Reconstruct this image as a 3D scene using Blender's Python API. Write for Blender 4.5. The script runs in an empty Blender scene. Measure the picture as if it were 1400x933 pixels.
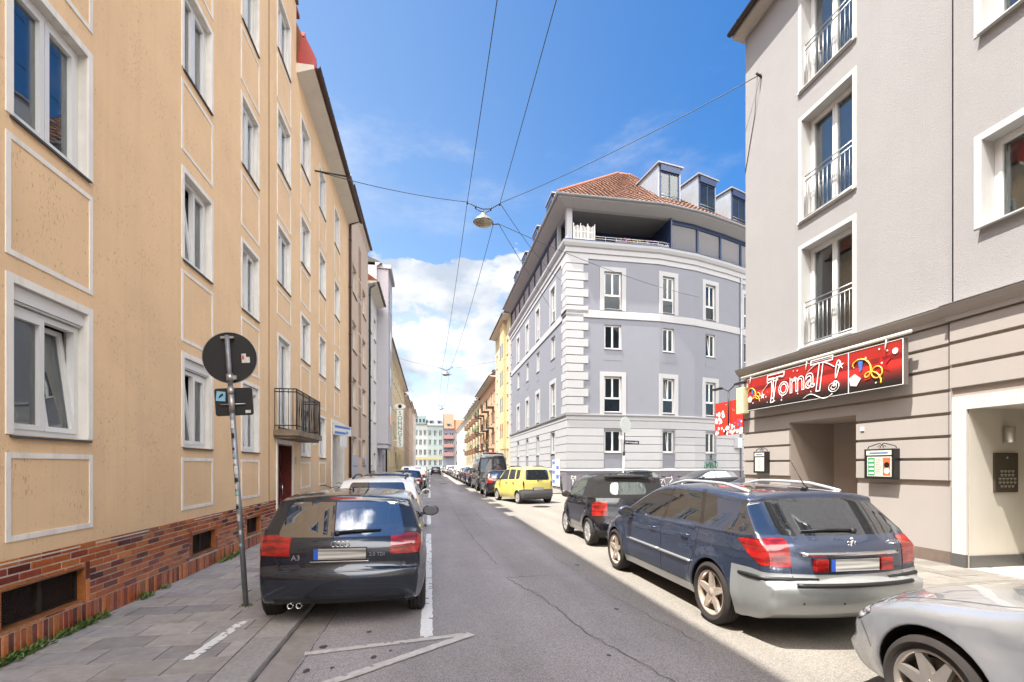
import bpy, bmesh, math, random
from mathutils import Vector, Matrix
from mathutils.bvhtree import BVHTree
from mathutils.geometry import delaunay_2d_cdt
random.seed(7)
SC = bpy.context.scene
COL = SC.collection
R = math.radians
# ------------------------------------------------------------------ camera, sky, sun, exposure
cam = bpy.data.objects.new('camera', bpy.data.cameras.new('camera'))
COL.objects.link(cam)
cam.data.sensor_width = 36.0
cam.data.lens = 36.0 * 650.0 / 1400.0
cam.data.shift_y = (636.0 - 466.5) / 1400.0
cam.data.clip_start = 0.05
cam.data.clip_end = 3000
YAW = math.atan(112.0 / 650.0)
cam.location = (0, 0, 1.73)
cam.rotation_euler = (R(90), 0, -YAW)
SC.camera = cam
SUNV = Vector((-.40, -.135, .905)).normalized()
SUN_EL = math.asin(SUNV.z)
SUN_AZ = math.atan2(SUNV.x, SUNV.y)
world = bpy.data.worlds.new('World')
SC.world = world
world.use_nodes = True
SC.view_settings.view_transform = 'Standard'
SC.view_settings.look = 'None'
SC.view_settings.exposure = 2.12
SC.view_settings.gamma = 1.0
SC.cycles.max_bounces = 8
SC.cycles.diffuse_bounces = 4
SC.cycles.glossy_bounces = 4
SC.cycles.transmission_bounces = 4
SC.cycles.transparent_max_bounces = 10
SC.cycles.use_denoising = True


def build_world():
    nt = world.node_tree
    N, Lk = nt.nodes, nt.links
    N.clear()
    out = N.new('ShaderNodeOutputWorld')
    bg = N.new('ShaderNodeBackground')
    sky = N.new('ShaderNodeTexSky')
    sky.sky_type = 'NISHITA'
    sky.sun_disc = False
    sky.sun_elevation = SUN_EL
    sky.sun_rotation = SUN_AZ
    sky.altitude = 500
    sky.air_density = 1.0
    sky.dust_density = 0.4
    sky.ozone_density = 2.5
    tc = N.new('ShaderNodeTexCoord')
    sep = N.new('ShaderNodeSeparateXYZ')
    Lk.new(tc.outputs['Generated'], sep.inputs[0])

    def math_(op, a, b=None, c=None):
        n = N.new('ShaderNodeMath')
        n.operation = op
        for i, v in enumerate((a, b, c)):
            if v is None:
                continue
            if hasattr(v, 'links'):
                Lk.new(v, n.inputs[i])
            else:
                n.inputs[i].default_value = v
        return n.outputs[0]

    def ramp(v, a, b):
        n = N.new('ShaderNodeMapRange')
        n.interpolation_type = 'SMOOTHSTEP'
        Lk.new(v, n.inputs[0])
        n.inputs[1].default_value = a
        n.inputs[2].default_value = b
        return n.outputs[0]
    # clouds live on a flat layer: project the direction on a plane high above
    zc = math_('MAXIMUM', sep.outputs[2], .02)
    zz = math_('ADD', zc, .10)
    comb = N.new('ShaderNodeCombineXYZ')
    Lk.new(math_('DIVIDE', sep.outputs[0], zz), comb.inputs[0])
    Lk.new(math_('DIVIDE', sep.outputs[1], zz), comb.inputs[1])
    Lk.new(math_('MULTIPLY', sep.outputs[2], 3.0), comb.inputs[2])

    def noise(vec, scale, detail, rough, off):
        m = N.new('ShaderNodeMapping')
        m.inputs['Location'].default_value = off
        Lk.new(vec, m.inputs[0])
        n = N.new('ShaderNodeTexNoise')
        n.inputs['Scale'].default_value = scale
        n.inputs['Detail'].default_value = detail
        n.inputs['Roughness'].default_value = rough
        Lk.new(m.outputs[0], n.inputs['Vector'])
        return n.outputs[0]
    # billows: cumulus bank low in the sky (direction space) and thin wisps higher up
    m2 = N.new('ShaderNodeMapping')
    m2.inputs['Scale'].default_value = (1, 1, 1.9)
    Lk.new(tc.outputs['Generated'], m2.inputs[0])
    nb = noise(m2.outputs[0], 4.2, 9, .56, (3.1, 0.35, 1.2))
    nd = noise(m2.outputs[0], 8.5, 7, .6, (0.4, 2.2, 5.0))
    # height limit of the bank, wobbling with the azimuth
    lim = math_('ADD', sep.outputs[2], math_('MULTIPLY', math_('SUBTRACT', nb, .5), -1.15))
    bank = math_('MULTIPLY', ramp(lim, .385, .355), ramp(sep.outputs[2], .50, .42))
    # a gap of blue on the right of the bank and lower, thinner veil
    holes = ramp(nd, .60, .50)
    dens = math_('MULTIPLY', bank, math_('ADD', math_('MULTIPLY', holes, .55), .45))
    wis = noise(comb.outputs[0], .75, 8, .62, (5.316, 1.515, -.41))
    wisp = math_('MULTIPLY', ramp(wis, .50, .72), ramp(sep.outputs[2], .35, .55))
    wisp = math_('MULTIPLY', wisp, .75)
    dens = math_('MAXIMUM', dens, wisp)
    # added bright cloud field, unseen behind the camera, to light the shaded side
    nf = noise(tc.outputs['Generated'], 2.6, 7, .55, (9.1, 4.4, .3))
    back = ramp(math_('ADD', math_('MULTIPLY', sep.outputs[1], -1.0), math_('MULTIPLY', math_('SUBTRACT', nf, .5), .9)), .26, .40)
    high = ramp(math_('ADD', sep.outputs[2], math_('MULTIPLY', math_('SUBTRACT', nf, .5), .5)), .86, .93)
    field = math_('MAXIMUM', back, math_('MULTIPLY', high, .0))
    field = math_('MULTIPLY', field, ramp(sep.outputs[2], .22, .50))
    # shading inside clouds : a second noise gives grey bases
    sh = noise(m2.outputs[0], 7.0, 6, .5, (1.3, 7.7, 2.1))
    cr = N.new('ShaderNodeValToRGB')
    cr.color_ramp.elements[0].position = .36
    cr.color_ramp.elements[0].color = (1.5, 1.7, 2.0, 1)
    cr.color_ramp.elements[1].position = .56
    cr.color_ramp.elements[1].color = (2.6, 2.62, 2.65, 1)
    Lk.new(sh, cr.inputs[0])
    mix = N.new('ShaderNodeMix')
    mix.data_type = 'RGBA'
    Lk.new(dens, mix.inputs['Factor'])
    mixb = N.new('ShaderNodeMix')
    mixb.data_type = 'RGBA'
    Lk.new(field, mixb.inputs['Factor'])
    mixb.inputs['B'].default_value = (18.5, 17.8, 17.0, 1)
    # photograph's sky is a saturated blue
    hs = N.new('ShaderNodeHueSaturation')
    hs.inputs['Saturation'].default_value = 1.15
    hs.inputs['Value'].default_value = .64
    Lk.new(sky.outputs[0], hs.inputs['Color'])
    # deeper blue away from the sun, paler towards it
    side = ramp(math_('ADD', sep.outputs[0], math_('MULTIPLY', sep.outputs[2], .25)), -.25, .95)
    tint = N.new('ShaderNodeMix')
    tint.data_type = 'RGBA'
    Lk.new(side, tint.inputs['Factor'])
    tint.inputs['A'].default_value = (1.55, 1.22, 1.0, 1)
    tint.inputs['B'].default_value = (.25, .68, .93, 1)
    mul = N.new('ShaderNodeMix')
    mul.data_type = 'RGBA'
    mul.blend_type = 'MULTIPLY'
    mul.inputs['Factor'].default_value = 1
    Lk.new(hs.outputs[0], mul.inputs['A'])
    Lk.new(tint.outputs['Result'], mul.inputs['B'])
    Lk.new(mul.outputs['Result'], mix.inputs['A'])
    Lk.new(cr.outputs[0], mix.inputs['B'])
    Lk.new(mix.outputs['Result'], mixb.inputs['A'])
    Lk.new(mixb.outputs['Result'], bg.inputs['Color'])
    bg.inputs['Strength'].default_value = 0.10
    Lk.new(bg.outputs[0], out.inputs['Surface'])


build_world()
sun = bpy.data.objects.new('sun', bpy.data.lights.new('sun', 'SUN'))
COL.objects.link(sun)
sun.data.energy = 3.0
sun.data.angle = R(.53)
sun.data.color = (1, .95, .87)
sun.location = (-20, -10, 50)
sun.rotation_euler = SUNV.to_track_quat('Z', 'Y').to_euler()

# ------------------------------------------------------------------ materials
_M = {}


def hexc(h):
    h = h.lstrip('#')
    v = [int(h[i:i + 2], 16) / 255 for i in (0, 2, 4)]
    return tuple(x / 12.92 if x <= .04045 else ((x + .055) / 1.055) ** 2.4 for x in v)


def mat(name, col=(.5, .5, .5), rough=.6, metal=0., noise=0., nscale=8., bump=0., bscale=60., coat=0., emit=0., spec=.5, attr=None,
        streak=0., dirt=0., dirtcol=(.12, .1, .08), flake=0.):
    """procedural Principled: colour varied by noise, bumped by noise; attr = colour attribute multiplied in"""
    if name in _M:
        return _M[name]
    m = bpy.data.materials.new(name)
    m.use_nodes = True
    nt = m.node_tree
    N, Lk = nt.nodes, nt.links
    b = N['Principled BSDF']
    b.inputs['Base Color'].default_value = (*col, 1)
    b.inputs['Roughness'].default_value = rough
    b.inputs['Metallic'].default_value = metal
    b.inputs['Coat Weight'].default_value = coat
    b.inputs['Coat Roughness'].default_value = .03
    b.inputs['Specular IOR Level'].default_value = spec
    if emit:
        b.inputs['Emission Color'].default_value = (*col, 1)
        b.inputs['Emission Strength'].default_value = emit
    tc = N.new('ShaderNodeTexCoord')
    cur = None

    def nz(scale, detail=5, rough_=.6, sc=(1, 1, 1)):
        mp = N.new('ShaderNodeMapping')
        mp.inputs['Scale'].default_value = sc
        Lk.new(tc.outputs['Object'], mp.inputs[0])
        n = N.new('ShaderNodeTexNoise')
        n.inputs['Scale'].default_value = scale
        n.inputs['Detail'].default_value = detail
        n.inputs['Roughness'].default_value = rough_
        Lk.new(mp.outputs[0], n.inputs['Vector'])
        return n.outputs[0]

    def rgbmix(fac, a, bb, mode='MIX'):
        n = N.new('ShaderNodeMix')
        n.data_type = 'RGBA'
        n.blend_type = mode
        for s, v in (('Factor', fac), ('A', a), ('B', bb)):
            if hasattr(v, 'links'):
                Lk.new(v, n.inputs[s])
            elif s == 'Factor':
                n.inputs[s].default_value = v
            else:
                n.inputs[s].default_value = (*v[:3], 1)
        return n.outputs['Result']

    def rng(v, a, bb, c=0., d=1.):
        n = N.new('ShaderNodeMapRange')
        Lk.new(v, n.inputs[0])
        for i, q in enumerate((a, bb, c, d)):
            n.inputs[i + 1].default_value = q
        return n.outputs[0]
    cur = col
    if attr:
        a = N.new('ShaderNodeAttribute')
        a.attribute_name = attr
        cur = a.outputs['Color']
    if noise:
        f = rng(nz(nscale), .3, .7)
        dk = rgbmix(1., cur, tuple([1 - noise] * 3), 'MULTIPLY')
        cur = rgbmix(f, cur, dk)
    if dirt:
        f = rng(nz(1.3, 7, .68), .5, .8, 0, dirt)
        cur = rgbmix(f, cur, dirtcol)
    if streak:
        f = rng(nz(1.0, 5, .6, (9, 9, .35)), .5, .75, 0, streak)
        cur = rgbmix(f, cur, dirtcol)
    if hasattr(cur, 'links'):
        Lk.new(cur, b.inputs['Base Color'])
    if bump:
        bp = N.new('ShaderNodeBump')
        bp.inputs['Strength'].default_value = bump
        bp.inputs['Distance'].default_value = .01
        Lk.new(nz(bscale, 4), bp.inputs['Height'])
        Lk.new(bp.outputs[0], b.inputs['Normal'])
    _M[name] = m
    return m


def stucco(name, col, pits=.0, bump=.25, bscale=90., noise=.08, grime=.25):
    """render/plaster: fine grain bump, soft patchiness, dark irregular trowel pits, grime running down"""
    if name in _M:
        return _M[name]
    m = mat(name, col, .92, noise=noise, nscale=1.2, bump=bump, bscale=bscale, streak=grime * .5, dirt=grime * .5, dirtcol=tuple(c * .55 for c in col), spec=.2)
    if pits:
        nt = m.node_tree
        N, Lk = nt.nodes, nt.links
        b = N['Principled BSDF']
        tc = N.new('ShaderNodeTexCoord')
        mp = N.new('ShaderNodeMapping')
        mp.inputs['Scale'].default_value = (1, 1, .42)
        mp.inputs['Rotation'].default_value = (R(20), 0, 0)
        Lk.new(tc.outputs['Object'], mp.inputs[0])
        n = N.new('ShaderNodeTexNoise')
        n.inputs['Scale'].default_value = 50
        n.inputs['Detail'].default_value = 3
        n.inputs['Distortion'].default_value = .6
        Lk.new(mp.outputs[0], n.inputs['Vector'])
        n2 = N.new('ShaderNodeTexNoise')
        n2.inputs['Scale'].default_value = 2.2
        n2.inputs['Detail'].default_value = 4
        Lk.new(tc.outputs['Object'], n2.inputs['Vector'])
        ad = N.new('ShaderNodeMath')
        ad.operation = 'MULTIPLY_ADD'
        Lk.new(n2.outputs[0], ad.inputs[0])
        ad.inputs[1].default_value = .35
        Lk.new(n.outputs[0], ad.inputs[2])
        mr = N.new('ShaderNodeMapRange')
        Lk.new(ad.outputs[0], mr.inputs[0])
        mr.inputs[1].default_value = .815
        mr.inputs[2].default_value = .86
        mr.inputs[4].default_value = pits
        old = b.inputs['Base Color'].links[0].from_socket
        mx = N.new('ShaderNodeMix')
        mx.data_type = 'RGBA'
        Lk.new(mr.outputs[0], mx.inputs['Factor'])
        Lk.new(old, mx.inputs['A'])
        mx.inputs['B'].default_value = (.27, .155, .085, 1)
        Lk.new(mx.outputs['Result'], b.inputs['Base Color'])
        bp = N.new('ShaderNodeBump')
        bp.inputs['Strength'].default_value = .7
        bp.inputs['Distance'].default_value = -.006
        Lk.new(mr.outputs[0], bp.inputs['Height'])
        ob = b.inputs['Normal'].links[0].from_node
        Lk.new(ob.outputs[0], bp.inputs['Normal'])
        Lk.new(bp.outputs[0], b.inputs['Normal'])
    return m


def glassmat(name, tint=(.02, .03, .035), see=.0, f0=.12, rough=.015, wob=.0):
    """window pane: fresnel mirror over either a dark body or what lies behind (see = share let through)"""
    if name in _M:
        return _M[name]
    m = bpy.data.materials.new(name)
    m.use_nodes = True
    nt = m.node_tree
    N, Lk = nt.nodes, nt.links
    N.clear()
    out = N.new('ShaderNodeOutputMaterial')
    gl = N.new('ShaderNodeBsdfGlossy')
    gl.inputs['Roughness'].default_value = rough
    gl.inputs['Color'].default_value = (.95, .97, 1, 1)
    di = N.new('ShaderNodeBsdfDiffuse')
    di.inputs['Color'].default_value = (*tint, 1)
    tr = N.new('ShaderNodeBsdfTransparent')
    tr.inputs['Color'].default_value = (.80, .86, .84, 1)
    m1 = N.new('ShaderNodeMixShader')
    m1.inputs[0].default_value = see
    Lk.new(di.outputs[0], m1.inputs[1])
    Lk.new(tr.outputs[0], m1.inputs[2])
    lw = N.new('ShaderNodeLayerWeight')
    lw.inputs['Blend'].default_value = .35
    mr = N.new('ShaderNodeMapRange')
    Lk.new(lw.outputs['Fresnel'], mr.inputs[0])
    mr.inputs[1].default_value = 0.02
    mr.inputs[3].default_value = f0
    mr.inputs[4].default_value = .95
    m2 = N.new('ShaderNodeMixShader')
    Lk.new(mr.outputs[0], m2.inputs[0])
    Lk.new(m1.outputs[0], m2.inputs[1])
    Lk.new(gl.outputs[0], m2.inputs[2])
    if wob:
        tc = N.new('ShaderNodeTexCoord')
        n = N.new('ShaderNodeTexNoise')
        n.inputs['Scale'].default_value = 1.6
        Lk.new(tc.outputs['Object'], n.inputs['Vector'])
        bp = N.new('ShaderNodeBump')
        bp.inputs['Strength'].default_value = wob
        bp.inputs['Distance'].default_value = .02
        Lk.new(n.outputs[0], bp.inputs['Height'])
        for q in (gl, lw):
            Lk.new(bp.outputs[0], q.inputs['Normal'])
    Lk.new(m2.outputs[0], out.inputs['Surface'])
    _M[name] = m
    return m


def paint(name, col, metal=.0, rough=.3, flake=True):
    return mat(name, col, rough, metal, coat=1., noise=.05, nscale=3., spec=.5)


# ------------------------------------------------------------------ mesh helpers
class MB:
    def __init__(s):
        s.v, s.f, s.m, s.sm = [], [], [], []
        s.col = None
        s.cols = []

    def add(s, vs, fs, m=0, sm=False):
        o = len(s.v)
        s.v += [tuple(v) for v in vs]
        for f in fs:
            s.f.append([o + i for i in f])
            s.m.append(m)
            s.sm.append(sm)
            s.cols.append(s.col)
        return s

    def quad(s, a, b, c, d, m=0):
        return s.add([a, b, c, d], [(0, 1, 2, 3)], m)

    def hexa(s, p, m=0):
        """p: 8 points, bottom 0-3 ccw, top 4-7"""
        return s.add(p, [(0, 3, 2, 1), (4, 5, 6, 7), (0, 1, 5, 4), (1, 2, 6, 5), (2, 3, 7, 6), (3, 0, 4, 7)], m)

    def box(s, x0, x1, y0, y1, z0, z1, m=0, xf=None):
        p = [(x0, y0, z0), (x1, y0, z0), (x1, y1, z0), (x0, y1, z0), (x0, y0, z1), (x1, y0, z1), (x1, y1, z1), (x0, y1, z1)]
        if xf is not None:
            p = [xf @ Vector(q) for q in p]
        return s.hexa(p, m)

    def bbox(s, x0, x1, y0, y1, z0, z1, b=.01, m=0, xf=None):
        """box with chamfered edges"""
        bm = bmesh.new()
        bmesh.ops.create_cube(bm, size=1)
        for v in bm.verts:
            v.co = Vector(((x0 + x1) / 2 + v.co.x * (x1 - x0), (y0 + y1) / 2 + v.co.y * (y1 - y0), (z0 + z1) / 2 + v.co.z * (z1 - z0)))
        bmesh.ops.bevel(bm, geom=bm.edges[:], offset=b, segments=2, affect='EDGES', profile=.6)
        if xf is not None:
            bm.transform(xf)
        s.frombm(bm, m)
        bm.free()
        return s

    def frombm(s, bm, m=0, sm=False):
        bm.verts.index_update()
        s.add([v.co[:] for v in bm.verts], [[v.index for v in f.verts] for f in bm.faces], m, sm)
        return s

    def tube(s, pts, r, n=8, m=0, cap=True, sm=True, closed=False):
        pts = [Vector(p) for p in pts]
        rs = r if isinstance(r, (list, tuple)) else [r] * len(pts)
        vs, fs = [], []
        up = None
        K = len(pts)
        for i, p in enumerate(pts):
            if closed:
                t = (pts[(i + 1) % K] - pts[i - 1]).normalized()
            else:
                t = (pts[min(i + 1, K - 1)] - pts[max(i - 1, 0)]).normalized()
            if up is None:
                up = Vector((0, 0, 1)) if abs(t.z) < .9 else Vector((1, 0, 0))
            u = (up - t * up.dot(t)).normalized()
            w = t.cross(u)
            up = u
            for k in range(n):
                a = 2 * math.pi * k / n
                vs.append(p + (u * math.cos(a) + w * math.sin(a)) * rs[i])
        for i in range(K if closed else K - 1):
            j = (i + 1) % K
            for k in range(n):
                fs.append((i * n + k, i * n + (k + 1) % n, j * n + (k + 1) % n, j * n + k))
        if cap and not closed:
            fs.append(tuple(range(n - 1, -1, -1)))
            fs.append(tuple((K - 1) * n + k for k in range(n)))
        return s.add(vs, fs, m, sm)

    def lathe(s, prof, c=(0, 0, 0), axis='Z', n=24, m=0, sm=True, closed=False):
        """prof [(r,h)]; axis: the turning axis through c"""
        vs, fs = [], []
        for (r, h) in prof:
            for k in range(n):
                a = 2 * math.pi * k / n
                x, y = r * math.cos(a), r * math.sin(a)
                q = {'Z': (x, y, h), 'X': (h, x, y), 'Y': (y, h, x)}[axis]
                vs.append((c[0] + q[0], c[1] + q[1], c[2] + q[2]))
        K = len(prof)
        for i in range(K if closed else K - 1):
            j = (i + 1) % K
            for k in range(n):
                fs.append((i * n + k, i * n + (k + 1) % n, j * n + (k + 1) % n, j * n + k))
        return s.add(vs, fs, m, sm)

    def disc(s, c, r, axis='Z', n=24, m=0, t=.0):
        vs = []
        for k in range(n):
            a = 2 * math.pi * k / n
            x, y = r * math.cos(a), r * math.sin(a)
            q = {'Z': (x, y, 0), 'X': (0, x, y), 'Y': (y, 0, x)}[axis]
            vs.append((c[0] + q[0], c[1] + q[1], c[2] + q[2]))
        if t:
            d = {'Z': (0, 0, t), 'X': (t, 0, 0), 'Y': (0, t, 0)}[axis]
            v2 = [(a[0] + d[0], a[1] + d[1], a[2] + d[2]) for a in vs]
            fs = [tuple(range(n)), tuple(range(2 * n - 1, n - 1, -1))] + [(k, n + k, n + (k + 1) % n, (k + 1) % n) for k in range(n)]
            return s.add(vs + v2, fs, m)
        return s.add(vs, [tuple(range(n))], m)

    def prism(s, poly, d0, d1, fn, m=0):
        """poly 2D list; fn(a,b,d)->xyz ; extruded from d0 to d1"""
        n = len(poly)
        vs = [fn(a, b, d0) for a, b in poly] + [fn(a, b, d1) for a, b in poly]
        fs = [tuple(range(n - 1, -1, -1)), tuple(range(n, 2 * n))] + [(k, (k + 1) % n, n + (k + 1) % n, n + k) for k in range(n)]
        return s.add(vs, fs, m)

    def build(s, name, mats, parent=None, fixn=True, auto=None):
        me = bpy.data.meshes.new(name)
        me.from_pydata(s.v, [], s.f)
        if not isinstance(mats, (list, tuple)):
            mats = [mats]
        for q in mats:
            me.materials.append(q)
        me.polygons.foreach_set('material_index', s.m)
        me.polygons.foreach_set('use_smooth', s.sm)
        if any(c is not None for c in s.cols):
            at = me.color_attributes.new('tone', 'FLOAT_COLOR', 'CORNER')
            arr = []
            for p, c in zip(me.polygons, s.cols):
                c = c or (.5, .5, .5)
                arr += [c[0], c[1], c[2], 1.] * p.loop_total
            at.data.foreach_set('color', arr)
        if fixn:
            bm = bmesh.new()
            bm.from_mesh(me)
            bmesh.ops.recalc_face_normals(bm, faces=bm.faces[:])
            bm.to_mesh(me)
            bm.free()
        me.update()
        return link(name, me, parent)


def link(name, me, parent=None, loc=None):
    o = bpy.data.objects.new(name, me)
    COL.objects.link(o)
    if parent is not None:
        o.parent = parent
        if parent.name in _WORLD:      # parts given in world coordinates
            o.matrix_parent_inverse = Matrix.Translation(parent.location).inverted()
    if loc:
        o.location = loc
    return o


_WORLD = set()


def wthing(name, label, cat, loc):
    o = thing(name, label, cat, loc)
    _WORLD.add(o.name)
    return o


def thing(name, label, cat, loc=(0, 0, 0), rz=0., group=None, rx=0., ry=0.):
    o = bpy.data.objects.new(name, None)
    COL.objects.link(o)
    o.empty_display_size = .2
    o.location = loc
    o.rotation_euler = (rx, ry, rz)
    return tag(o, label, cat, group)


def tag(o, label, cat, group=None):
    o['label'] = label
    o['category'] = cat
    if group:
        o['group'] = group
    return o


def kind(o, k):
    o['kind'] = k
    return o


def copy_tree(o, parent=None, swap=None):
    c = o.copy()
    COL.objects.link(c)
    c.parent = parent
    if swap and c.type == 'MESH':
        for i, sl in enumerate(c.material_slots):
            mm = sl.material
            if mm and mm.name in swap:
                sl.link = 'OBJECT'
                sl.material = swap[mm.name]
    for ch in list(o.children):
        copy_tree(ch, c, swap)
    return c


def text_mb(txt, size, outline=0., ext=.002, shear=0., spacing=1.):
    """text as (verts, faces) in the xy plane, centred"""
    cu = bpy.data.curves.new('lettering', 'FONT')
    cu.body = txt
    cu.size = size
    cu.align_x = 'CENTER'
    cu.align_y = 'CENTER'
    cu.shear = shear
    cu.space_character = spacing
    cu.resolution_u = 3
    if outline:
        cu.fill_mode = 'NONE'
        cu.bevel_depth = outline
        cu.bevel_resolution = 0
    else:
        cu.extrude = ext
    o = bpy.data.objects.new('lettering', cu)
    COL.objects.link(o)
    dg = bpy.context.evaluated_depsgraph_get()
    me = bpy.data.meshes.new_from_object(o.evaluated_get(dg))
    vs = [tuple(v.co) for v in me.vertices]
    fs = [tuple(p.vertices) for p in me.polygons]
    bpy.data.objects.remove(o)
    bpy.data.meshes.remove(me)
    bpy.data.curves.remove(cu)
    return vs, fs


# common materials
WHITE = mat('white_paint', (.64, .63, .61), .5, noise=.06, nscale=3, streak=.12)
PVC = mat('white_window_plastic', (.66, .66, .65), .3, noise=.04, nscale=2)
GREYMETAL = mat('galvanised_steel', (.42, .43, .44), .42, .85, noise=.25, nscale=12)
DARKMETAL = mat('dark_metal', (.03, .03, .033), .45, .3, noise=.2)
BLACKP = mat('black_plastic', (.009, .009, .010), .5, noise=.15, nscale=20)
RUBBER = mat('tyre_rubber', (.024, .019, .017), .85, noise=.3, nscale=14, bump=.2, bscale=90)
CHROME = mat('chrome', (.75, .76, .78), .12, 1.)
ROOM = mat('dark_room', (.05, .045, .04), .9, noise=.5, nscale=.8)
CURTAIN = mat('curtain_cloth', (.30, .30, .285), .9, noise=.2, nscale=5)
GLASS = glassmat('window_glass', (.015, .02, .025), see=.75, f0=.10, wob=.05)
GLASSB = glassmat('block_window_glass', (.012, .018, .022), see=.35, f0=.035, wob=.05)
GLASSF = glassmat('far_window_glass', (.016, .022, .028), see=0., f0=.09, wob=.05)
# ================================================================== facades
class Fac:
    """a vertical facade along a plan polyline; P(s,z,d): s metres along, z up, d outward"""

    def __init__(s, pts, out, s0=0.):
        s.p = [Vector((a, b)) for a, b in pts]
        s.L = [s0]
        for a, b in zip(s.p, s.p[1:]):
            s.L.append(s.L[-1] + (b - a).length)
        s.out = out
        s.n = []
        for a, b in zip(s.p, s.p[1:]):
            t = (b - a).normalized()
            s.n.append(Vector((t.y, -t.x)) * out)

    def P(s, q, z, d=0.):
        i = 0
        while i < len(s.n) - 1 and q > s.L[i + 1]:
            i += 1
        t = (q - s.L[i]) / (s.L[i + 1] - s.L[i])
        p = s.p[i].lerp(s.p[i + 1], t) if 0 <= t <= 1 else s.p[i] + (s.p[i + 1] - s.p[i]) * t
        # mitred normal close to the inner vertices
        n = s.n[i]
        if i > 0 and abs(q - s.L[i]) < 1e-6:
            m = (s.n[i] + s.n[i - 1]).normalized()
            n = m / max(.5, m.dot(s.n[i]))
        if i < len(s.n) - 1 and abs(q - s.L[i + 1]) < 1e-6:
            m = (s.n[i] + s.n[i + 1]).normalized()
            n = m / max(.5, m.dot(s.n[i]))
        return (p.x + n.x * d, p.y + n.y * d, z)

    def cuts(s, a, b):
        return [a] + [q for q in s.L[1:-1] if a + 1e-4 < q < b - 1e-4] + [b]

    def box(s, mb, a, b, z0, z1, d0, d1, m=0):
        c = s.cuts(a, b)
        prof = [(z0, d0), (z1, d0), (z1, d1), (z0, d1)]
        return s.sweep(mb, a, b, prof, m)

    def sweep(s, mb, a, b, prof, m=0, closed=True):
        """closed (z,d) profile swept along the facade"""
        c = s.cuts(a, b)
        n = len(prof)
        vs = [s.P(q, z, d) for q in c for z, d in prof]
        fs = []
        for i in range(len(c) - 1):
            for k in range(n if closed else n - 1):
                k2 = (k + 1) % n
                fs.append((i * n + k, i * n + k2, (i + 1) * n + k2, (i + 1) * n + k))
        if closed:
            fs.append(tuple(range(n)))
            fs.append(tuple((len(c) - 1) * n + k for k in range(n - 1, -1, -1)))
        return mb.add(vs, fs, m)

    def skin(s, mb, a, b, z0, z1, holes=(), rev=.22, m=0, mr=1, d=0., zc=()):
        """wall sheet with rectangular holes (a,b,z0,z1[,depth]) and their reveals"""
        ss = sorted(set([round(q, 4) for q in s.cuts(a, b)] + [round(h[i], 4) for h in holes for i in (0, 1)]))
        zz = sorted(set([round(z0, 4), round(z1, 4)] + [round(h[i], 4) for h in holes for i in (2, 3)] + list(zc)))
        ss = [q for q in ss if a - 1e-4 <= q <= b + 1e-4]
        zz = [q for q in zz if z0 - 1e-4 <= q <= z1 + 1e-4]
        idx = {}
        vs, fs = [], []

        def vid(q, z):
            if (q, z) not in idx:
                idx[(q, z)] = len(vs)
                vs.append(s.P(q, z, d))
            return idx[(q, z)]
        for i in range(len(ss) - 1):
            cs = (ss[i] + ss[i + 1]) / 2
            for j in range(len(zz) - 1):
                cz = (zz[j] + zz[j + 1]) / 2
                if any(h[0] < cs < h[1] and h[2] < cz < h[3] for h in holes):
                    continue
                fs.append((vid(ss[i], zz[j]), vid(ss[i + 1], zz[j]), vid(ss[i + 1], zz[j + 1]), vid(ss[i], zz[j + 1])))
        mb.add(vs, fs, m)
        for h in holes:
            r = h[4] if len(h) > 4 else rev
            c = s.cuts(h[0], h[1])
            for q in (h[0], h[1]):
                mb.add([s.P(q, h[2], d), s.P(q, h[3], d), s.P(q, h[3], -r), s.P(q, h[2], -r)], [(0, 1, 2, 3)], mr)
            for z in (h[2], h[3]):
                for q0, q1 in zip(c, c[1:]):
                    mb.add([s.P(q0, z, d), s.P(q1, z, d), s.P(q1, z, -r), s.P(q0, z, -r)], [(0, 1, 2, 3)], mr)
        return mb


def ring(F, mb, a, b, z0, z1, w, d0, d1, m=0, wb=None, wt=None):
    """rectangular frame of four butted bars, outer size a..b x z0..z1"""
    wb = w if wb is None else wb
    wt = w if wt is None else wt
    F.box(mb, a, a + w, z0, z1, d0, d1, m)
    F.box(mb, b - w, b, z0, z1, d0, d1, m)
    if wt:
        F.box(mb, a + w, b - w, z1 - wt, z1, d0, d1, m)
    if wb:
        F.box(mb, a + w, b - w, z0, z0 + wb, d0, d1, m)


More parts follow.
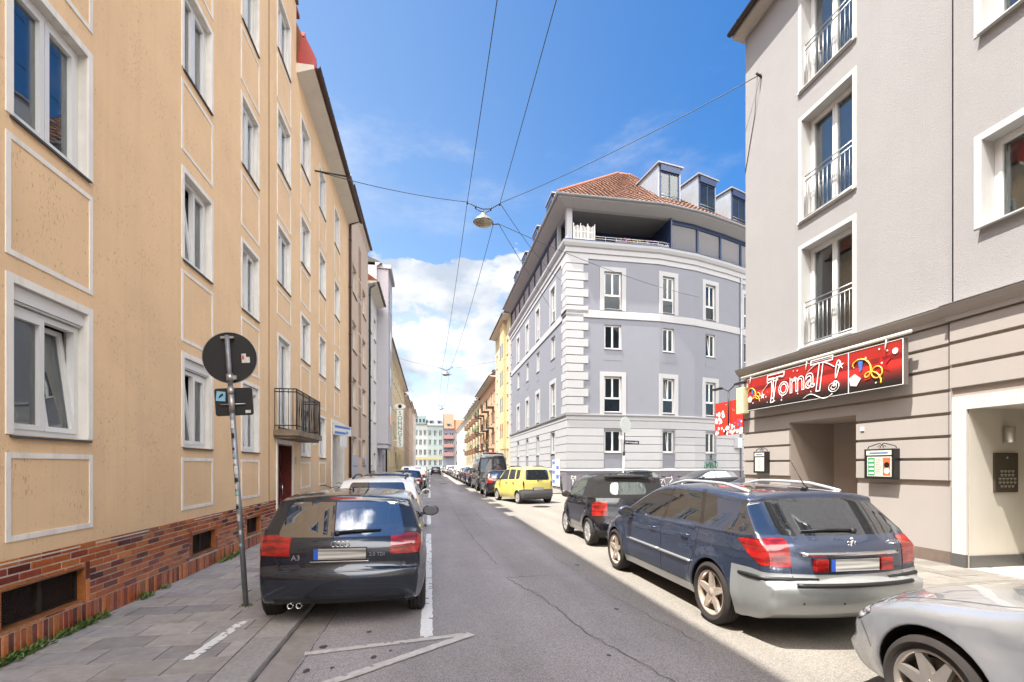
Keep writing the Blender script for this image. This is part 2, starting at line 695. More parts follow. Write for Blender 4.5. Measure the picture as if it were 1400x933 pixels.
def window(F, par, a, b, z0, z1, dep=.16, sash=2, surround=0., smat=None, sill=.04, sillmat=None, fmat=None, glass=None, trans=0., curtain=0.,
           tilt=-1, tiltdir=1, name='window', blind=0., shutter=0., sd=.012, simple=False, lab=None, curtmat=None):
    """one window of building `par`: the frame is the part; pane, sill, surround, curtain are its sub-parts"""
    fmat = fmat or PVC
    glass = glass or GLASS
    mb = MB()
    d1, d0 = -dep, -dep - .07
    e = .004
    fw = .055
    top = z1 - e
    if shutter:
        F.box(mb, a + e, b - e, z1 - shutter, z1 - e, d0, d1 + .05)
        F.box(mb, a + e, b - e, z1 - shutter - .02, z1 - shutter - e, d0 + .01, d1 + .035)
        top = z1 - shutter - .03
    ring(F, mb, a + e, b - e, z0 + e, top, fw, d0, d1)
    zb, zt = z0 + fw, top - fw
    zlow = zb
    panes = MB()
    if trans:   # fixed low light under the sashes
        zl = zb + trans
        F.box(mb, a + fw + e, b - fw - e, zl - .035, zl + .035, d0 + .003, d1 - .003)
        panes_low = (a + fw, b - fw, zb, zl - .03)
        F.box(panes, *panes_low, d0 + .03, d0 + .04)
        zlow = zl + .03
    n = max(1, sash)
    wsp = (b - a - 2 * fw) / n
    for i in range(n):
        q0, q1 = a + fw + i * wsp, a + fw + (i + 1) * wsp
        sw = .05
        if i == tilt:
            # tilted sash: top leans inwards
            tb = MB()
            ang = .16
            H_ = zt - zlow

            def tf(q, z, d):
                k = (z - zlow) / H_
                return F.P(q, z - .01 * k, d - ang * k * H_ / 1.3)
            g0, g1 = d1 - .045, d1 + .015

            def tbox(mm, x0, x1, y0, y1, dd0, dd1):
                P8 = [tf(x0, y0, dd0), tf(x1, y0, dd0), tf(x1, y0, dd1), tf(x0, y0, dd1), tf(x0, y1, dd0), tf(x1, y1, dd0), tf(x1, y1, dd1), tf(x0, y1, dd1)]
                mm.hexa(P8)
            tbox(mb, q0, q0 + sw, zlow, zt, g0, g1)
            tbox(mb, q1 - sw, q1, zlow, zt, g0, g1)
            tbox(mb, q0 + sw, q1 - sw, zlow, zlow + sw, g0, g1)
            tbox(mb, q0 + sw, q1 - sw, zt - sw, zt, g0, g1)
            tbox(panes, q0 + sw, q1 - sw, zlow + sw, zt - sw, g0 + .02, g0 + .03)
            continue
        if not simple:
            ring(F, mb, q0 + .006, q1 - .006, zlow + .002, zt - .002, sw, d0 + .012, d1 + .012)
        elif i:
            F.box(mb, q0 - .035, q0 + .035, zlow, zt, d0, d1 + .004)
        F.box(panes, q0 + sw * (not simple), q1 - sw * (not simple), zlow + sw * (not simple), zt - sw * (not simple), d0 + .03, d0 + .04)
    w = mb.build(name, fmat, par)
    if lab:
        w['label'] = lab
    panes.build('pane', glass, w)
    if sill:
        sb = MB()
        F.sweep(sb, a - .03, b + .03, [(z0 - .012, d1 + .005), (z0 + .003, d1 + .005), (z0 - .012, sill), (z0 - .035, sill), (z0 - .03, sill - .012)])
        sb.build('sill', sillmat or GREYMETAL, w)
    if surround:
        rb = MB()
        ring(F, rb, a - surround, b + surround, z0 - surround * (sill == 0) - .0, z1 + surround, surround - .001, .0005, sd, wb=(surround if sill == 0 else 0))
        rb.build('surround', smat or WHITE, w)
    if curtain or blind:
        K = 26
        for (q0, q1) in ((a + .05, a + .05 + (b - a) * curtain), (b - .05 - (b - a) * curtain, b - .05)):
            if curtain <= 0:
                break
            cb = MB()
            vs, fs = [], []
            for k in range(K + 1):
                q = q0 + (q1 - q0) * k / K
                dd = d0 - .12 - .03 * math.sin(k * 1.35)
                vs += [F.P(q, zb, dd), F.P(q, zt, dd)]
            for k in range(K):
                fs.append((2 * k, 2 * k + 2, 2 * k + 3, 2 * k + 1))
            cb.add(vs, fs, 0, True)
            cb.build('curtain', curtmat or CURTAIN, w, fixn=False)
    return w


def block(name, F, par, a, b, z0, z1, depth, mats, holes=(), rev=.2, room=1.1, side=(1, 1), d=0., zc=()):
    """building body: front sheet with holes and reveals, side and back walls, dark rooms behind, top lid"""
    mb = MB()
    F.skin(mb, a, b, z0, z1, holes, rev, 0, 1, d, zc)
    for q, on in ((a, side[0]), (b, side[1])):
        if on:
            mb.add([F.P(q, z0, d), F.P(q, z1, d), F.P(q, z1, -depth), F.P(q, z0, -depth)], [(0, 1, 2, 3)], 0)
    c = F.cuts(a, b)
    for q0, q1 in zip(c, c[1:]):
        mb.add([F.P(q0, z0, -depth), F.P(q1, z0, -depth), F.P(q1, z1, -depth), F.P(q0, z1, -depth)], [(0, 1, 2, 3)], 0)
        mb.add([F.P(q0, z1, d), F.P(q1, z1, d), F.P(q1, z1, -depth), F.P(q0, z1, -depth)], [(0, 1, 2, 3)], 0)
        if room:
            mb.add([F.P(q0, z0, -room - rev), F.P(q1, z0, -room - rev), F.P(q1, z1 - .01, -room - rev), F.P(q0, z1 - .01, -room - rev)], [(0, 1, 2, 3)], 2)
    o = mb.build(name, list(mats) + [ROOM] * (3 - len(mats)), par, fixn=False)
    return o


def downpipe(F, par, q, z0, z1, d=.08, r=.05, m=None, name='downpipe', kick=0.):
    mb = MB()
    pts = [F.P(q, z0, d), F.P(q, z1 - .35, d)]
    if kick:
        pts += [F.P(q, z1 - .2, d + .02), F.P(q, z1, d + kick)]
    mb.tube(pts, r, 10)
    z = z0 + 1.2
    while z < z1 - .5:
        mb.tube([F.P(q, z, d), F.P(q, z + .05, d)], r * 1.25, 10)
        z += 2.1
    return mb.build(name, m or mat('brown_copper_pipe', (.07, .035, .025), .5, .4, noise=.3), par)


def gutter(F, a, b, z, d, r, par, m):
    mb = MB()
    prof = [(z + r * math.sin(t), d + r * math.cos(t)) for t in [R(180 + 18 * k) for k in range(11)]]
    prof += [(z + (r - .012) * math.sin(t), d + (r - .012) * math.cos(t)) for t in [R(360 - 18 * k) for k in range(11)]]
    F.sweep(mb, a, b, prof)
    q = a + .4
    while q < b:
        pr = [(z - r - .006, d - r * .3), (z - r - .006, d + r * .3), (z - .01, d + r + .008), (z + .012, d + r + .008), (z + .012, d + r - .004), (z - r * .8, d)]
        F.sweep(mb, q, q + .03, pr)
        q += .75
    return mb.build('gutter', m, par)
# ================================================================== ground
LX, RX = -3.6, 8.7           # facade planes
KL, KR = -1.4, 5.35          # kerb faces
SZ = .05


def road_mat():
    m = mat('asphalt', (.275, .255, .26), .88, noise=.16, nscale=.7, bump=.5, bscale=260, spec=.25)
    nt = m.node_tree
    N, Lk = nt.nodes, nt.links
    b = N['Principled BSDF']
    tc = N.new('ShaderNodeTexCoord')
    v = N.new('ShaderNodeTexVoronoi')
    v.inputs['Scale'].default_value = 120
    Lk.new(tc.outputs['Object'], v.inputs['Vector'])
    g = N.new('ShaderNodeMapRange')
    Lk.new(v.outputs['Color'], g.inputs[0])
    g.inputs[3].default_value = .62
    g.inputs[4].default_value = 1.5
    # old resurfacing strips and stains: long soft patches along the street
    mp = N.new('ShaderNodeMapping')
    mp.inputs['Scale'].default_value = (.9, .09, 1)
    Lk.new(tc.outputs['Object'], mp.inputs[0])
    n = N.new('ShaderNodeTexNoise')
    n.inputs['Scale'].default_value = 1.1
    n.inputs['Detail'].default_value = 6
    Lk.new(mp.outputs[0], n.inputs['Vector'])
    g2 = N.new('ShaderNodeMapRange')
    Lk.new(n.outputs[0], g2.inputs[0])
    g2.inputs[1].default_value = .3
    g2.inputs[2].default_value = .7
    g2.inputs[3].default_value = .82
    g2.inputs[4].default_value = 1.22
    old = b.inputs['Base Color'].links[0].from_socket
    sep = N.new('ShaderNodeSeparateXYZ')
    Lk.new(tc.outputs['Object'], sep.inputs[0])
    # parking lane on the right: colour lowered and browned to offset the sun on it
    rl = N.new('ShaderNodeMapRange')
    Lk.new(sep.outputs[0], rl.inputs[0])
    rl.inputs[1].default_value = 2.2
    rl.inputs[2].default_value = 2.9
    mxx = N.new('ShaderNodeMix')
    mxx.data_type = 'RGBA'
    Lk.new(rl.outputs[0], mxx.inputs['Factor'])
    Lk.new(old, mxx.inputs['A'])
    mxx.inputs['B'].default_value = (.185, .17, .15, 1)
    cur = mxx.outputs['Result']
    for f in (g.outputs[0], g2.outputs[0]):
        mm = N.new('ShaderNodeMix')
        mm.data_type = 'RGBA'
        mm.blend_type = 'MULTIPLY'
        mm.inputs['Factor'].default_value = 1
        Lk.new(cur, mm.inputs['A'])
        cc = N.new('ShaderNodeCombineColor')
        for k in range(3):
            Lk.new(f, cc.inputs[k])
        Lk.new(cc.outputs[0], mm.inputs['B'])
        cur = mm.outputs['Result']
    Lk.new(cur, b.inputs['Base Color'])
    return m


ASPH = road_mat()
g = MB()
g.quad((-400, -300, -.30), (400, -300, -.30), (400, 900, -.30), (-400, 900, -.30))
kind(g.build('ground', mat('ground_earth', (.2, .19, .17), .95, noise=.2, nscale=.1)), 'structure')
g = MB()
for y0, y1 in ((-70, -12), (-12, 12), (12, 40), (40, 100), (100, 175)):
    g.quad((KL, y0, 0), (KR if y0 >= 40 or y1 <= 12 else KR, y0, 0), (KR, y1, 0), (KL, y1, 0))
# side street opening to the right between the two corner blocks, and the crossing at the far end
g.quad((KR, 13.4, 0), (60, 13.4, 0), (60, 27.6, 0), (KR, 27.6, 0))
g.quad((KR, 158, 0), (60, 158, 0), (60, 166, 0), (KR, 166, 0))
g.quad((-60, 158, 0), (KL, 158, 0), (KL, 166, 0), (-60, 166, 0))
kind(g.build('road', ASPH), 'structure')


def lerp3(a, b, t):
    return tuple(a[i] + (b[i] - a[i]) * t for i in range(3))


def pavement(name, x0, x1, y0, y1, pal, sx=.50, sy=.345, detail_to=22, z=SZ, seed=1):
    rnd = random.Random(seed)
    mb = MB()
    mb.col = (.06, .055, .05)
    mb.box(x0, x1, y0, y1, -.25, z - .012)
    y = y0
    r = 0
    yd = min(y1, detail_to)
    while y < yd - .02:
        yy = min(y + sy, yd)
        x = x0 + .004 - (sx / 2 if r % 2 else 0) + rnd.uniform(-.02, .02)
        while x < x1 - .01:
            a, b = max(x, x0 + .004), min(x + sx, x1) - .009
            if b - a > .02:
                c = rnd.choice(pal)
                k = rnd.uniform(.86, 1.12)
                mb.col = tuple(q * k for q in c)
                t = [rnd.uniform(-.0022, .0022) for _ in range(4)]
                zt = z + rnd.uniform(-.0015, .0015)
                g_ = .003
                P = [(a, y + .005), (b, y + .005), (b, yy - .005), (a, yy - .005)]
                Q = [(a + g_, y + .005 + g_), (b - g_, y + .005 + g_), (b - g_, yy - .005 - g_), (a + g_, yy - .005 - g_)]
                vs = [(p[0], p[1], z - .011) for p in P] + [(p[0], p[1], zt - .003 + e) for p, e in zip(P, t)] + [(p[0], p[1], zt + e) for p, e in zip(Q, t)]
                fs = [(0, 1, 5, 4), (1, 2, 6, 5), (2, 3, 7, 6), (3, 0, 4, 7), (4, 5, 9, 8), (5, 6, 10, 9), (6, 7, 11, 10), (7, 4, 8, 11), (8, 9, 10, 11)]
                mb.add(vs, fs)
            x += sx
        y += sy
        r += 1
    if y1 > yd:
        mb.col = lerp3(pal[0], pal[-1], .5)
        mb.box(x0, x1, yd, y1, z - .012 + .0005, z)
    return kind(mb.build(name, mat('paving_slabs_' + name, attr='tone', rough=.9, noise=.28, nscale=9, bump=.45, bscale=150, dirt=.35)), 'structure')


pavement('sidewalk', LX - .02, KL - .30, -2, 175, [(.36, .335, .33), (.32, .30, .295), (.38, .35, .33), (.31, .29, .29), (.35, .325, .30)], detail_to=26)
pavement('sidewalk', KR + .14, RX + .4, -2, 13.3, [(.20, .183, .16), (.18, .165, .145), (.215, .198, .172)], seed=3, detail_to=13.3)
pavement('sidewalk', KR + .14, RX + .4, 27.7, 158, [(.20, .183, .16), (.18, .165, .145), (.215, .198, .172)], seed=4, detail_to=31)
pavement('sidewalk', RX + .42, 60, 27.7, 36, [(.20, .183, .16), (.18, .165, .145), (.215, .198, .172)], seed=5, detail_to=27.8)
pavement('sidewalk', -40, 40, 166.1, 172, [(.34, .31, .27), (.31, .285, .25)], seed=6, detail_to=166.2)


def kerb(name, x0, x1, y0, y1, z, m, step=1.0, seed=2):
    rnd = random.Random(seed)
    mb = MB()
    y = y0
    while y < y1:
        yy = min(y + step, y1)
        k = rnd.uniform(.85, 1.12)
        mb.col = (.38 * k, .36 * k, .35 * k)
        mb.bbox(x0, x1, y + .003, yy - .003, -.2, z + rnd.uniform(-.003, .003), .012)
        y = yy
        if y > 45:
            step = 15
    return kind(mb.build(name, m), 'structure')


KM = mat('granite_kerb', attr='tone', rough=.85, noise=.3, nscale=25, bump=.4, bscale=140, dirt=.3)
kerb('kerb', KL - .30, KL, -6, 175, SZ + .004, KM)
kerb('kerb', KR, KR + .14, -8, 13.3, .10, KM)
kerb('kerb', KR, KR + .14, 27.7, 158, .10, KM)
# gutter strip along the left kerb: smooth pale mastic band
gb = MB()
gb.quad((KL, -6, .003), (KL + .27, -6, .003), (KL + .30, 158, .003), (KL, 158, .003))
kind(gb.build('gutter_strip', mat('gutter_mastic', (.30, .27, .25), .9, noise=.3, nscale=5, bump=.3, dirt=.4)), 'structure')

# road markings: worn white paint whose holes are real gaps in the sheet
PAINTW = mat('road_paint', (.74, .74, .74), .7, noise=.14, nscale=25, dirt=.25, dirtcol=(.3, .29, .29), bump=.3, bscale=200)
PAINTO = mat('worn_road_paint', (.55, .53, .51), .8, noise=.3, nscale=12, dirt=.35, dirtcol=(.2, .19, .18), bump=.3, bscale=200)


def marking(mb, a, b, w, z, holes=.06, seed=0, cell=.045):
    """strip from a to b (2D), width w, ragged edges and chipped cells"""
    rnd = random.Random(seed)
    a, b = Vector(a), Vector(b)
    L_ = (b - a).length
    t = (b - a) / L_
    n = Vector((-t.y, t.x))
    nc = max(3, int(w / cell))
    nl = max(1, int(L_ / cell))
    pts = {}
    for i in range(nl + 1):
        for j in range(nc + 1):
            jj = j / nc - .5
            e = rnd.uniform(-.006, .006)
            p = a + t * (L_ * i / nl + (rnd.uniform(-.01, .01) if 0 < i < nl else 0)) + n * (w * jj + e)
            pts[i, j] = len(mb.v)
            mb.v.append((p.x, p.y, z))
    for i in range(nl):
        for j in range(nc):
            edge = j in (0, nc - 1)
            if rnd.random() < holes * (2.2 if edge else .8):
                continue
            mb.f.append([pts[i, j], pts[i, j + 1], pts[i + 1, j + 1], pts[i + 1, j]])
            mb.m.append(0)
            mb.sm.append(False)
            mb.cols.append(None)


mk = MB()
for i, (y0, y1) in enumerate(((4.78, 12.1), (14.0, 18.6), (25.5, 31.5), (38, 43), (50, 56), (62, 68), (75, 81))):
    marking(mk, (-.035, y0), (-.035, y1), .125, .004, .05 if i < 2 else .02, i, .045 if i < 2 else .12)
marking(mk, (-.8, 13.95), (-.1, 13.95), .12, .0045, .05, 51)
marking(mk, (-.8, 25.45), (-.1, 25.45), .12, .0045, .05, 52)
kind(mk.build('parking_line', PAINTW, fixn=False), 'structure')
mk = MB()
marking(mk, (-1.13, 4.60), (.40, 4.86), .085, .008, .03, 71, .03)
marking(mk, (.42, 4.84), (-1.10, 3.72), .10, .012, .02, 72, .03)
kind(mk.build('zigzag_line', PAINTO, fixn=False), 'structure')
mk = MB()
marking(mk, (-2.05, 4.50), (-1.97, 5.52), .095, SZ + .006, .05, 81, .03)
kind(mk.build('pavement_line', PAINTW, fixn=False), 'structure')

# cracks and patch joints: thin tar lines
TAR = mat('tar_joint', (.075, .07, .072), .8, noise=.3)


def crack(mb, pts, w, z=.0045, jag=.028, seed=0):
    rnd = random.Random(seed)
    P = []
    for p, q in zip(pts, pts[1:]):
        p, q = Vector(p), Vector(q)
        n = max(2, int((q - p).length / .12))
        for i in range(n):
            P.append(p.lerp(q, i / n) + Vector((rnd.uniform(-jag, jag), rnd.uniform(-jag, jag))))
    P.append(Vector(pts[-1]))
    vs, fs = [], []
    for i, p in enumerate(P):
        t = (P[min(i + 1, len(P) - 1)] - P[max(0, i - 1)]).normalized()
        n = Vector((-t.y, t.x)) * w * rnd.uniform(.15, .42)
        vs += [(p.x - n.x, p.y - n.y, z), (p.x + n.x, p.y + n.y, z)]
    for i in range(len(P) - 1):
        fs.append((2 * i, 2 * i + 1, 2 * i + 3, 2 * i + 2))
    mb.add(vs, fs)


cr = MB()
crack(cr, [(2.0, 3.2), (1.62, 4.6), (1.42, 6.1), (1.15, 7.2)], .014, seed=1)
crack(cr, [(1.15, 7.2), (2.0, 7.25)], .02, seed=2)
crack(cr, [(1.15, 8.2), (1.0, 11), (.9, 16), (.95, 24)], .016, seed=3)
crack(cr, [(2.6, 4.2), (2.35, 6), (2.3, 9)], .01, seed=4, jag=.03)
crack(cr, [(-.9, 2.6), (-.75, 3.3), (-.85, 3.9)], .012, seed=5)
crack(cr, [(KL + .012, -2), (KL + .012, 40)], .03, seed=9, jag=.002)  # dark line along the kerb foot, added to set the kerb off
crack(cr, [(1.7, 13), (1.6, 16), (1.7, 22)], .014, seed=6)
crack(cr, [(-1.12, 3.4), (-1.1, 4.6), (-1.08, 6)], .012, seed=7, jag=.006)
kind(cr.build('road_crack', TAR, fixn=False), 'structure')
# oil and gum spots
sp = MB()
rnd = random.Random(5)
for (x, y, r_) in ((-1.0, 4.75, .035), (-.98, 4.62, .022), (-.62, 5.1, .03), (-1.02, 4.22, .032), (-.82, 4.25, .022), (-.5, 4.42, .03), (-.36, 4.55, .016), (2.2, 5.4, .03), (1.6, 4.1, .02), (2.5, 7.9, .05)):
    n = 11
    vs = [(x + math.cos(2 * math.pi * k / n) * r_ * rnd.uniform(.7, 1.3), y + math.sin(2 * math.pi * k / n) * r_ * rnd.uniform(.8, 1.5), .005) for k in range(n)]
    sp.add(vs, [tuple(range(n))])
kind(sp.build('road_stain', TAR, fixn=False), 'structure')
# repair patch of darker asphalt
pt = MB()
pt.quad((1.9, 30, .002), (2.6, 30, .002), (2.6, 33, .002), (1.9, 33, .002))
kind(pt.build('asphalt_patch', mat('patched_asphalt', (.24, .222, .228), .9, noise=.2, nscale=3, bump=.5, bscale=240, spec=.2), fixn=False), 'structure')
# manhole covers
for (x, y) in ((4.55, 19.2), (1.2, 44)):
    mh = MB()
    mh.disc((x, y, .0), .42, 'Z', 32, 0, .006)
    mh.lathe([(.33, .007), (.33, .012), (.37, .012), (.37, .007)], (x, y, 0), 'Z', 32, 1)
    for k in range(-3, 4):
        w_ = math.sqrt(.3 ** 2 - (k * .085) ** 2)
        mh.box(x - w_, x + w_, y + k * .085 - .02, y + k * .085 + .02, .007, .013, 1)
    o = mh.build('manhole_cover', [mat('concrete_ring', (.16, .15, .14), .9, noise=.3), mat('cast_iron', (.06, .055, .05), .6, .5, noise=.3)])
    tag(o, 'round iron manhole cover in the pale road behind the yellow car' if y < 30 else 'round iron manhole cover far down the shaded road', 'manhole cover')
    kind(o, 'thing')

pavement('sidewalk', LX - .02, KL - .30, -70, -2.01, [(.34, .32, .31), (.31, .29, .29)], detail_to=-69.9, seed=8)
pavement('sidewalk', KR + .14, RX + .4, -70, -2.01, [(.20, .183, .16), (.18, .165, .145)], detail_to=-69.9, seed=9)
# ================================================================== LEFT: beige apartment house with clinker plinth
BEIGE = stucco('beige_render', (.79, .555, .335), pits=.38, bump=.3, bscale=70, noise=.10, grime=.30)
BEIGEW = mat('beige_band_white', (.80, .76, .70), .85, noise=.12, nscale=4, streak=.25, bump=.15, bscale=90)
REVEAL = mat('reveal_plaster', (.72, .69, .64), .85, noise=.15, nscale=3, streak=.45, dirtcol=(.25, .22, .18), bump=.1)
SLATE = mat('slate_sill', (.06, .058, .06), .5, noise=.3, nscale=6)
PIPE = mat('brown_copper_pipe', (.07, .035, .025), .5, .4, noise=.3)
TILE_R = mat('red_roof_tile', (.36, .12, .06), .8, noise=.4, nscale=6, bump=.4, bscale=12)
SOFF = mat('pale_soffit', (.62, .57, .50), .9, noise=.1, nscale=2, streak=.1)
DOORRED = mat('dark_red_door', (.075, .012, .012), .45, noise=.3, nscale=9)


def ring_w(F, mb, a, b, z0, z1, w, d):
    ring(F, mb, a, b, z0, z1, w, .0005, d)


FA = Fac([(LX, -9), (LX, 13.8)], 1, -9)
A = wthing('apartment_building', 'tall beige plastered house with red clinker plinth nearest on the left', 'building', (LX, 3, 0))
A_cols = [(-8.3, -7.1), (-5.4, -4.2), (-2.5, -1.3), (.3, 1.4), (2.55, 3.65), (4.84, 5.76), (7.78, 8.66), (10.01, 10.87)]
A_rows = [(2.0, 3.33), (4.78, 6.08), (7.6, 8.92), (10.42, 11.75), (13.2, 14.1)]
holes = []
wins = []
for ci, (a, b) in enumerate(A_cols):
    for ri, (z0, z1) in enumerate(A_rows):
        wins.append((a, b, z0, z1, ci, ri))
# stair column beside the entrance, half a storey off
wins += [(12.2, 13.2, z0, z1, 8, r) for r, (z0, z1) in enumerate(((6.15, 7.5), (8.95, 10.3), (11.75, 13.1)))]
wins.append((12.24, 13.14, 2.66, 4.85, 8, -1))
door = (12.15, 13.35, .05, 2.25, .35)
cell = [(4.70, 5.72, .30, .66, .13), (8.0, 8.82, .32, .66, .13), (10.2, 10.95, .32, .66, .13), (2.3, 3.3, .3, .66, .13)]
holes = [w[:4] for w in wins] + [door] + cell
off = MB()
block('wall', FA, A, -9, 13.8, -.25, 14.3, 11, [BEIGE, REVEAL, ROOM], holes, .22)
tr = MB()
for (a, b, z0, z1, ci, ri) in wins:
    tilt = -1
    if (ri == 0 and ci in (5, 6, 7)):
        tilt = 0 if ci != 5 else 1
    if (ri == 1 and ci in (6, 7)):
        tilt = 0
    w = window(FA, A, a, b, z0, z1, dep=.085, sash=2, surround=.075, smat=BEIGEW, sillmat=SLATE, curtain=(.0, .16, .1, .22)[(ci * 3 + ri) % 4], tilt=tilt,
               shutter=.13 if ri in (0,) and ci < 8 else 0., sill=.03, blind=.0)
    if ri >= 0:
        e = .075
        zt = z0 - .16
        zb = (z0 - 1.22) if ri else 1.06
        if ci == 8 and ri == 0:
            zb = z0 - .8
        if zb > 1.0:
            tr = MB()
            ring(FA, tr, a - e, b + e, zb, zt, .05, .0005, .010)
            tr.build('panel_border', BEIGEW, A)
# clinker plinth: each brick a small glazed block on a mortar bed
bk = MB()
rnd = random.Random(11)
PAL = [(.50, .14, .045), (.44, .11, .035), (.56, .19, .06), (.28, .06, .035), (.15, .035, .028), (.09, .024, .026), (.36, .12, .055), (.24, .055, .04)]
WTS = [8, 8, 5, 6, 2, 1.5, 5, 4]
frames = [(c[0] - .07, c[1] + .07, c[2] - .03, c[3] + .035) for c in cell] + [(door[0] - .12, door[1] + .12, 0, 3)]


def brick(a, b, z0, z1, d=.0115, pal=PAL, wts=WTS):
    for f in frames:
        if a < f[1] and b > f[0] and z0 < f[3] and z1 > f[2]:
            if a < f[0] - .03:
                b = f[0]
            elif b > f[1] + .03:
                a = f[1]
            else:
                return
            if b - a < .03:
                return
    c = rnd.choices(pal, wts)[0]
    k = rnd.uniform(.8, 1.2)
    bk.col = tuple(min(1, q * k) for q in c)
    g_ = .006
    dd = d + rnd.uniform(-.002, .002)
    P = [FA.P(a + g_, z0 + g_, .004), FA.P(b - g_, z0 + g_, .004), FA.P(b - g_, z1 - g_, .004), FA.P(a + g_, z1 - g_, .004)]
    h = g_ + .003
    Q = [FA.P(a + h, z0 + h, dd), FA.P(b - h, z0 + h, dd), FA.P(b - h, z1 - h, dd), FA.P(a + h, z1 - h, dd)]
    bk.add(P + Q, [(0, 1, 5, 4), (1, 2, 6, 5), (2, 3, 7, 6), (3, 0, 4, 7), (4, 5, 6, 7)])


y = 0.
while y < 13.8:
    brick(y, y + .063, .05, .27)
    y += .063
z = .27
r = 0
while z < .88:
    y = -.12 * (r % 2)
    while y < 13.78:
        brick(max(0, y), min(y + .245, 13.8), z, z + .0715)
        y += .245
    z += .0715
    r += 1
for c in cell:       # soldier bricks around the cellar windows
    for sd_ in (c[0] - .07, c[1]):
        z = c[2] - .03
        frames_, frames = frames, []
        while z < c[3] + .03:
            brick(sd_, sd_ + .07, z, min(z + .24, c[3] + .05), .014)
            z += .24
        y = c[0]
        while y < c[1] - .01:
            brick(y, min(y + .245, c[1]), c[3], c[3] + .04, .014)
            brick(y, min(y + .245, c[1]), c[2] - .03, c[2], .014)
            y += .245
        frames = frames_
BRK = mat('glazed_clinker', attr='tone', rough=.22, noise=.35, nscale=30, bump=.12, bscale=60, coat=.3)
bk.build('plinth_bricks', BRK, A, fixn=False)
bm_ = MB()
FA.skin(bm_, -1, 12.03, .05, .885, [(c[0], c[1], c[2], c[3], .01) for c in cell], d=.004)
FA.box(bm_, -1, 12.03, .875, .89, .0045, .012)
FA.skin(bm_, 13.47, 13.8, .05, .885, d=.004)
bm_.build('plinth_mortar', mat('mortar', (.66, .60, .50), .95, noise=.2, nscale=20, bump=.3), A, fixn=False)
GR = mat('cellar_grate', (.05, .035, .03), .6, .4, noise=.4, nscale=12)
for c in cell:
    gm = MB()
    m_ = (c[0] + c[1]) / 2
    ring(FA, gm, c[0], c[1], c[2], c[3], .03, -.10, -.06)
    FA.box(gm, m_ - .02, m_ + .02, c[2] + .03, c[3] - .03, -.10, -.055)
    q = c[0] + .04
    while q < c[1] - .03:
        FA.box(gm, q, q + .006, c[2] + .03, c[3] - .03, -.085, -.08)
        q += .022
    z = c[2] + .045
    while z < c[3] - .03:
        FA.box(gm, c[0] + .03, c[1] - .03, z, z + .006, -.079, -.074)
        z += .022
    FA.box(gm, c[0] + .01, c[1] - .01, c[2] + .01, c[3] - .01, -.128, -.12)
    gm.build('cellar_window', GR, A)
    rl_ = MB()
    ring(FA, rl_, c[0] + .002, c[1] - .002, c[2] + .002, c[3] - .002, .012, -.125, .012)
    rl_.build('brick_reveal', mat('orange_clinker', (.36, .13, .04), .3, noise=.4, nscale=14, coat=.2), A)
# entrance door and frame
dm = MB()
FA.box(dm, door[0] + .004, door[1] - .004, .052, 2.246, -.33, -.27)
FA.box(dm, door[0] + .15, door[1] - .15, .3, 2.1, -.269, -.255)
d_ = dm.build('door', mat('mottled_red_door', (.17, .03, .02), .35, noise=.75, nscale=28), A)
dl_ = MB()
FA.box(dl_, door[1] - .02, door[1] - .003, .052, 2.24, -.26, .003)
FA.box(dl_, door[0] + .01, door[1] - .021, 2.22, 2.246, -.26, .003)
dl_.build('door_lining', mat('mottled_red_door', (.17, .03, .02)), A)
hm = MB()
hm.tube([FA.P(door[1] - .1, .95, -.2), FA.P(door[1] - .1, 1.25, -.2)], .012)
hm.build('handle', CHROME, d_)
dm = MB()
ring(FA, dm, door[0] - .1, door[1] + .1, .05, 2.35, .099, .0005, .02, wb=0)
dm.build('door_frame', BEIGEW, A)
# small balcony over the door
bal = MB()
FA.box(bal, 11.85, 14.35, 2.42, 2.56, .001, .55)
FA.box(bal, 11.9, 14.3, 2.36, 2.419, .001, .48)
b_ = bal.build('balcony', mat('stained_concrete', (.26, .20, .14), .9, noise=.5, nscale=4, bump=.5, dirt=.5), A)
rl = MB()
HB = 3.52
for q0, q1, da, db in ((11.9, 14.3, .5, .5), (11.9, 11.9, .02, .5), (14.3, 14.3, .02, .5)):
    for z in (HB, HB - .07, 2.66):
        rl.tube([FA.P(q0, z, da), FA.P(q1, z, db)], .014, 6)
k = 0
q = 11.9
while q <= 14.301:
    rl.tube([FA.P(q, 2.56, .5), FA.P(q, HB, .5)], .008 if k % 6 else .014, 6)
    if k % 2 == 0 and q < 14.2:
        rl.tube([FA.P(q, 2.7, .5), FA.P(q + .1, HB - .1, .5)], .006, 5)
    q += .1
    k += 1
for dd in (.02, .12, .22, .32, .42):
    for q in (11.9, 14.3):
        rl.tube([FA.P(q, 2.56, dd), FA.P(q, HB, dd)], .008, 6)
rl.build('balcony_railing', DARKMETAL, b_)
sc_ = MB()
FA.box(sc_, 11.93, 14.27, 2.68, 3.42, .455, .465)
# roof: low parapet cap hiding a slate pitch
rf = MB()
FA.sweep(rf, -9, 13.8, [(14.3, .06), (14.4, .06), (14.4, 0), (18.5, -5), (14.3, -11.1), (14.3, -.1)])
rf.build('roof', [mat('brown_roof_tile', (.18, .08, .05), .85, noise=.4, nscale=5, bump=.4, bscale=10)], A)
gj = MB()
FA.box(gj, 11.52, 11.56, .9, 14.29, .0005, .012)
gj.build('wall_joint', mat('joint_brown', (.35, .21, .11), .9, noise=.2), A)
# enamel plates and alarm box on the wall
st = MB()
FA.box(st, 13.95 - .3, 13.62 + .16, 1.75, 1.95, .0005, .01)
st.build('door_bell_plate', GREYMETAL, A)

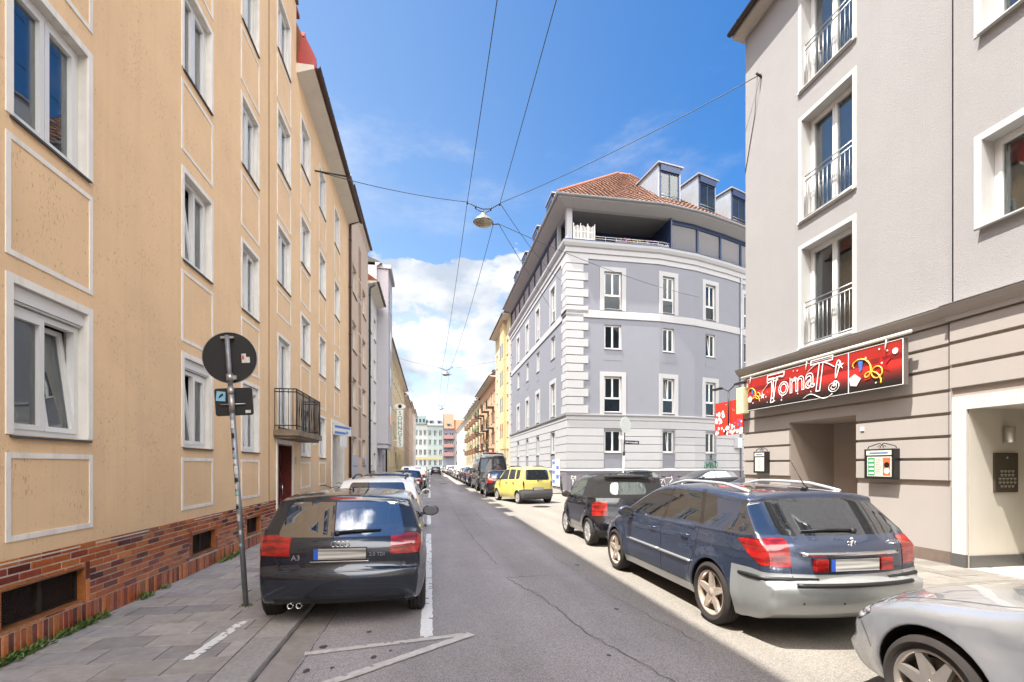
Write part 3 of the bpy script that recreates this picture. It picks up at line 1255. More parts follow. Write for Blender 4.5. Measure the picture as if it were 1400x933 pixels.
# ---------------- second beige house with eaves
FB = Fac([(LX, 13.8), (LX, 22.3)], 1, 13.8)
B = wthing('apartment_building', 'beige house with brown gutter and wide pale soffit, second on the left', 'building', (LX, 18, 0))
B_cols = [(14.3, 15.25), (16.55, 17.45), (19.1, 20.05)]
B_rows = [(1.98, 3.32), (4.75, 6.0), (7.5, 8.8), (10.25, 11.6)]
wins = [(a, b, z0, z1, ci, ri) for ci, (a, b) in enumerate(B_cols) for ri, (z0, z1) in enumerate(B_rows) if not (ci == 2 and ri == 0)]
door = (18.6, 20.9, .05, 3.3, .7)
block('wall', FB, B, 13.8, 22.3, -.25, 12.45, 11, [BEIGE, REVEAL, ROOM], [w[:4] for w in wins] + [door], .22)
tr = MB()
for (a, b, z0, z1, ci, ri) in wins:
    window(FB, B, a, b, z0, z1, dep=.09, sash=2, surround=.075, smat=BEIGEW, sillmat=SLATE, curtain=.12, sill=.03)
    zb = (z0 - 1.15) if ri else 1.06
    tr = MB()
    ring(FB, tr, a - .075, b + .075, zb, z0 - .16, .05, .0005, .010)
    tr.build('panel_border', BEIGEW, B)
dm = MB()
FB.box(dm, 18.604, 20.896, .052, 3.296, -.68, -.62)
for k in range(3):
    ring(FB, dm, 18.7 + k * .74, 19.36 + k * .74, .3, 3.1, .09, -.619, -.59)
dm.build('gate_door', DOORRED, B)
dm = MB()
ring(FB, dm, 18.45, 21.05, .05, 3.44, .149, .0005, .03, wb=0)
dm.build('door_frame', BEIGEW, B)
pb = MB()
FB.box(pb, 13.8, 18.44, .05, .87, .0005, .02)
FB.box(pb, 21.06, 22.3, .05, .87, .0005, .02)
pb.build('plinth', mat('dull_brick_plinth', (.26, .10, .055), .7, noise=.5, nscale=14, bump=.3, bscale=30), B)
# soffit, fascia, gutter, roof, dormers
sf = MB()
FB.sweep(sf, 13.8, 22.3, [(12.45, 0), (12.62, .46), (12.72, .46), (12.72, -.1), (12.46, -.1)])
sf.build('soffit', SOFF, B)
gutter(FB, 13.8, 22.35, 12.72, .54, .085, B, PIPE)
rf = MB()
FB.sweep(rf, 13.91, 22.3, [(12.73, .46), (12.8, .46), (17.3, -1.5), (19.2, -5.5), (12.8, -11.1), (12.73, -11.1)])
rf.build('roof', mat('red_tile_roof', (.30, .10, .05), .85, noise=.4, nscale=5, bump=.6, bscale=9), B)
for q in (14.9, 17.2, 19.8):
    dmr = MB()
    FB.box(dmr, q, q + 1.5, 13.6, 16.3, -2.6, -.72)
    FB.box(dmr, q - .1, q + 1.6, 16.3, 16.42, -2.8, -.6, 1)
    w_ = dmr.build('dormer', [WHITE, mat('red_sheet_metal', (.30, .03, .025), .45, .2, noise=.2)], B)
    p_ = MB()
    FB.box(p_, q + .2, q + 1.3, 14.4, 15.9, -.719, -.7)
    p_.build('dormer_window', GLASSF, w_)
vb = MB()
FB.sweep(vb, 13.815, 13.9, [(12.6, .02), (12.64, .52), (12.95, .50), (13.5, .22), (13.4, .12), (12.9, .02)])
vb.build('verge_flashing', mat('red_sheet_metal', (.30, .03, .025), .45, .2), B)
downpipe(FB, B, 22.15, .05, 12.7, .09, .055, PIPE, kick=.45)

# ---------------- row continuing on the left
CREAM_PINK = stucco('pink_beige_render', (.56, .44, .35), noise=.08, grime=.2)
WHITEW = stucco('white_render', (.62, .60, .58), noise=.06, grime=.2)
LILAC = stucco('lilac_render', (.40, .39, .42), noise=.05, grime=.15)
YELLOWW = stucco('pale_yellow_render', (.64, .56, .40), noise=.06, grime=.2)
TAUPE = stucco('taupe_render', (.40, .33, .27), noise=.06, grime=.2)


def rowhouse(name, F, a, b, H, wall, rows, cols, label, depth=11, ww=1.0, roofm=None, pitch=4.2, over=.35, gutm=None, dormers=0, sash=2, gdoor=True, groundwin=True,
             surround=0., smat=None, wh=1.4, plinth=None, shutters=False, loc=None, low=False, glass=None, trans=0., roofback=None):
    T = wthing(name, label, 'building', loc or F.P((a + b) / 2, 0, 0))
    holes, wins = [], []
    n = cols
    for i in range(n):
        c = a + (b - a) * (i + .5) / n
        for r, z0 in enumerate(rows):
            if r == 0 and not groundwin:
                continue
            if r == 0 and gdoor and i == n // 2:
                holes.append((c - .6, c + .6, .05, 2.5, .3))
                continue
            w_ = (c - ww / 2, c + ww / 2, z0, z0 + wh)
            holes.append(w_)
            wins.append(w_)
    block('wall', F, T, a, b, -.25, H, depth, [wall, wall, ROOM], holes, .2, room=.5)
    for w_ in wins:
        window(F, T, *w_, dep=.12, sash=sash, sill=.05, sillmat=SLATE if not shutters else None, surround=surround, smat=smat, simple=True, glass=glass or GLASSF, trans=trans)
    if gdoor:
        c = a + (b - a) * (n // 2 + .5) / n
        d2 = MB()
        F.box(d2, c - .595, c + .595, .052, 2.495, -.29, -.24)
        d2.build('door', mat('brown_wood_door', (.10, .05, .03), .5, noise=.3), T)
    e = MB()
    F.sweep(e, a, b, [(H, 0), (H + .12, over), (H + .2, over), (H + .2, -.1), (H, -.1)])
    e.build('eaves', SOFF, T)
    rr = MB()
    F.sweep(rr, a, b, [(H + .205, over), (H + .27, over), (H + pitch, -depth / 2), (H + .27, -depth - .3), (H + .205, -depth - .3)])
    rr.build('roof', roofm or TILE_R, T)
    gutter(F, a, b, H + .2, over + .07, .07, T, gutm or PIPE)
    for k in range(dormers):
        c = a + (b - a) * (k + .5) / dormers
        dm_ = MB()
        F.box(dm_, c - .7, c + .7, H + .3, H + 2.0, -3, -.45)
        F.box(dm_, c - .82, c + .82, H + 2.0, H + 2.1, -3.2, -.3)
        do = dm_.build('dormer', mat('dormer_zinc', (.30, .31, .33), .5, .3, noise=.15), T)
        p_ = MB()
        F.box(p_, c - .5, c + .5, H + .7, H + 1.85, -.449, -.43)
        p_.build('dormer_window', GLASSF, do)
    if plinth:
        p_ = MB()
        F.box(p_, a, b, .05, .6, .0005, .03)
        p_.build('plinth', plinth, T)
    return T


def FL(a, b, x=LX):
    return Fac([(x, a), (x, b)], 1, a)


def FR(a, b, x=RX):
    return Fac([(x, a), (x, b)], -1, a)


rowhouse('apartment_building', FL(-60, -9), -60, -9, 14.0, BEIGE, [1.9, 4.8, 7.6, 10.4], 14, 'long plastered house behind the camera on the left side of the street', over=.4)
rowhouse('apartment_building', FR(-60, -9.02), -60, -9.02, 13.6, WHITEW, [1.9, 4.8, 7.6, 10.4], 14, 'long white house behind the camera on the right side of the street', over=.4)
F_ = FL(22.3, 29)
C = rowhouse('apartment_building', F_, 22.3, 29, 14.2, CREAM_PINK, [1.7, 4.5, 7.2, 9.9], 2, 'pinkish beige plastered house with brown slit panels between its windows', gdoor=False, over=.12, ww=1.3, dormers=1)
pn = MB()
for z in (3.2, 5.9, 8.6, 11.4):
    F_.box(pn, 25.25, 26.05, z, z + 1.5, .0005, .02)
    F_.box(pn, 25.3, 26.0, z - 1.05, z - .2, .0005, .02)
pn.build('wall_panel', mat('brown_panel', (.33, .22, .15), .8, noise=.2), C)
dr = MB()
F_.box(dr, 22.9, 24.9, .05, 2.2, .0005, .03)
F_.box(dr, 27.6, 28.6, .05, 2.2, .0005, .03)
dr.build('garage_door', mat('pale_grey_gate', (.42, .42, .46), .6, noise=.1), C)
F_ = FL(29, 33.6)
D = rowhouse('apartment_building', F_, 29, 33.6, 12.4, WHITEW, [1.7, 4.5, 7.2, 9.9], 2, 'narrow white house squeezed between the pinkish beige and the lilac house', gdoor=True, over=.5, ww=1.1)
downpipe(F_, D, 29.1, .05, 12.4, .09, .06, DARKMETAL, kick=.3)
F_ = FL(33.6, 40, LX)
E_ = rowhouse('apartment_building', F_, 33.6, 40, 15.4, LILAC, [1.7, 4.5, 7.2, 9.9, 12.6], 2, 'lilac grey house taller than its neighbours with a full height bay', over=.2, gdoor=True, pitch=2.6, roofm=SLATE)
oy = MB()
F_.box(oy, 33.9, 37.2, 3.2, 15.3, .001, .75)
F_.box(oy, 33.8, 37.3, 15.3, 15.55, -.1, .95)
F_.box(oy, 33.98, 37.12, 2.9, 3.199, .001, .68)
oo = oy.build('bay', LILAC, E_)
ow = MB()
for z in (4.6, 7.3, 10, 12.7):
    F_.box(ow, 34.9, 36.2, z, z + 1.4, .7505, .77)
ow.build('bay_window', GLASSF, oo)
F_ = FL(40, 69)
G_ = rowhouse('office_building', F_, 40, 69, 12.0, YELLOWW, [1.5, 4.6, 7.3, 9.9], 11, 'long pale yellow building carrying the vertical lettered sign', over=.45, ww=1.1, gdoor=True, pitch=4.5, gutm=DARKMETAL, wh=1.5)
downpipe(F_, G_, 40.1, .05, 12.0, .09, .06, DARKMETAL, kick=.3)
pl = MB()
for k in range(12):
    F_.box(pl, 40.15 + 29 * k / 12 + .0, 40.45 + 29 * k / 12, .05, 3.6, .0005, .10)
pl.build('pilaster', mat('ochre_stone', (.45, .37, .25), .8, noise=.2), G_)
F_ = FL(69, 84)
rowhouse('apartment_building', F_, 69, 84, 11.5, TAUPE, [1.6, 4.4, 7.1, 9.4], 6, 'taupe house beyond the long pale yellow building', over=.4, dormers=3)
F_ = FL(84, 104)
rowhouse('apartment_building', F_, 84, 104, 12.6, CREAM_PINK, [1.6, 4.4, 7.1, 9.8], 8, 'pale pinkish house last but one of the left row', over=.4, roofm=SLATE, pitch=3)
F_ = FL(104, 124)
rowhouse('apartment_building', F_, 104, 124, 13.6, WHITEW, [1.6, 4.4, 7.1, 9.8], 8, 'off white house closing the left row at the crossing', over=.4, pitch=3)

# vertical lettered sign on the yellow building
sg = thing('vertical_sign', 'tall narrow white sign with green letters and an eye on the pale yellow building', 'sign', (LX + .62, 49, 5.5))
m_ = MB()
m_.bbox(-.30, .30, -.07, .07, -1.95, 1.75, .02)
for z in (-1.3, 1.2):
    m_.tube([(-.62, 0, z), (-.29, 0, z)], .03)
m_.build('sign_box', mat('white_enamel', (.80, .80, .78), .35), sg)
GREEN = mat('green_letter', (.01, .20, .15), .4)
lt = MB()
for i, ch in enumerate('SOHNGES'):
    vs, fs = text_mb(ch, .62, ext=.012)
    lt.add([(v[0], -.083 - v[2] * .5, 1.42 - i * .51 + v[1]) for v in vs], fs)
lt.build('letters', GREEN, sg)
ey = MB()
pts = [(math.cos(R(a)) * .55, math.sin(R(a)) * .27) for a in range(0, 360, 20)]
ey.prism(pts, -.05, .05, lambda a, b, d: (a, d, 2.12 + b))
e_ = ey.build('eye_emblem', mat('white_enamel', (.80, .80, .78), .35), sg)
ey = MB()
ey.disc((0, -.07, 2.12), .19, 'Y', 24, 0, .018)
ey.build('pupil', DARKMETAL, e_)

# ================================================================== END OF THE STREET
ENDW = stucco('street_end_white', (.26, .26, .26))
MINT = stucco('mint_render', (.24, .29, .28), noise=.05, grime=.15)
MINTW = stucco('pale_mint_render', (.31, .34, .33), noise=.05, grime=.15)
ENDY = 172


def FEx(a, b):
    return Fac([(a, ENDY), (b, ENDY)], 1, a)


rows = [1.6, 5.3, 8.9, 12.2]
e1 = rowhouse('town_house', FEx(-7.2, -1.0), -7.2, -1.0, 16.0, MINTW, rows, 4, 'pale mint town house with turquoise attic storey at the street end', ww=.9, wh=1.9, over=.3, roofm=SLATE, pitch=2.4, gdoor=False, glass=GLASSF, surround=.12, smat=ENDW)
e2 = rowhouse('town_house', FEx(-1.0, 4.6), -1.0, 4.6, 15.6, MINT, rows, 3, 'mint green town house with white dormered roof at the street end', ww=1.0, wh=1.9, over=.3, roofm=mat('zinc_roof', (.20, .21, .22), .5, .4, noise=.1), pitch=5.5, gdoor=False, dormers=2, surround=.12, smat=ENDW)
at = MB()
FEx(-7, -1.2).box(at, -6.9, -1.4, 16.25, 19.2, -4, -.4)
a1 = at.build('attic', mat('turquoise_sheet', (.18, .25, .26), .5, noise=.05), e1)
at = MB()
for k in range(4):
    FEx(-7, -1.2).box(at, -6.3 + k * 1.25, -5.6 + k * 1.25, 16.9, 18.2, -.399, -.38)
at.build('attic_window', GLASSF, a1)
for F_, x0, x1, T in ((FEx(-7.2, -1), -7.2, -1.0, e1), (FEx(-1, 4.6), -1.0, 4.6, e2)):
    sh = MB()
    F_.box(sh, x0 + .02, x1 - .02, 3.6, 4.6, .001, .12)
    sh.build('shop_fascia', mat('yellow_shop_band', (.30, .25, .14), .7, noise=.05), T)
e3 = rowhouse('town_house', FEx(4.6, 8.6), 4.6, 8.6, 14.6, stucco('slate_blue_render', (.15, .155, .20), grime=.1), [5.3, 8.6, 11.6], 2, 'dark blue town house with pink balconies and orange roof at the street end', ww=1.2, wh=1.6, over=.3, roofm=mat('orange_tile', (.23, .115, .07), .8, noise=.2, nscale=3), pitch=6, gdoor=False, dormers=1)
bl = MB()
for z in (4.9, 8.0, 11.1):
    FEx(4.6, 8.6).box(bl, 4.75, 8.4, z, z + 1.35, .002, 1.0)
bl.build('balcony', mat('pink_balcony', (.28, .15, .135), .7, noise=.15), e3)
rowhouse('town_house', FEx(8.6, 22), 8.6, 22, 13.5, ENDW, rows[:3], 6, 'white town house right of the dark blue one at the street end', over=.3, pitch=5, gdoor=False)
rowhouse('town_house', FEx(-24, -7.2), -24, -7.2, 14.5, CREAM_PINK, rows[:3], 7, 'pinkish town house left of the pale mint one at the street end', over=.3, pitch=5, gdoor=False)

# ================================================================== RIGHT ROW beyond the grey corner block
YEL = stucco('warm_yellow_render', (.55, .43, .23), noise=.05, grime=.15)
CRM = stucco('cream_render', (.48, .42, .29), noise=.05, grime=.15)
ORG = stucco('apricot_render', (.48, .30, .19), noise=.06, grime=.15)
WHT2 = stucco('bright_white_render', (.48, .475, .47), noise=.05, grime=.12)
DBROWN = mat('dark_brown_roof', (.09, .045, .035), .8, noise=.3, nscale=5)


def pots(par, F, q0, q1, z, d, seed, n=40, cols=((.05, .16, .03), (.22, .20, .03))):
    """window-box plants: leaf faces"""
    rnd = random.Random(seed)
    mb = MB()
    for k in range(n):
        q, zz, dd = rnd.uniform(q0, q1), z + rnd.uniform(-.25, .45), d + rnd.uniform(-.2, .2)
        c = Vector(F.P(q, zz, dd))
        u = Vector((rnd.uniform(-1, 1), rnd.uniform(-1, 1), rnd.uniform(-1, 1))).normalized() * .11
        v = Vector((rnd.uniform(-1, 1), rnd.uniform(-1, 1), rnd.uniform(-1, 1))).normalized() * .09
        mb.col = rnd.choice(cols)
        mb.add([c - u, c - v, c + u, c + v], [(0, 1, 2, 3)])
    return mb.build('balcony_plant', mat('leaves', attr='tone', rough=.7, noise=.3), par, fixn=False)


F_ = FR(52, 63.5)
Y_ = rowhouse('apartment_building', F_, 52, 63.5, 18.4, CRM, [1.8, 4.9, 8.0, 11.1, 14.3], 4, 'tall cream and yellow house with wide eaves beside the grey corner block', over=.75, roofm=DBROWN, pitch=4, ww=1.1, wh=1.8, dormers=3, gdoor=True)
bb = MB()
F_.box(bb, 54.3, 57.2, 3.6, 18.38, .001, .35)
F_.box(bb, 54.35, 57.1, 2.6, 3.599, .001, .30, 1)
for z in (4.9, 8.0, 11.1, 14.3):
    for q in (54.8, 56.1):
        F_.box(bb, q, q + .8, z, z + 1.7, .3505, .37, 2)
bb.build('oriel', [YEL, mat('ochre_stone', (.45, .37, .25), .8, noise=.2), GLASSF], Y_)
F_ = FR(63.5, 84)
O_ = rowhouse('apartment_building', F_, 63.5, 84, 13.6, ORG, [1.8, 4.7, 7.6, 10.5], 7, 'apricot house with dark balconies and balcony plants', over=.8, roofm=DBROWN, pitch=5, ww=1.1, wh=1.6, dormers=5)
bl = MB()
for i, q in enumerate((65, 70.8, 76.8, 81)):
    for z in (3.9, 6.8, 9.7):
        F_.box(bl, q, q + 2.1, z, z + .12, .001, .95)
        for k in range(22):
            F_.box(bl, q + k * .1, q + k * .1 + .02, z + .12, z + 1.05, .92, .94)
        F_.box(bl, q, q + 2.1, z + 1.05, z + 1.1, .9, .95)
bl.build('balcony', DARKMETAL, O_)
for i, (q, z) in enumerate(((65, 4.9), (65, 7.7), (70.8, 10.5), (76.8, 7.8), (81, 7.7), (81, 10.6), (76.8, 4.8))):
    pots(O_, F_, q, q + 2, z, .95, i)
aw = MB()
F_.sweep(aw, 71, 75, [(7.2, .02), (6.4, 1.2), (6.36, 1.2), (7.1, .02)])
aw.build('awning', mat('green_awning', (.05, .28, .22), .7), O_)
F_ = FR(84, 118)
W_ = rowhouse('apartment_building', F_, 84, 118, 13.0, CRM, [1.8, 4.7, 7.6, 10.4], 12, 'long cream house with climbing plants and small balconies', over=.5, roofm=mat('orange_tile', (.23, .115, .07), .8, noise=.2, nscale=3), pitch=5.5, ww=1.1, wh=1.6, dormers=8)
bl = MB()
for i, q in enumerate((86, 92, 98, 104, 110)):
    for z in (3.9, 6.8, 9.7):
        F_.box(bl, q, q + 1.8, z, z + 1.0, .001, .8)
bl.build('balcony', mat('brown_balcony', (.20, .10, .06), .7, noise=.2), W_)
for i, (q, z) in enumerate(((86, 8.0), (92, 5.2), (98, 8), (98, 9.2), (104, 8), (92, 10.9), (110, 5))):
    pots(W_, F_, q, q + 1.8, z, .9, i + 20, n=60)
F_ = FR(118, 157)
rowhouse('apartment_building', F_, 118, 157, 12.6, WHT2, [1.8, 4.7, 7.6, 10.2], 12, 'plain white house closing the right row at the crossing', over=.4, roofm=TILE_R, pitch=5.5, ww=1.1, wh=1.6)
# ================================================================== RIGHT: warm grey corner house with the red sign
TAUP = stucco('taupe_rustic', (.335, .305, .285), bump=.12, bscale=120, noise=.04, grime=.12)
TAUPD = stucco('taupe_recess', (.32, .27, .235), bump=.12, bscale=120, noise=.05, grime=.2)
GRAINY = stucco('grainy_light_render', (.30, .291, .29), bump=.95, bscale=85, noise=.05, grime=.10)
CREAMN = stucco('cream_niche', (.52, .49, .43), bump=.15, noise=.05, grime=.15)
FRAMEW = mat('white_facade_frame', (.46, .455, .445), .7, noise=.05, nscale=4, streak=.12)
FT = Fac([(RX, -9), (RX, 12.0)], -1, -9)
T = wthing('corner_house', 'light grey grainy plastered corner house with rusticated taupe ground floor, right foreground', 'building', (RX, 2, 0))
fw = []          # french windows
for z0, z1 in ((4.52, 6.85), (7.52, 9.9), (10.62, 12.95)):
    fw.append((8.58, 9.96, z0, z1))
rw = [(4.75, 6.18, z0, z1) for z0, z1 in ((5.52, 6.9), (8.6, 9.95), (11.6, 12.95))]
rw += [(1.6, 3.0, z0, z1) for z0, z1 in ((5.52, 6.9), (8.6, 9.95), (11.6, 12.95))]
rw += [(-3.4, -2.0, z0, z1) for z0, z1 in ((5.52, 6.9), (8.6, 9.95), (11.6, 12.95))]
up = MB()
FT.skin(up, 6.66, 12, 4.2, 13.6, fw, .30, 0, 1)
FT.skin(up, -9, 6.60, 4.2, 13.6, rw, .30, 0, 1, d=.05)
FT.box(up, 6.60, 6.66, 4.2, 13.6, -.05, -.03)
up.add([FT.P(12, .05, 0), FT.P(12, 13.6, 0), FT.P(12, 13.6, -14), FT.P(12, .05, -14)], [(0, 1, 2, 3)], 0)
up.add([FT.P(-9, 13.6, .05), FT.P(12, 13.6, .05), FT.P(12, 13.6, -14), FT.P(-9, 13.6, -14)], [(0, 1, 2, 3)], 0)
up.add([FT.P(-9, 0, .05), FT.P(-9, 13.6, .05), FT.P(-9, 13.6, -14), FT.P(-9, 0, -14)], [(0, 1, 2, 3)], 0)
up.add([FT.P(-9, 4.2, -1.9), FT.P(12, 4.2, -1.9), FT.P(12, 13.6, -1.9), FT.P(-9, 13.6, -1.9)], [(0, 1, 2, 3)], 2)
up.add([FT.P(-9, 4.2, 0), FT.P(12, 4.2, 0), FT.P(12, 4.2, -14), FT.P(-9, 4.2, -14)], [(0, 1, 2, 3)], 2)
up.build('upper_wall', [GRAINY, FRAMEW, ROOM], T, fixn=False)
# ground floor
PASS = (8.45, 10.30, .05, 2.75)
NICH = (4.35, 6.37, .05, 2.66)
gf = MB()
FT.skin(gf, 6.63, 12, -.2, 4.2, [PASS + (3.2,)], 3.2, 0, 0)
FT.skin(gf, -9, 6.63, -.2, 4.2, [NICH + (1.9,)], 1.9, 0, 1, d=.05)
gf.add([FT.P(PASS[0], .0, -2.2), FT.P(PASS[1], .0, -1.2), FT.P(PASS[1], 2.76, -1.2), FT.P(PASS[0], 2.76, -2.2)], [(0, 1, 2, 3)], 0)
gf.add([FT.P(NICH[0], .0, -1.9), FT.P(NICH[1], .0, -1.9), FT.P(NICH[1], 2.7, -1.9), FT.P(NICH[0], 2.7, -1.9)], [(0, 1, 2, 3)], 1)
gf.build('ground_floor_wall', [TAUPD, CREAMN], T, fixn=False)
# rustic bands standing proud, split around the openings
bd = MB()
ZB = [1.44, 1.83, 2.215, 2.60, 2.99, 3.38, 3.77, 4.14]
for i in range(len(ZB) - 1):
    z0, z1 = ZB[i] + .022, ZB[i + 1] - .022
    segs = [(-9, 6.62, .05), (6.68, 12.0, 0)]
    if ZB[i] < 2.9:
        segs = [(-9, 4.15, .05), (6.60, 6.625, .05), (6.68, PASS[0], 0), (PASS[1], 12.0, 0)]
        if ZB[i] > 2.55:
            z1s = [(6.68, PASS[0], 0), (PASS[1], 12.0, 0)]
    for a, b, dd in segs:
        zz0 = z0
        FT.sweep(bd, a, b, [(zz0, dd + .0005), (zz0 + .008, dd + .05), (z1 - .008, dd + .05), (z1, dd + .0005)])
    if 2.5 < ZB[i] < 2.9:
        FT.box(bd, PASS[0], PASS[1], 2.765, z1, .0005, .049)
FT.box(bd, -9, 4.15, .26, 1.40, .0505, .065)
FT.box(bd, 6.66, PASS[0] - .0, .26, 1.36, .0005, .02)
FT.box(bd, PASS[1], 12, .26, 1.36, .0005, .02)
bd.build('rustic_bands', TAUP, T)
pl = MB()
FT.box(pl, 6.66, PASS[0], .05, .26, .0005, .035)
FT.box(pl, PASS[1], 12, .05, .26, .0005, .035)
FT.box(pl, -9, 4.13, .05, .26, .0505, .085)
pl.build('plinth', mat('brown_plinth', (.16, .12, .095), .8, noise=.25, bump=.2), T)
co = MB()
CP = [(4.14, .0), (4.14, .09), (4.22, .10), (4.27, .16), (4.36, .22), (4.385, .22), (4.41, .0)]
FT.sweep(co, 6.66, 12.16, CP)
FT.sweep(co, -9, 6.659, [(z, d + .052) for z, d in CP])
co.build('cornice', TAUP, T)
cp = MB()
FT.sweep(cp, 6.66, 12.18, [(4.386, .23), (4.395, .23), (4.425, .0), (4.412, .0)])
FT.sweep(cp, -9, 6.659, [(4.386, .285), (4.395, .285), (4.425, .052), (4.412, .052)])
cp.build('cornice_flashing', GREYMETAL, T)
# white frame around the entrance niche, granite foot
fr = MB()
ring(FT, fr, 4.15, 6.60, .26, 2.86, .22, .0505, .085, wb=0)
fr.build('entrance_frame', FRAMEW, T)
GRAN = mat('speckled_granite', (.13, .125, .12), .35, noise=.7, nscale=90)
fg = MB()
FT.box(fg, 6.381, 6.61, .05, .258, .0505, .10)
FT.box(fg, 4.14, 4.349, .05, .258, .0505, .10)
fg.box(RX - .04, RX + 1.89, 6.345, 6.369, .052, .25)
fg.build('granite_foot', GRAN, T)
ip = MB()
ip.bbox(9.13, 9.60, 6.335, 6.368, 1.28, 1.93, .004)
i_ = ip.build('intercom_panel', mat('bronze_panel', (.10, .085, .065), .4, .6, noise=.1), T)
ib = MB()
for r in range(5):
    for c in range(5 if r in (2, 3) else 4):
        x = 9.20 + c * .075 + (.0 if r in (2, 3) else .035)
        z = 1.62 - r * .062
        ib.box(x, x + .05, 6.328, 6.3345, z, z + .022)
        ib.box(x + .01, x + .04, 6.329, 6.3345, z - .018, z - .008)
ib.disc((9.37, 6.334, 1.85), .018, 'Y', 16, 0, -.006)
ib.build('bell_buttons', mat('brushed_steel', (.55, .54, .50), .35, .8), i_)
wl = MB()
wl.lathe([(0, 0), (.07, 0), (.07, .26), (0, .26)], (9.36, 6.29, 2.10), 'Z', 20)
wl.build('wall_light', mat('brushed_steel', (.55, .54, .50), .35, .8), T)
# windows
for i, (a, b, z0, z1) in enumerate(fw):
    op = (i == 1)
    w = window(FT, T, a, b, z0, z1, dep=.24, sash=2, surround=.10, smat=FRAMEW, sill=.07, sillmat=FRAMEW, curtain=.34 if i != 1 else .2, lab='open french window' if op else None,
               curtmat=mat('striped_curtain', (.55, .56, .66), .9, noise=.3, nscale=6) if i == 2 else None)
    rl = MB()
    rh = z0 + 1.05
    for z in (rh, rh - .11, z0 + .09):
        rl.tube([FT.P(a + .02, z, -.07), FT.P(b - .02, z, -.07)], .014, 6)
    q = a + .03
    while q < b:
        rl.tube([FT.P(q, z0 + .09, -.07), FT.P(q, rh - .11, -.07)], .007, 5)
        q += .115
    for q in (a + .02, b - .02):
        rl.tube([FT.P(q, z0 + .02, -.07), FT.P(q, rh, -.07)], .014, 6)
    rl.build('railing', GREYMETAL, w)
    sb = MB()
    FT.box(sb, a - .1, b + .1, z0 - .055, z0 - .001, .001, .05)
    sb.build('threshold', FRAMEW, w)
for (a, b, z0, z1) in rw:
    FT2 = FT
    w = window(Fac([(RX - .05, -9), (RX - .05, 12)], -1, -9), T, a, b, z0, z1, dep=.24, sash=2, surround=.11, smat=FRAMEW, sill=.09, sillmat=FRAMEW, curtain=.3)
pp = MB()    # pot plant behind the lowest french window
rnd = random.Random(3)
base = Vector(FT.P(9.35, 4.6, -.5))
for k in range(34):
    a_ = rnd.uniform(0, 2 * math.pi)
    L_ = rnd.uniform(.35, .85)
    p1 = base + Vector((math.cos(a_) * .12, math.sin(a_) * .12, L_ * .8))
    p2 = base + Vector((math.cos(a_) * .35, math.sin(a_) * .35, L_ * (.9 if L_ > .5 else 1.1)))
    w_ = Vector((-math.sin(a_), math.cos(a_), 0)) * .018
    pp.add([base, p1 - w_, p1 + w_, p2], [(0, 1, 2), (1, 3, 2)])
o = pp.build('house_plant', mat('house_plant_leaf', (.06, .16, .03), .5, noise=.3), None, fixn=False)
tag(o, 'spiky green pot plant behind the lowest french window of the right corner house', 'plant')
# eaves
ev = MB()
FT.sweep(ev, -9, 12.1, [(13.6, .0), (13.66, .34), (13.78, .34), (13.78, -.1), (13.6, -.1)])
ev.build('eaves', mat('eaves_board', (.40, .36, .33), .8, noise=.1), T)
gutter(FT, -9, 12.12, 13.80, .42, .08, T, mat('dark_gutter', (.035, .03, .03), .5, .4))
rf = MB()
FT.sweep(rf, -9, 12.1, [(13.785, .34), (13.86, .34), (19, -7), (13.86, -14.3), (13.785, -14.3)])
rf.build('roof', DBROWN, T)
# small plates on the bands
sm = MB()
FT.box(sm, 8.26, 8.34, 2.42, 2.50, .0505, .07)
sm.build('junction_box', WHITE, T)
vg = MB()
vg.box(RX + 1.3, RX + 1.4, 9.3, 9.9, 1.02, 1.2)
# ---- red sign board
RED = mat('sign_red', (.33, .02, .016), .32, noise=.08, nscale=2)
RED2 = mat('sign_dark_red', (.17, .012, .012), .32)
RED3 = mat('sign_bright_red', (.48, .025, .02), .32)
BLK = mat('sign_black', (.012, .008, .009), .3)
YLW = mat('sign_yellow', (.75, .50, .05), .4)
BLU = mat('sign_blue', (.05, .15, .45), .4)
WHS = mat('sign_white', (.82, .82, .80), .4)
S = thing('shop_sign', 'long red and black sign board lettered in white outline on the taupe ground floor', 'sign', (RX - .27, 9.55, 3.6))


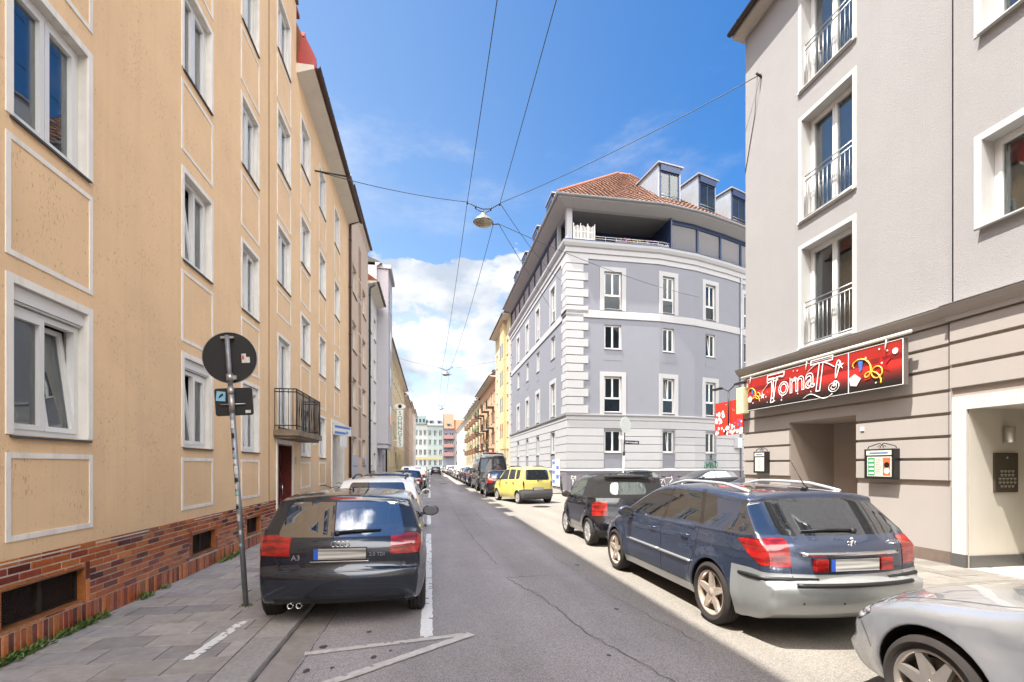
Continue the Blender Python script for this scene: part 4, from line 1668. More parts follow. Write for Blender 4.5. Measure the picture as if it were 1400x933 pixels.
def board_sign():
    """local: x along the board (viewer's left to right), y towards the viewer is -, z up"""
    Wd, Hh = 4.25, .84
    m_ = MB()
    m_.box(-Wd / 2, Wd / 2, 0, .10, -Hh / 2, Hh / 2)
    m_.box(-1.9, -1.86, .13, .27, -.3, .3)
    m_.box(1.86, 1.9, .13, .27, -.3, .3)
    m_.build('sign_box', mat('sign_box_grey', (.13, .11, .10), .6), S)
    f = MB()
    z0, z1 = -Hh / 2 + .01, Hh / 2 - .01
    # horizontal colour bands printed on the board, going to black at the foot
    def band(a, b, m, k=0, x0=-Wd / 2 + .01, x1=Wd / 2 - .01):
        f.quad((x0, -.002 - k * .0015, a), (x1, -.002 - k * .0015, a), (x1, -.002 - k * .0015, b), (x0, -.002 - k * .0015, b), m)
    band(z1 - .24, z1, 0)
    band(z1 - .35, z1 - .24, 1)
    band(z1 - .46, z1 - .35, 2)
    n = 8
    g0, g1 = z0 + .02, z1 - .46
    for k in range(n):
        band(g0 + (g1 - g0) * k / n, g0 + (g1 - g0) * (k + 1) / n, 4 + k)
    band(z0, z0 + .02, 3)
    mats = [RED, RED2, RED3, BLK]
    for k in range(n):
        t = (k + .5) / n
        mats.append(mat('sign_fade_%d' % k, (.012 + .40 * t ** 2.4, .009 + .015 * t, .009 + .012 * t), .32))
    f.build('sign_face', mats, S, fixn=False)
    ed = MB()
    for a, b, c, d in ((-Wd / 2, Wd / 2, z0 - .006, z0 + .001), (-Wd / 2, Wd / 2, z1 - .001, z1 + .006), (.98, .995, z0, z1), (Wd / 2 - .013, Wd / 2, z0, z1)):
        ed.box(a, b, -.011, -.006, c, d)
    ed.build('sign_edging', WHS, S)
    t = MB()
    vs, fs = text_mb('Toma', .70, outline=.011)
    t.add([(v[0] * .92 - .62, -.018 + v[2] * .3, v[1] + .0 + .06 * (v[0] + .6)) for v in vs], fs)
    vs, fs = text_mb('T', 1.02, outline=.012, shear=.15)
    t.add([(v[0] + .22, -.018 + v[2] * .3, v[1] + .06) for v in vs], fs)
    vs, fs = text_mb('T', 1.0, outline=.012, shear=.2)
    t.add([(v[0] - 1.20, -.022 + v[2] * .3, v[1] - .01) for v in vs], fs)
    vs, fs = text_mb('!', .72, outline=.012, shear=.2)
    t.add([(v[0] + .66, -.018 + v[2] * .3, v[1] + .03) for v in vs], fs)
    cur = [(.10 + .02 * math.cos(R(a)), -.018, -.27) for a in (0,)]
    sp_ = []
    for k in range(40):
        a = R(k * 20)
        rr = .02 + .0035 * k
        sp_.append((.62 + math.cos(a) * rr, -.016, -.22 + math.sin(a) * rr * .8))
    t.tube(sp_, .009, 4)
    arc = [(-.1 + .75 * k / 14, -.016, .20 + .16 * math.sin(math.pi * k / 14)) for k in range(15)]
    t.tube(arc, .009, 4)
    arc = [(-1.62 + .8 * k / 14, -.016, -.05 + .33 * math.sin(math.pi * k / 22)) for k in range(15)]
    t.tube(arc, .009, 4)
    arc = [(-.2 + .8 * k / 14, -.016, -.36 + .07 * math.sin(2 * math.pi * k / 14)) for k in range(15)]
    t.tube(arc, .009, 4)
    t.build('sign_letters', WHS, S)

    def star(mb, x, z, r, m, k=.45, n=5, y=-.012, rot=0):
        pts = []
        for i in range(2 * n):
            a = R(90 + rot) + math.pi * i / n
            q = r if i % 2 == 0 else r * k
            pts.append((x + math.cos(a) * q, z + math.sin(a) * q))
        mb.prism(pts, 0, .003, lambda a, b, d: (a, y - d, b), m)
    SM_ = [mat('star_red', (.34, .012, .012), .35), WHS]

    def onestar(x, z, r, m, k=.45, y=-.012, rot=0):
        q = MB()
        star(q, x, z, r, m, k, 5, y, rot)
        q.build('sign_star', SM_, S)
    onestar(1.72, .02, .21, 0, .38, rot=10)
    onestar(-2.0, -.07, .14, 0, .38, rot=10)
    onestar(.80, .20, .10, 1, .3, y=-.013)
    onestar(-1.55, -.1, .09, 1, .4, y=-.013)
    onestar(-.44, .13, .07, 1, .3, y=-.013)
    rnd = random.Random(4)
    for k in range(26):
        onestar(rnd.uniform(-2.1, 2.1), rnd.uniform(-.36, .36), rnd.uniform(.012, .028), 1, .45, y=-.0125, rot=rnd.uniform(0, 70))
    s_ = MB()
    s_.disc((1.98, -.013, .22), .055, 'Y', 20, 1, -.003)
    s_.build('round_mark', SM_, S)
    # abstract rope curls and ribbons
    r_ = MB()
    for cx, sgn, sc in ((1.42, 1, 1.), (-1.86, 1, .72)):
        loop = []
        for k in range(44):
            u = k / 43
            a = R(200 - 620 * u)
            rad = .11 + .04 * math.sin(u * 6)
            loop.append((cx + sc * (-.22 + u * .45 + math.cos(a) * rad), -.018, -.12 * sc + sc * (.26 - .38 * u + math.sin(a) * rad)))
        r_.tube(loop, [.014 * sc * (1 + .25 * math.sin(k * 2.4)) for k in range(44)], 6)
        ring_ = [(cx + sc * (.2 + .11 * math.cos(R(a))), -.018, sc * (-.1 + .11 * math.sin(R(a)))) for a in range(0, 360, 12)]
        r_.tube(ring_, .013 * sc, 5, closed=True)
    r_.build('rope_ornament', YLW, S)
    b_ = MB()
    for cx, sc in ((1.30, 1.), (-1.90, .72)):
        b_.prism([(cx - .1 * sc, .24 * sc), (cx + .02 * sc, .2 * sc), (cx + .0, .0), (cx - .05 * sc, -.03 * sc)], 0, .003, lambda a, b, d: (a, -.0135 - d, b), 0)
        b_.prism([(cx - .3 * sc, -.12 * sc), (cx - .16 * sc, -.05 * sc), (cx - .02, -.16 * sc), (cx - .12 * sc, -.3 * sc), (cx - .26 * sc, -.27 * sc)], 0, .003, lambda a, b, d: (a, -.0145 - d, b), 1)
        b_.prism([(cx + .05 * sc, -.1 * sc), (cx + .2 * sc, .02), (cx + .18 * sc, -.2 * sc), (cx + .06 * sc, -.22 * sc)], 0, .003, lambda a, b, d: (a, -.0135 - d, b), 2)
    b_.build('ribbon_ornament', [BLU, mat('sign_pinkish', (.70, .52, .46), .4), RED3], S)


board_sign()
S.rotation_euler = (0, 0, R(-90))
S.location = (RX - .30, 9.36, 3.60)
# light rail above the sign
lr = thing('light_rail', 'slim cream light rail hung under the cornice above the red sign', 'lamp', (RX - .30, 9.45, 4.1))
m_ = MB()
m_.tube([(0, -2.35, 0), (0, 2.3, 0)], .035, 10)
r_ = m_.build('rail', mat('cream_metal', (.62, .58, .50), .4, noise=.05), lr)
m_ = MB()
for y in (-1.9, 0, 1.9):
    m_.tube([(0.02, y, -.02), (0.06, y, -.12), (.30, y, -.12)], .014, 6)
    m_.tube([(-.01, y, 0), (-.03, y - .0, -.12), (-.05, y, -.22)], .012, 6)
m_.build('bracket', mat('cream_metal', (.62, .58, .50), .4), lr)
# illuminated-sign box beside it (yellowish) and projecting red sign with double lamp
yb = thing('sign_box', 'small pale yellow box sign at the very corner left of the red sign board', 'sign', (RX - .2, 11.85, 3.5))
m_ = MB()
m_.bbox(-.10, .10, -.14, .14, -.36, .36, .015)
m_.box(.10, .2, -.04, .04, -.2, .2)
m_.build('box', mat('pale_yellow_plastic', (.68, .62, .36), .45, noise=.05), yb)
ps = thing('projecting_sign', 'red square sign with white and black pattern beyond the corner of the right house', 'sign', (RX + .02, 12.75, 3.12))
m_ = MB()
m_.bbox(-.035, .035, -.68, .68, -.50, .50, .01)
m_.box(-.02, .02, -.8, -.66, .30, .34)
m_.box(-.02, .02, -.8, -.66, -.34, -.30)
m_.build('sign_box', mat('sign_face_red', (.62, .035, .02), .35, noise=.05), ps)
m_ = MB()
rnd = random.Random(9)


def blob(mb, y, z, r, m, n=9, x=-.037):
    pts = [(y + math.cos(2 * math.pi * k / n) * r * rnd.uniform(.6, 1.2), z + math.sin(2 * math.pi * k / n) * r * rnd.uniform(.6, 1.3)) for k in range(n)]
    mb.prism(pts, 0, .002, lambda a, b, d: (x - d - rnd.uniform(0, .001), a, b), m)


for k in range(26):
    blob(m_, rnd.uniform(-.62, .62), rnd.uniform(-.45, -.25), rnd.uniform(.03, .075), rnd.choice((0, 0, 1)))
for k in range(12):
    blob(m_, rnd.uniform(.2, .6), rnd.uniform(-.25, .2), rnd.uniform(.03, .08), rnd.choice((0, 1, 0)))
for k in range(8):
    blob(m_, rnd.uniform(-.6, .1), rnd.uniform(-.25, -.05), rnd.uniform(.02, .05), rnd.choice((0, 2, 1)))
for k in range(6):
    blob(m_, rnd.uniform(-.5, .5), rnd.uniform(.1, .45), rnd.uniform(.01, .02), 0)
m_.build('pattern', [WHS, BLK, BLU], ps)
dl = thing('sign_lamp', 'black lamp bracket with two arms above the projecting red sign', 'lamp', (RX - .12, 12.6, 3.62))
m_ = MB()
m_.tube([(0, 0, -.75), (0, 0, .28)], .022, 8)
for s_ in (-1, 1):
    m_.tube([(0, 0, .26), (0, s_ * .30, .40), (0, s_ * .38, .41)], .016, 6)
m_.build('post', DARKMETAL, dl)
for s_ in (-1, 1):
    m_ = MB()
    m_.bbox(-.07, .07, s_ * .36 - .02 if s_ > 0 else -.72, .72 if s_ > 0 else -.34, .375, .43, .01)
    m_.build('lamp_head', DARKMETAL, dl)

# menu cases


def menu_case(y, z, w, h, label, seed):
    t = thing('menu_case', label, 'menu case', (RX - .05, y, z), -R(90))
    m_ = MB()
    m_.bbox(-w / 2, w / 2, -.13, .0, -h / 2, h / 2, .006)
    m_.build('case', mat('black_lacquer', (.015, .014, .015), .3), t)
    m_ = MB()
    m_.box(-w / 2 + .07, w / 2 - .05, -.134, -.1305, -h / 2 + .05, h / 2 - .15)
    m_.box(-w / 2 + .05, w / 2 - .05, -.134, -.1305, h / 2 - .12, h / 2 - .03)
    m_.build('paper', mat('menu_paper', (.62, .60, .52), .7, noise=.25, nscale=25), t)
    m_ = MB()
    rnd = random.Random(seed)
    if w > .5:
        x0, x1, z0, z1 = -w / 2 + .09, w / 2 - .07, -h / 2 + .07, h / 2 - .17
        m_.box(x0, x0 + .14, -.137, -.1345, z0, z1, 0)
        m_.box(x1 - .15, x1, -.137, -.1345, z0, z1, 1)
        m_.disc((x1 - .07, -.1375, z0 + .09), .055, 'Y', 16, 2, -.001)
        m_.disc((x1 - .07, -.1375, z1 - .14), .055, 'Y', 16, 3, -.001)
        for k in range(4):
            m_.box(x0 + .02, x0 + .12, -.139, -.1375, z0 + .03 + k * .08, z0 + .06 + k * .08, 2)
    for k in range(9):
        q = -w / 2 + .1 + (w - .2) * .35
        zz = h / 2 - .2 - k * (h - .28) / 9
        m_.box(q, q + (w - .2) * rnd.uniform(.2, .34), -.137, -.1345, zz, zz + .008, 4)
    m_.box(-w / 2 + .12, w / 2 - .12, -.137, -.1345, h / 2 - .09, h / 2 - .065, 5)
    m_.build('print', [mat('menu_green', (.03, .25, .09), .6), mat('menu_orange', (.50, .11, .04), .6), WHS, BLK, mat('ink_grey', (.25, .23, .2), .6), mat('ink_blue', (.05, .12, .3), .6)], t)
    m_ = MB()
    for s_ in (-1, 1):
        m_.tube([(s_ * w * .48, -.06, h / 2 + .01), (s_ * w * .44, -.06, h / 2 + .05), (s_ * w * .2, -.06, h / 2 + .09), (s_ * .03, -.06, h / 2 + .11), (0, -.06, h / 2 + .06)], .009, 6)
        m_.tube([(s_ * (.05 + .025 * math.cos(R(a))), -.06, h / 2 + .04 + .025 * math.sin(R(a))) for a in range(0, 300, 30)], .007, 5)
    m_.build('scroll_ornament', DARKMETAL, t)
    return t


menu_case(11.2, 1.80, .46, .56, 'small black menu case with one cream sheet, left of the passage opening', 1)
menu_case(7.83, 1.75, .62, .58, 'wider black menu case with green and orange papers, right of the passage opening', 2)

# ================================================================== grey-lilac corner block across the side street
LG = stucco('lilac_grey_render', (.20, .206, .236), bump=.2, bscale=60, noise=.04, grime=.08)
LW = stucco('pale_grey_trim', (.37, .37, .38), bump=.08, noise=.04, grime=.10)
PLG = stucco('grey_plinth', (.17, .16, .18), noise=.06, grime=.2)
NAVY = mat('navy_metal', (.025, .045, .11), .4, .2, noise=.1)
ZINC = mat('bright_zinc', (.33, .35, .38), .42, .35, noise=.12, nscale=3)
GX, GY = 8.8, 30.0
FG = Fac([(GX, 52), (GX, GY), (15.3, 30.03), (18.2, 30.55), (21.2, 31.5), (30, 34.8)], 1, -22)
GG = wthing('corner_block', 'large pale lilac grey corner block with white quoins and tiled roof across the side street', 'building', (16, 34, 0))


def fs(x):          # s for a plan x on the front
    return x - GX


ENDS = FG.L[-1]
cols_f = [(2.58, 3.78), (6.78, 7.72), (10.55, 11.55), (14.8, 15.8), (18.6, 19.6)]
cols_s = [(-17.9, -16.7), (-13.3, -12.2), (-9.0, -7.9), (-4.15, -2.95)]
rows_g = [(2.56, 4.05, 0), (5.25, 7.6, 1), (9.43, 11.05, 0), (12.1, 14.55, 1)]
wn = [(a, b, z0, z1, t) for (a, b) in cols_s + cols_f for (z0, z1, t) in rows_g]
block('wall', FG, GG, -22, ENDS, -.25, 16.3, 9, [LG, LW, ROOM], [w[:4] for w in wn], .22, room=.9)
for (a, b, z0, z1, t) in wn:
    low = t
    w = window(FG, GG, a, b, z0, z1, dep=.13, sash=2, surround=0, sill=.06, sillmat=LW, trans=.85 if low else 0, curtain=[.0, .12, .0, .15, .0][int(abs(a * 3 + z0)) % 5], glass=GLASSB, simple=False,
               tilt=0 if (a, z0) in ((10.55, 9.43), (6.78, 2.56), (6.78, 5.25)) else -1)
tr = MB()
for (a, b, z0, z1, t) in wn:
    if t:
        tr = MB()
        ring(FG, tr, a - .32, b + .32, z0 - .13 if z0 > 10 else 5.08, z1 + .32, .30, .0005, .035, wb=0)
        tr.build('window_surround', LW, GG)
    elif z0 > 9:
        tr = MB()
        FG.box(tr, a - .02, b + .02, z0 - .75, z0 - .08, .0005, .010)
        tr.build('apron_panel', LG, GG)
# belt course and top cornice
bc = MB()
FG.sweep(bc, -22, ENDS, [(11.45, .0005), (11.45, .06), (11.9, .06), (11.93, .03), (11.93, .0005)])
FG.sweep(bc, -22, ENDS, [(15.30, .0005), (15.30, .05), (15.62, .05), (15.66, .12), (15.95, .14), (16.02, .22), (16.2, .30), (16.34, .32), (16.36, .0005)])
FG.sweep(bc, -22, ENDS, [(4.70, .0005), (4.70, .06), (4.95, .06), (4.99, .14), (5.07, .16), (5.10, .0005)])
bc.build('cornice', LW, GG)
# ground floor bands
gbm = MB()
zb = 1.50
i = 0
while zb < 4.6:
    z1 = min(zb + .53, 4.70)
    segs, q = [], -22
    for (a, b) in cols_s + cols_f:
        zin = zb < 4.05 + .1 and z1 > 2.5
        if zin or (zb < 2.5):
            segs.append((q, a - .05))
            q = b + .05
            if z1 <= 2.5:
                pass
    segs.append((q, ENDS))
    for a, b in segs:
        FG.sweep(gbm, a, b, [(zb + .03, .0005), (zb + .04, .035), (z1 - .01, .035), (z1, .0005)])
    zb += .53
gbm.build('rustic_bands', LW, GG)
pg = MB()
FG.box(pg, -22, ENDS, .0, 1.30, .0005, .05)
pg.build('plinth', PLG, GG)
pc_ = MB()
FG.sweep(pc_, -22, ENDS, [(1.301, .0005), (1.301, .07), (1.36, .09), (1.46, .04), (1.48, .0005)])
pc_.build('plinth_cap', LW, GG)
# quoins on both sides of the corner
qn = MB()
z = 5.12
k = 0
while z < 15.2:
    wide = k % 2 == 0
    w1 = 1.45 if wide else 1.12
    w2 = 1.15 if wide else .85
    FG.sweep(qn, -w2, w1, [(z + .02, .0005), (z + .03, .06), (z + .52, .06), (z + .53, .0005)])
    FG.sweep(qn, -22, -21.3 if wide else -21.5, [(z + .02, .0005), (z + .03, .06), (z + .52, .06), (z + .53, .0005)])
    z += .545
    k += 1
qn.build('quoins', LW, GG)
# loggia storey: navy frames with blinds, open loggia at the corner
lg = MB()
ZL0, ZL1 = 16.37, 18.55
FG.box(lg, -22, ENDS, ZL0, ZL0 + .10, -.25, .20, 0)
LOG0, LOG1 = -2.6, 7.4
for (a, b) in ((-22, LOG0), (LOG1, ENDS)):
    FG.box(lg, a, b, ZL1 - .28, ZL1, -.30, -.05, 0)
    FG.box(lg, a, b, ZL0 + .1, ZL1 - .28, -.30, -.24, 0)
    q = a
    while q < b - .1:
        FG.box(lg, q, q + .16, ZL0 + .1, ZL1 - .28, -.24, -.06, 0)
        q += 2.35
lg.build('attic_frame', NAVY, GG)
bl = MB()
for (a, b) in ((-22, LOG0), (LOG1, ENDS)):
    z = ZL0 + .15
    while z < ZL1 - .3:
        FG.sweep(bl, a + .17, b - .02, [(z, -.20), (z + .055, -.13), (z + .060, -.135), (z + .005, -.205)])
        z += .062
bl.build('blinds', mat('blind_slats', (.55, .55, .58), .5, .2, noise=.05), GG)
lb = MB()
FG.box(lb, LOG0, LOG1, ZL0 + .02, ZL0 + .06, -4.2, -.26, 1)
lb.add([FG.P(LOG0, ZL0, -3.0), FG.P(-3.0, ZL0, -3.0), FG.P(-3.0, ZL1, -3.0), FG.P(LOG0, ZL1, -3.0)], [(0, 1, 2, 3)], 0)
lb.box(GX + 2.6, GX + 7.35, GY + 2.9, GY + 3.0, ZL0, ZL1, 0)
lb.box(GX + 2.5, GX + 2.6, GY + 2.6, GY + 3.0, ZL0, ZL1, 0)
lb.box(GX + 7.35, GX + 7.45, GY + .05, GY + 3.0, ZL0, ZL1, 0)
for x in (GX + 3.6, GX + 5.2):
    lb.box(x, x + 1.2, GY + 2.86, GY + 2.899, ZL0 + .1, ZL1 - .4, 2)
lb.build('loggia_wall', [NAVY, mat('terrace_floor', (.3, .29, .28), .8), GLASSF], GG)
cl = MB()
cl.bbox(GX + .0, GX + .38, GY - .0, GY + .38, ZL0 + .1, ZL1 + .0, .01)
cl.build('column', LW, GG)
cl = MB()
cl.bbox(GX + .05, GX + .3, GY + 2.4, GY + 2.62, ZL0 + .1, ZL1 + .0, .01)
cl.build('column', LW, GG)
rl = MB()
for z in (ZL0 + .45, ZL0 + .3):
    rl.tube([FG.P(1.9, z, .02), FG.P(6.5, z, .02), FG.P(7.3, z, .02)], .02, 6)
for k in range(8):
    rl.tube([FG.P(1.9 + k * .75, ZL0 + .1, .02), FG.P(1.9 + k * .75, ZL0 + .45, .02)], .015, 6)
rl.build('loggia_railing', WHITE, GG)
pf = MB()   # white picket screen
for k in range(15):
    x = GX + .55 + k * .095
    h = .95 + .12 * abs(math.sin(k * .8))
    pf.box(x, x + .055, GY + .14, GY + .16, ZL0 + .12, ZL0 + .12 + h)
for z in (.3, .75):
    pf.box(GX + .5, GX + 2.0, GY + .161, GY + .18, ZL0 + z, ZL0 + z + .05)
for x in (GX + .5, GX + .98, GX + 1.47, GX + 1.95):
    pf.box(x - .03, x + .03, GY + .12, GY + .139, ZL0 + .1, ZL0 + 1.3)
o = pf.build('picket_screen', WHITE, None)
tag(o, 'white picket screen standing in the open loggia of the grey corner block', 'screen')
fb = thing('flower_box', 'pink, yellow and purple balcony flowers on the loggia of the grey corner block', 'flower box', (GX + 5, GY, ZL0))
m_ = MB()
m_.box(-1.6, 2.2, .05, .22, .12, .3)
m_.build('planter', mat('planter_grey', (.3, .3, .3), .7), fb)
m_ = MB()
rnd = random.Random(8)
PALF = [(.55, .06, .35), (.7, .45, .03), (.2, .05, .45), (.05, .14, .03), (.05, .12, .03), (.05, .15, .04)]
for k in range(420):
    x = rnd.uniform(-1.6, 2.2)
    c = Vector((x, rnd.uniform(-.02, .26), rnd.uniform(.25, .52)))
    u = Vector((rnd.uniform(-1, 1), rnd.uniform(-1, 1), rnd.uniform(-1, 1))).normalized() * .05
    v = u.cross(Vector((rnd.uniform(-1, 1), rnd.uniform(-1, 1), 1))).normalized() * .04
    seg = 0 if x < -.5 else (1 if x < .6 else 2)
    m_.col = PALF[seg] if rnd.random() < .5 else PALF[rnd.randint(3, 5)]
    m_.add([c - u, c - v, c + u, c + v], [(0, 1, 2, 3)])
m_.build('flowers', mat('leaves', attr='tone', rough=.7, noise=.3), fb, fixn=False)
# soffit with panels, fascia, gutter
RZ = 18.95
sf = MB()
FG.sweep(sf, -22, ENDS, [(ZL1, .0), (ZL1 + .25, .75), (RZ, .78), (RZ, -.2), (ZL1, -.3)])
# loggia ceiling
sf.build('soffit', LW, GG, fixn=False)
sf = MB()
sf.add([FG.P(LOG0, ZL1 + .001, 0), FG.P(0, ZL1 + .001, 0), FG.P(LOG1, ZL1 + .001, 0), (GX + LOG1, GY + 3, ZL1 + .001), (GX + 3, GY + 3, ZL1 + .001), (GX + 3, GY + 2.6, ZL1 + .001)], [(0, 1, 2, 3, 4, 5)])
sf.build('loggia_ceiling', mat('loggia_ceiling_board', (.16, .16, .17), .8, noise=.1), GG, fixn=False)
gutter(FG, -22, ENDS, RZ + .02, .86, .09, GG, ZINC)
# hipped tile roof built as courses of tiles
TILE = mat('terracotta_tile', attr='tone', rough=.8, noise=.3, nscale=8)
rt = MB()
rnd = random.Random(21)
Hr = 6.0
APX, APY = GX + 6.0, GY + 6.0      # ridge corner in plan


def roof_plane(p0, p1, q0, q1, cols_w=.32, rows_h=.40):
    """tile courses between eave p0-p1 and ridge q0-q1"""
    p0, p1, q0, q1 = map(Vector, (p0, p1, q0, q1))
    nr = max(2, int(((q0 + q1) / 2 - (p0 + p1) / 2).length / rows_h))
    nrm = (p1 - p0).cross(q0 - p0).normalized()
    if nrm.z < 0:
        nrm = -nrm
    for r in range(nr):
        a0, a1 = p0.lerp(q0, r / nr), p1.lerp(q1, r / nr)
        b0, b1 = p0.lerp(q0, (r + 1.05) / nr), p1.lerp(q1, (r + 1.05) / nr)
        n = max(1, int((a1 - a0).length / cols_w))
        for c in range(n):
            l0, l1 = a0.lerp(a1, c / n), a0.lerp(a1, (c + 1) / n)
            u0, u1 = b0.lerp(b1, c / n), b0.lerp(b1, (c + 1) / n)
            k = rnd.uniform(.7, 1.2)
            rt.col = (.21 * k, .11 * k, .075 * k)
            vs = []
            K = 4
            for j in range(K + 1):
                t = j / K
                h = .045 * math.sin(math.pi * t)
                vs.append(l0.lerp(l1, t) + nrm * (.075 + h))
                vs.append(u0.lerp(u1, t) + nrm * (.02 + h))
            vs2 = [l0 + nrm * .02, l1 + nrm * .02]
            fs_ = [(2 * j, 2 * j + 2, 2 * j + 3, 2 * j + 1) for j in range(K)]
            rt.add(vs + vs2, fs_ + [(2 * K + 2, 2 * K + 3, 2 * K, *[2 * (K - 1 - j) for j in range(K)])], 0)


e = [Vector(FG.P(q, RZ + .02, .80)) for q in (-22, 0, FG.L[2], FG.L[3], FG.L[4], ENDS)]
ap = Vector((APX, APY, RZ + Hr))
far = Vector((APX, 52, RZ + Hr))
rdg = [Vector((15.8, 36.0, RZ + Hr)), Vector((17.0, 36.6, RZ + Hr)), Vector((19.2, 37.6, RZ + Hr)), Vector((27.6, 40.6, RZ + Hr))]
roof_plane(e[0], e[1], far, ap)
roof_plane(e[1], e[2], ap, rdg[0])
roof_plane(e[2], e[3], rdg[0], rdg[1])
roof_plane(e[3], e[4], rdg[1], rdg[2])
roof_plane(e[4], e[5], rdg[2], rdg[3])
rt.build('roof_tiles', TILE, GG, fixn=False)
rs = MB()
for quad in ((e[0], e[1], ap, far), (e[1], e[2], rdg[0], ap), (e[2], e[3], rdg[1], rdg[0]), (e[3], e[4], rdg[2], rdg[1]), (e[4], e[5], rdg[3], rdg[2])):
    rs.add(quad, [(0, 1, 2, 3)])
rs.add([far, ap, rdg[0], rdg[1], rdg[2], rdg[3], Vector((27, 52, RZ + Hr))], [tuple(range(7))])
rs.build('roof', DBROWN, GG, fixn=False)
hp = MB()
hp.tube([e[1] + Vector((0, 0, .1)), ap + Vector((0, 0, .1))], .11, 8)
hp.tube([ap + Vector((0, 0, .05)), rdg[0] + Vector((0, 0, .05)), rdg[1] + Vector((0, 0, .05))], .11, 8)
hp.build('ridge_tiles', mat('ridge_tile', (.33, .12, .06), .8, noise=.3), GG)


def dormer(q, w, F, d_front, z0, z1, back, top_fall=.25):
    """zinc dormer: F.P frame, front at outward distance d_front"""
    m_ = MB()

    def pt(s_, d_, z_):
        return F.P(q + s_, z_, d_)
    h = w / 2
    P8 = [pt(-h, back, z0), pt(h, back, z0), pt(h, d_front, z0), pt(-h, d_front, z0), pt(-h, back, z1 - top_fall), pt(h, back, z1 - top_fall), pt(h, d_front, z1), pt(-h, d_front, z1)]
    m_.hexa(P8)
    for k in range(1, 8):     # standing seams on the cheeks
        dd = d_front - k * .5
        for s_ in (-h - .012, h + .001):
            m_.hexa([pt(s_, dd, z0), pt(s_ + .011, dd, z0), pt(s_ + .011, dd + .03, z0), pt(s_, dd + .03, z0), pt(s_, dd, z1 - .02 - top_fall * k * .5 / (d_front - back)), pt(s_ + .011, dd, z1 - .02 - top_fall * k * .5 / (d_front - back)),
                     pt(s_ + .011, dd + .03, z1 - .02 - top_fall * k * .5 / (d_front - back)), pt(s_, dd + .03, z1 - .02 - top_fall * k * .5 / (d_front - back))])
    o = m_.build('dormer', ZINC, GG)
    r_ = MB()
    P8 = [pt(-h - .12, back, z1 - top_fall + .001), pt(h + .12, back, z1 - top_fall + .001), pt(h + .12, d_front + .22, z1 + .001), pt(-h - .12, d_front + .22, z1 + .001)]
    P8 += [(p[0], p[1], p[2] + .09) for p in P8]
    r_.hexa(P8)
    r_.build('dormer_roof', mat('dormer_cap', (.28, .29, .31), .5, .3), o)
    f_ = MB()
    zz = z1 - .45
    ring(F, f_, q - h + .14, q + h - .14, z0 + .45, zz, .09, d_front + .001, d_front + .06)
    F.box(f_, q - .04, q + .04, z0 + .54, zz - .09, d_front + .001, d_front + .05)
    F.box(f_, q - h + .14, q + h - .14, zz + .0, z1 - .02, d_front + .001, d_front + .16)
    f_.build('dormer_frame', NAVY, o)
    g_ = MB()
    F.box(g_, q - h + .23, q + h - .23, z0 + .54, zz - .09, d_front + .002, d_front + .02)
    g_.build('dormer_window', GLASSB, o)
    b_ = MB()
    for z in (z0 + .75, z0 + .95):
        b_.tube([F.P(q - h + .2, z, d_front + .10), F.P(q + h - .2, z, d_front + .10)], .018, 6)
    b_.build('dormer_rail', GREYMETAL, o)
    return o


for q in (7.75, 11.3, 14.9, 18.6):
    dormer(q, 1.9, FG, -.55, RZ + .55, RZ + 3.55, -5.5)
for q in (-5.5, -10.5, -15.5, -20):
    dormer(q, 1.9, FG, -.35, RZ + .4, RZ + 3.1, -5.0)
# notices / kiosk door near the corner on the street side
nt_ = MB()
for i, q in enumerate((-3.35, -2.3)):
    FG.box(nt_, q, q + .85, .25, 2.1, .052, .10, 0)
    for k in range(5):
        FG.box(nt_, q + .1, q + .7, .45 + k * .33, .68 + k * .33, .101, .106, 1 + (k + i) % 2)
nt_.build('notice_board', [WHITE, BLU, mat('notice_pale', (.55, .62, .60), .6)], GG)
hang = MB()
ss = [FG.P(12.9, 0, 0)]
gp = MB()
FG.box(gp, 13.6, 14.15, 3.0, 3.75, .0365, .3)
gp.build('wall_box', mat('pale_grey_box', (.48, .49, .52), .5), GG)
# green tag sprayed on the wall above the plinth
tg = MB()
pts = [(10.4, 1.5), (10.4, 1.95), (10.75, 1.7), (10.55, 1.5), (10.95, 1.95), (11.0, 1.5), (11.15, 1.9), (11.3, 1.6), (11.2, 1.5), (11.5, 1.7), (11.6, 1.95), (11.45, 2.0), (11.75, 1.9), (11.7, 1.65), (11.5, 1.5)]
tg.tube([FG.P(q, z, .042) for q, z in pts], .03, 5)
tg.tube([FG.P(q, z, .042) for q, z in ((10.9, 2.15), (11.3, 2.1))], .03, 5)
tg.tube([FG.P(q, z, .042) for q, z in ((11.1, 2.1), (11.1, 2.6), (11.0, 2.3))], .03, 5)
o = tg.build('graffiti', mat('spray_green', (.01, .22, .09), .6), GG)
downpipe(FG, GG, 14.3, .1, 16.0, .12, .07, ZINC)
# ================================================================== CARS
TAILR = mat('tail_lamp_red', (.34, .010, .008), .12, coat=1., noise=.2, nscale=30)


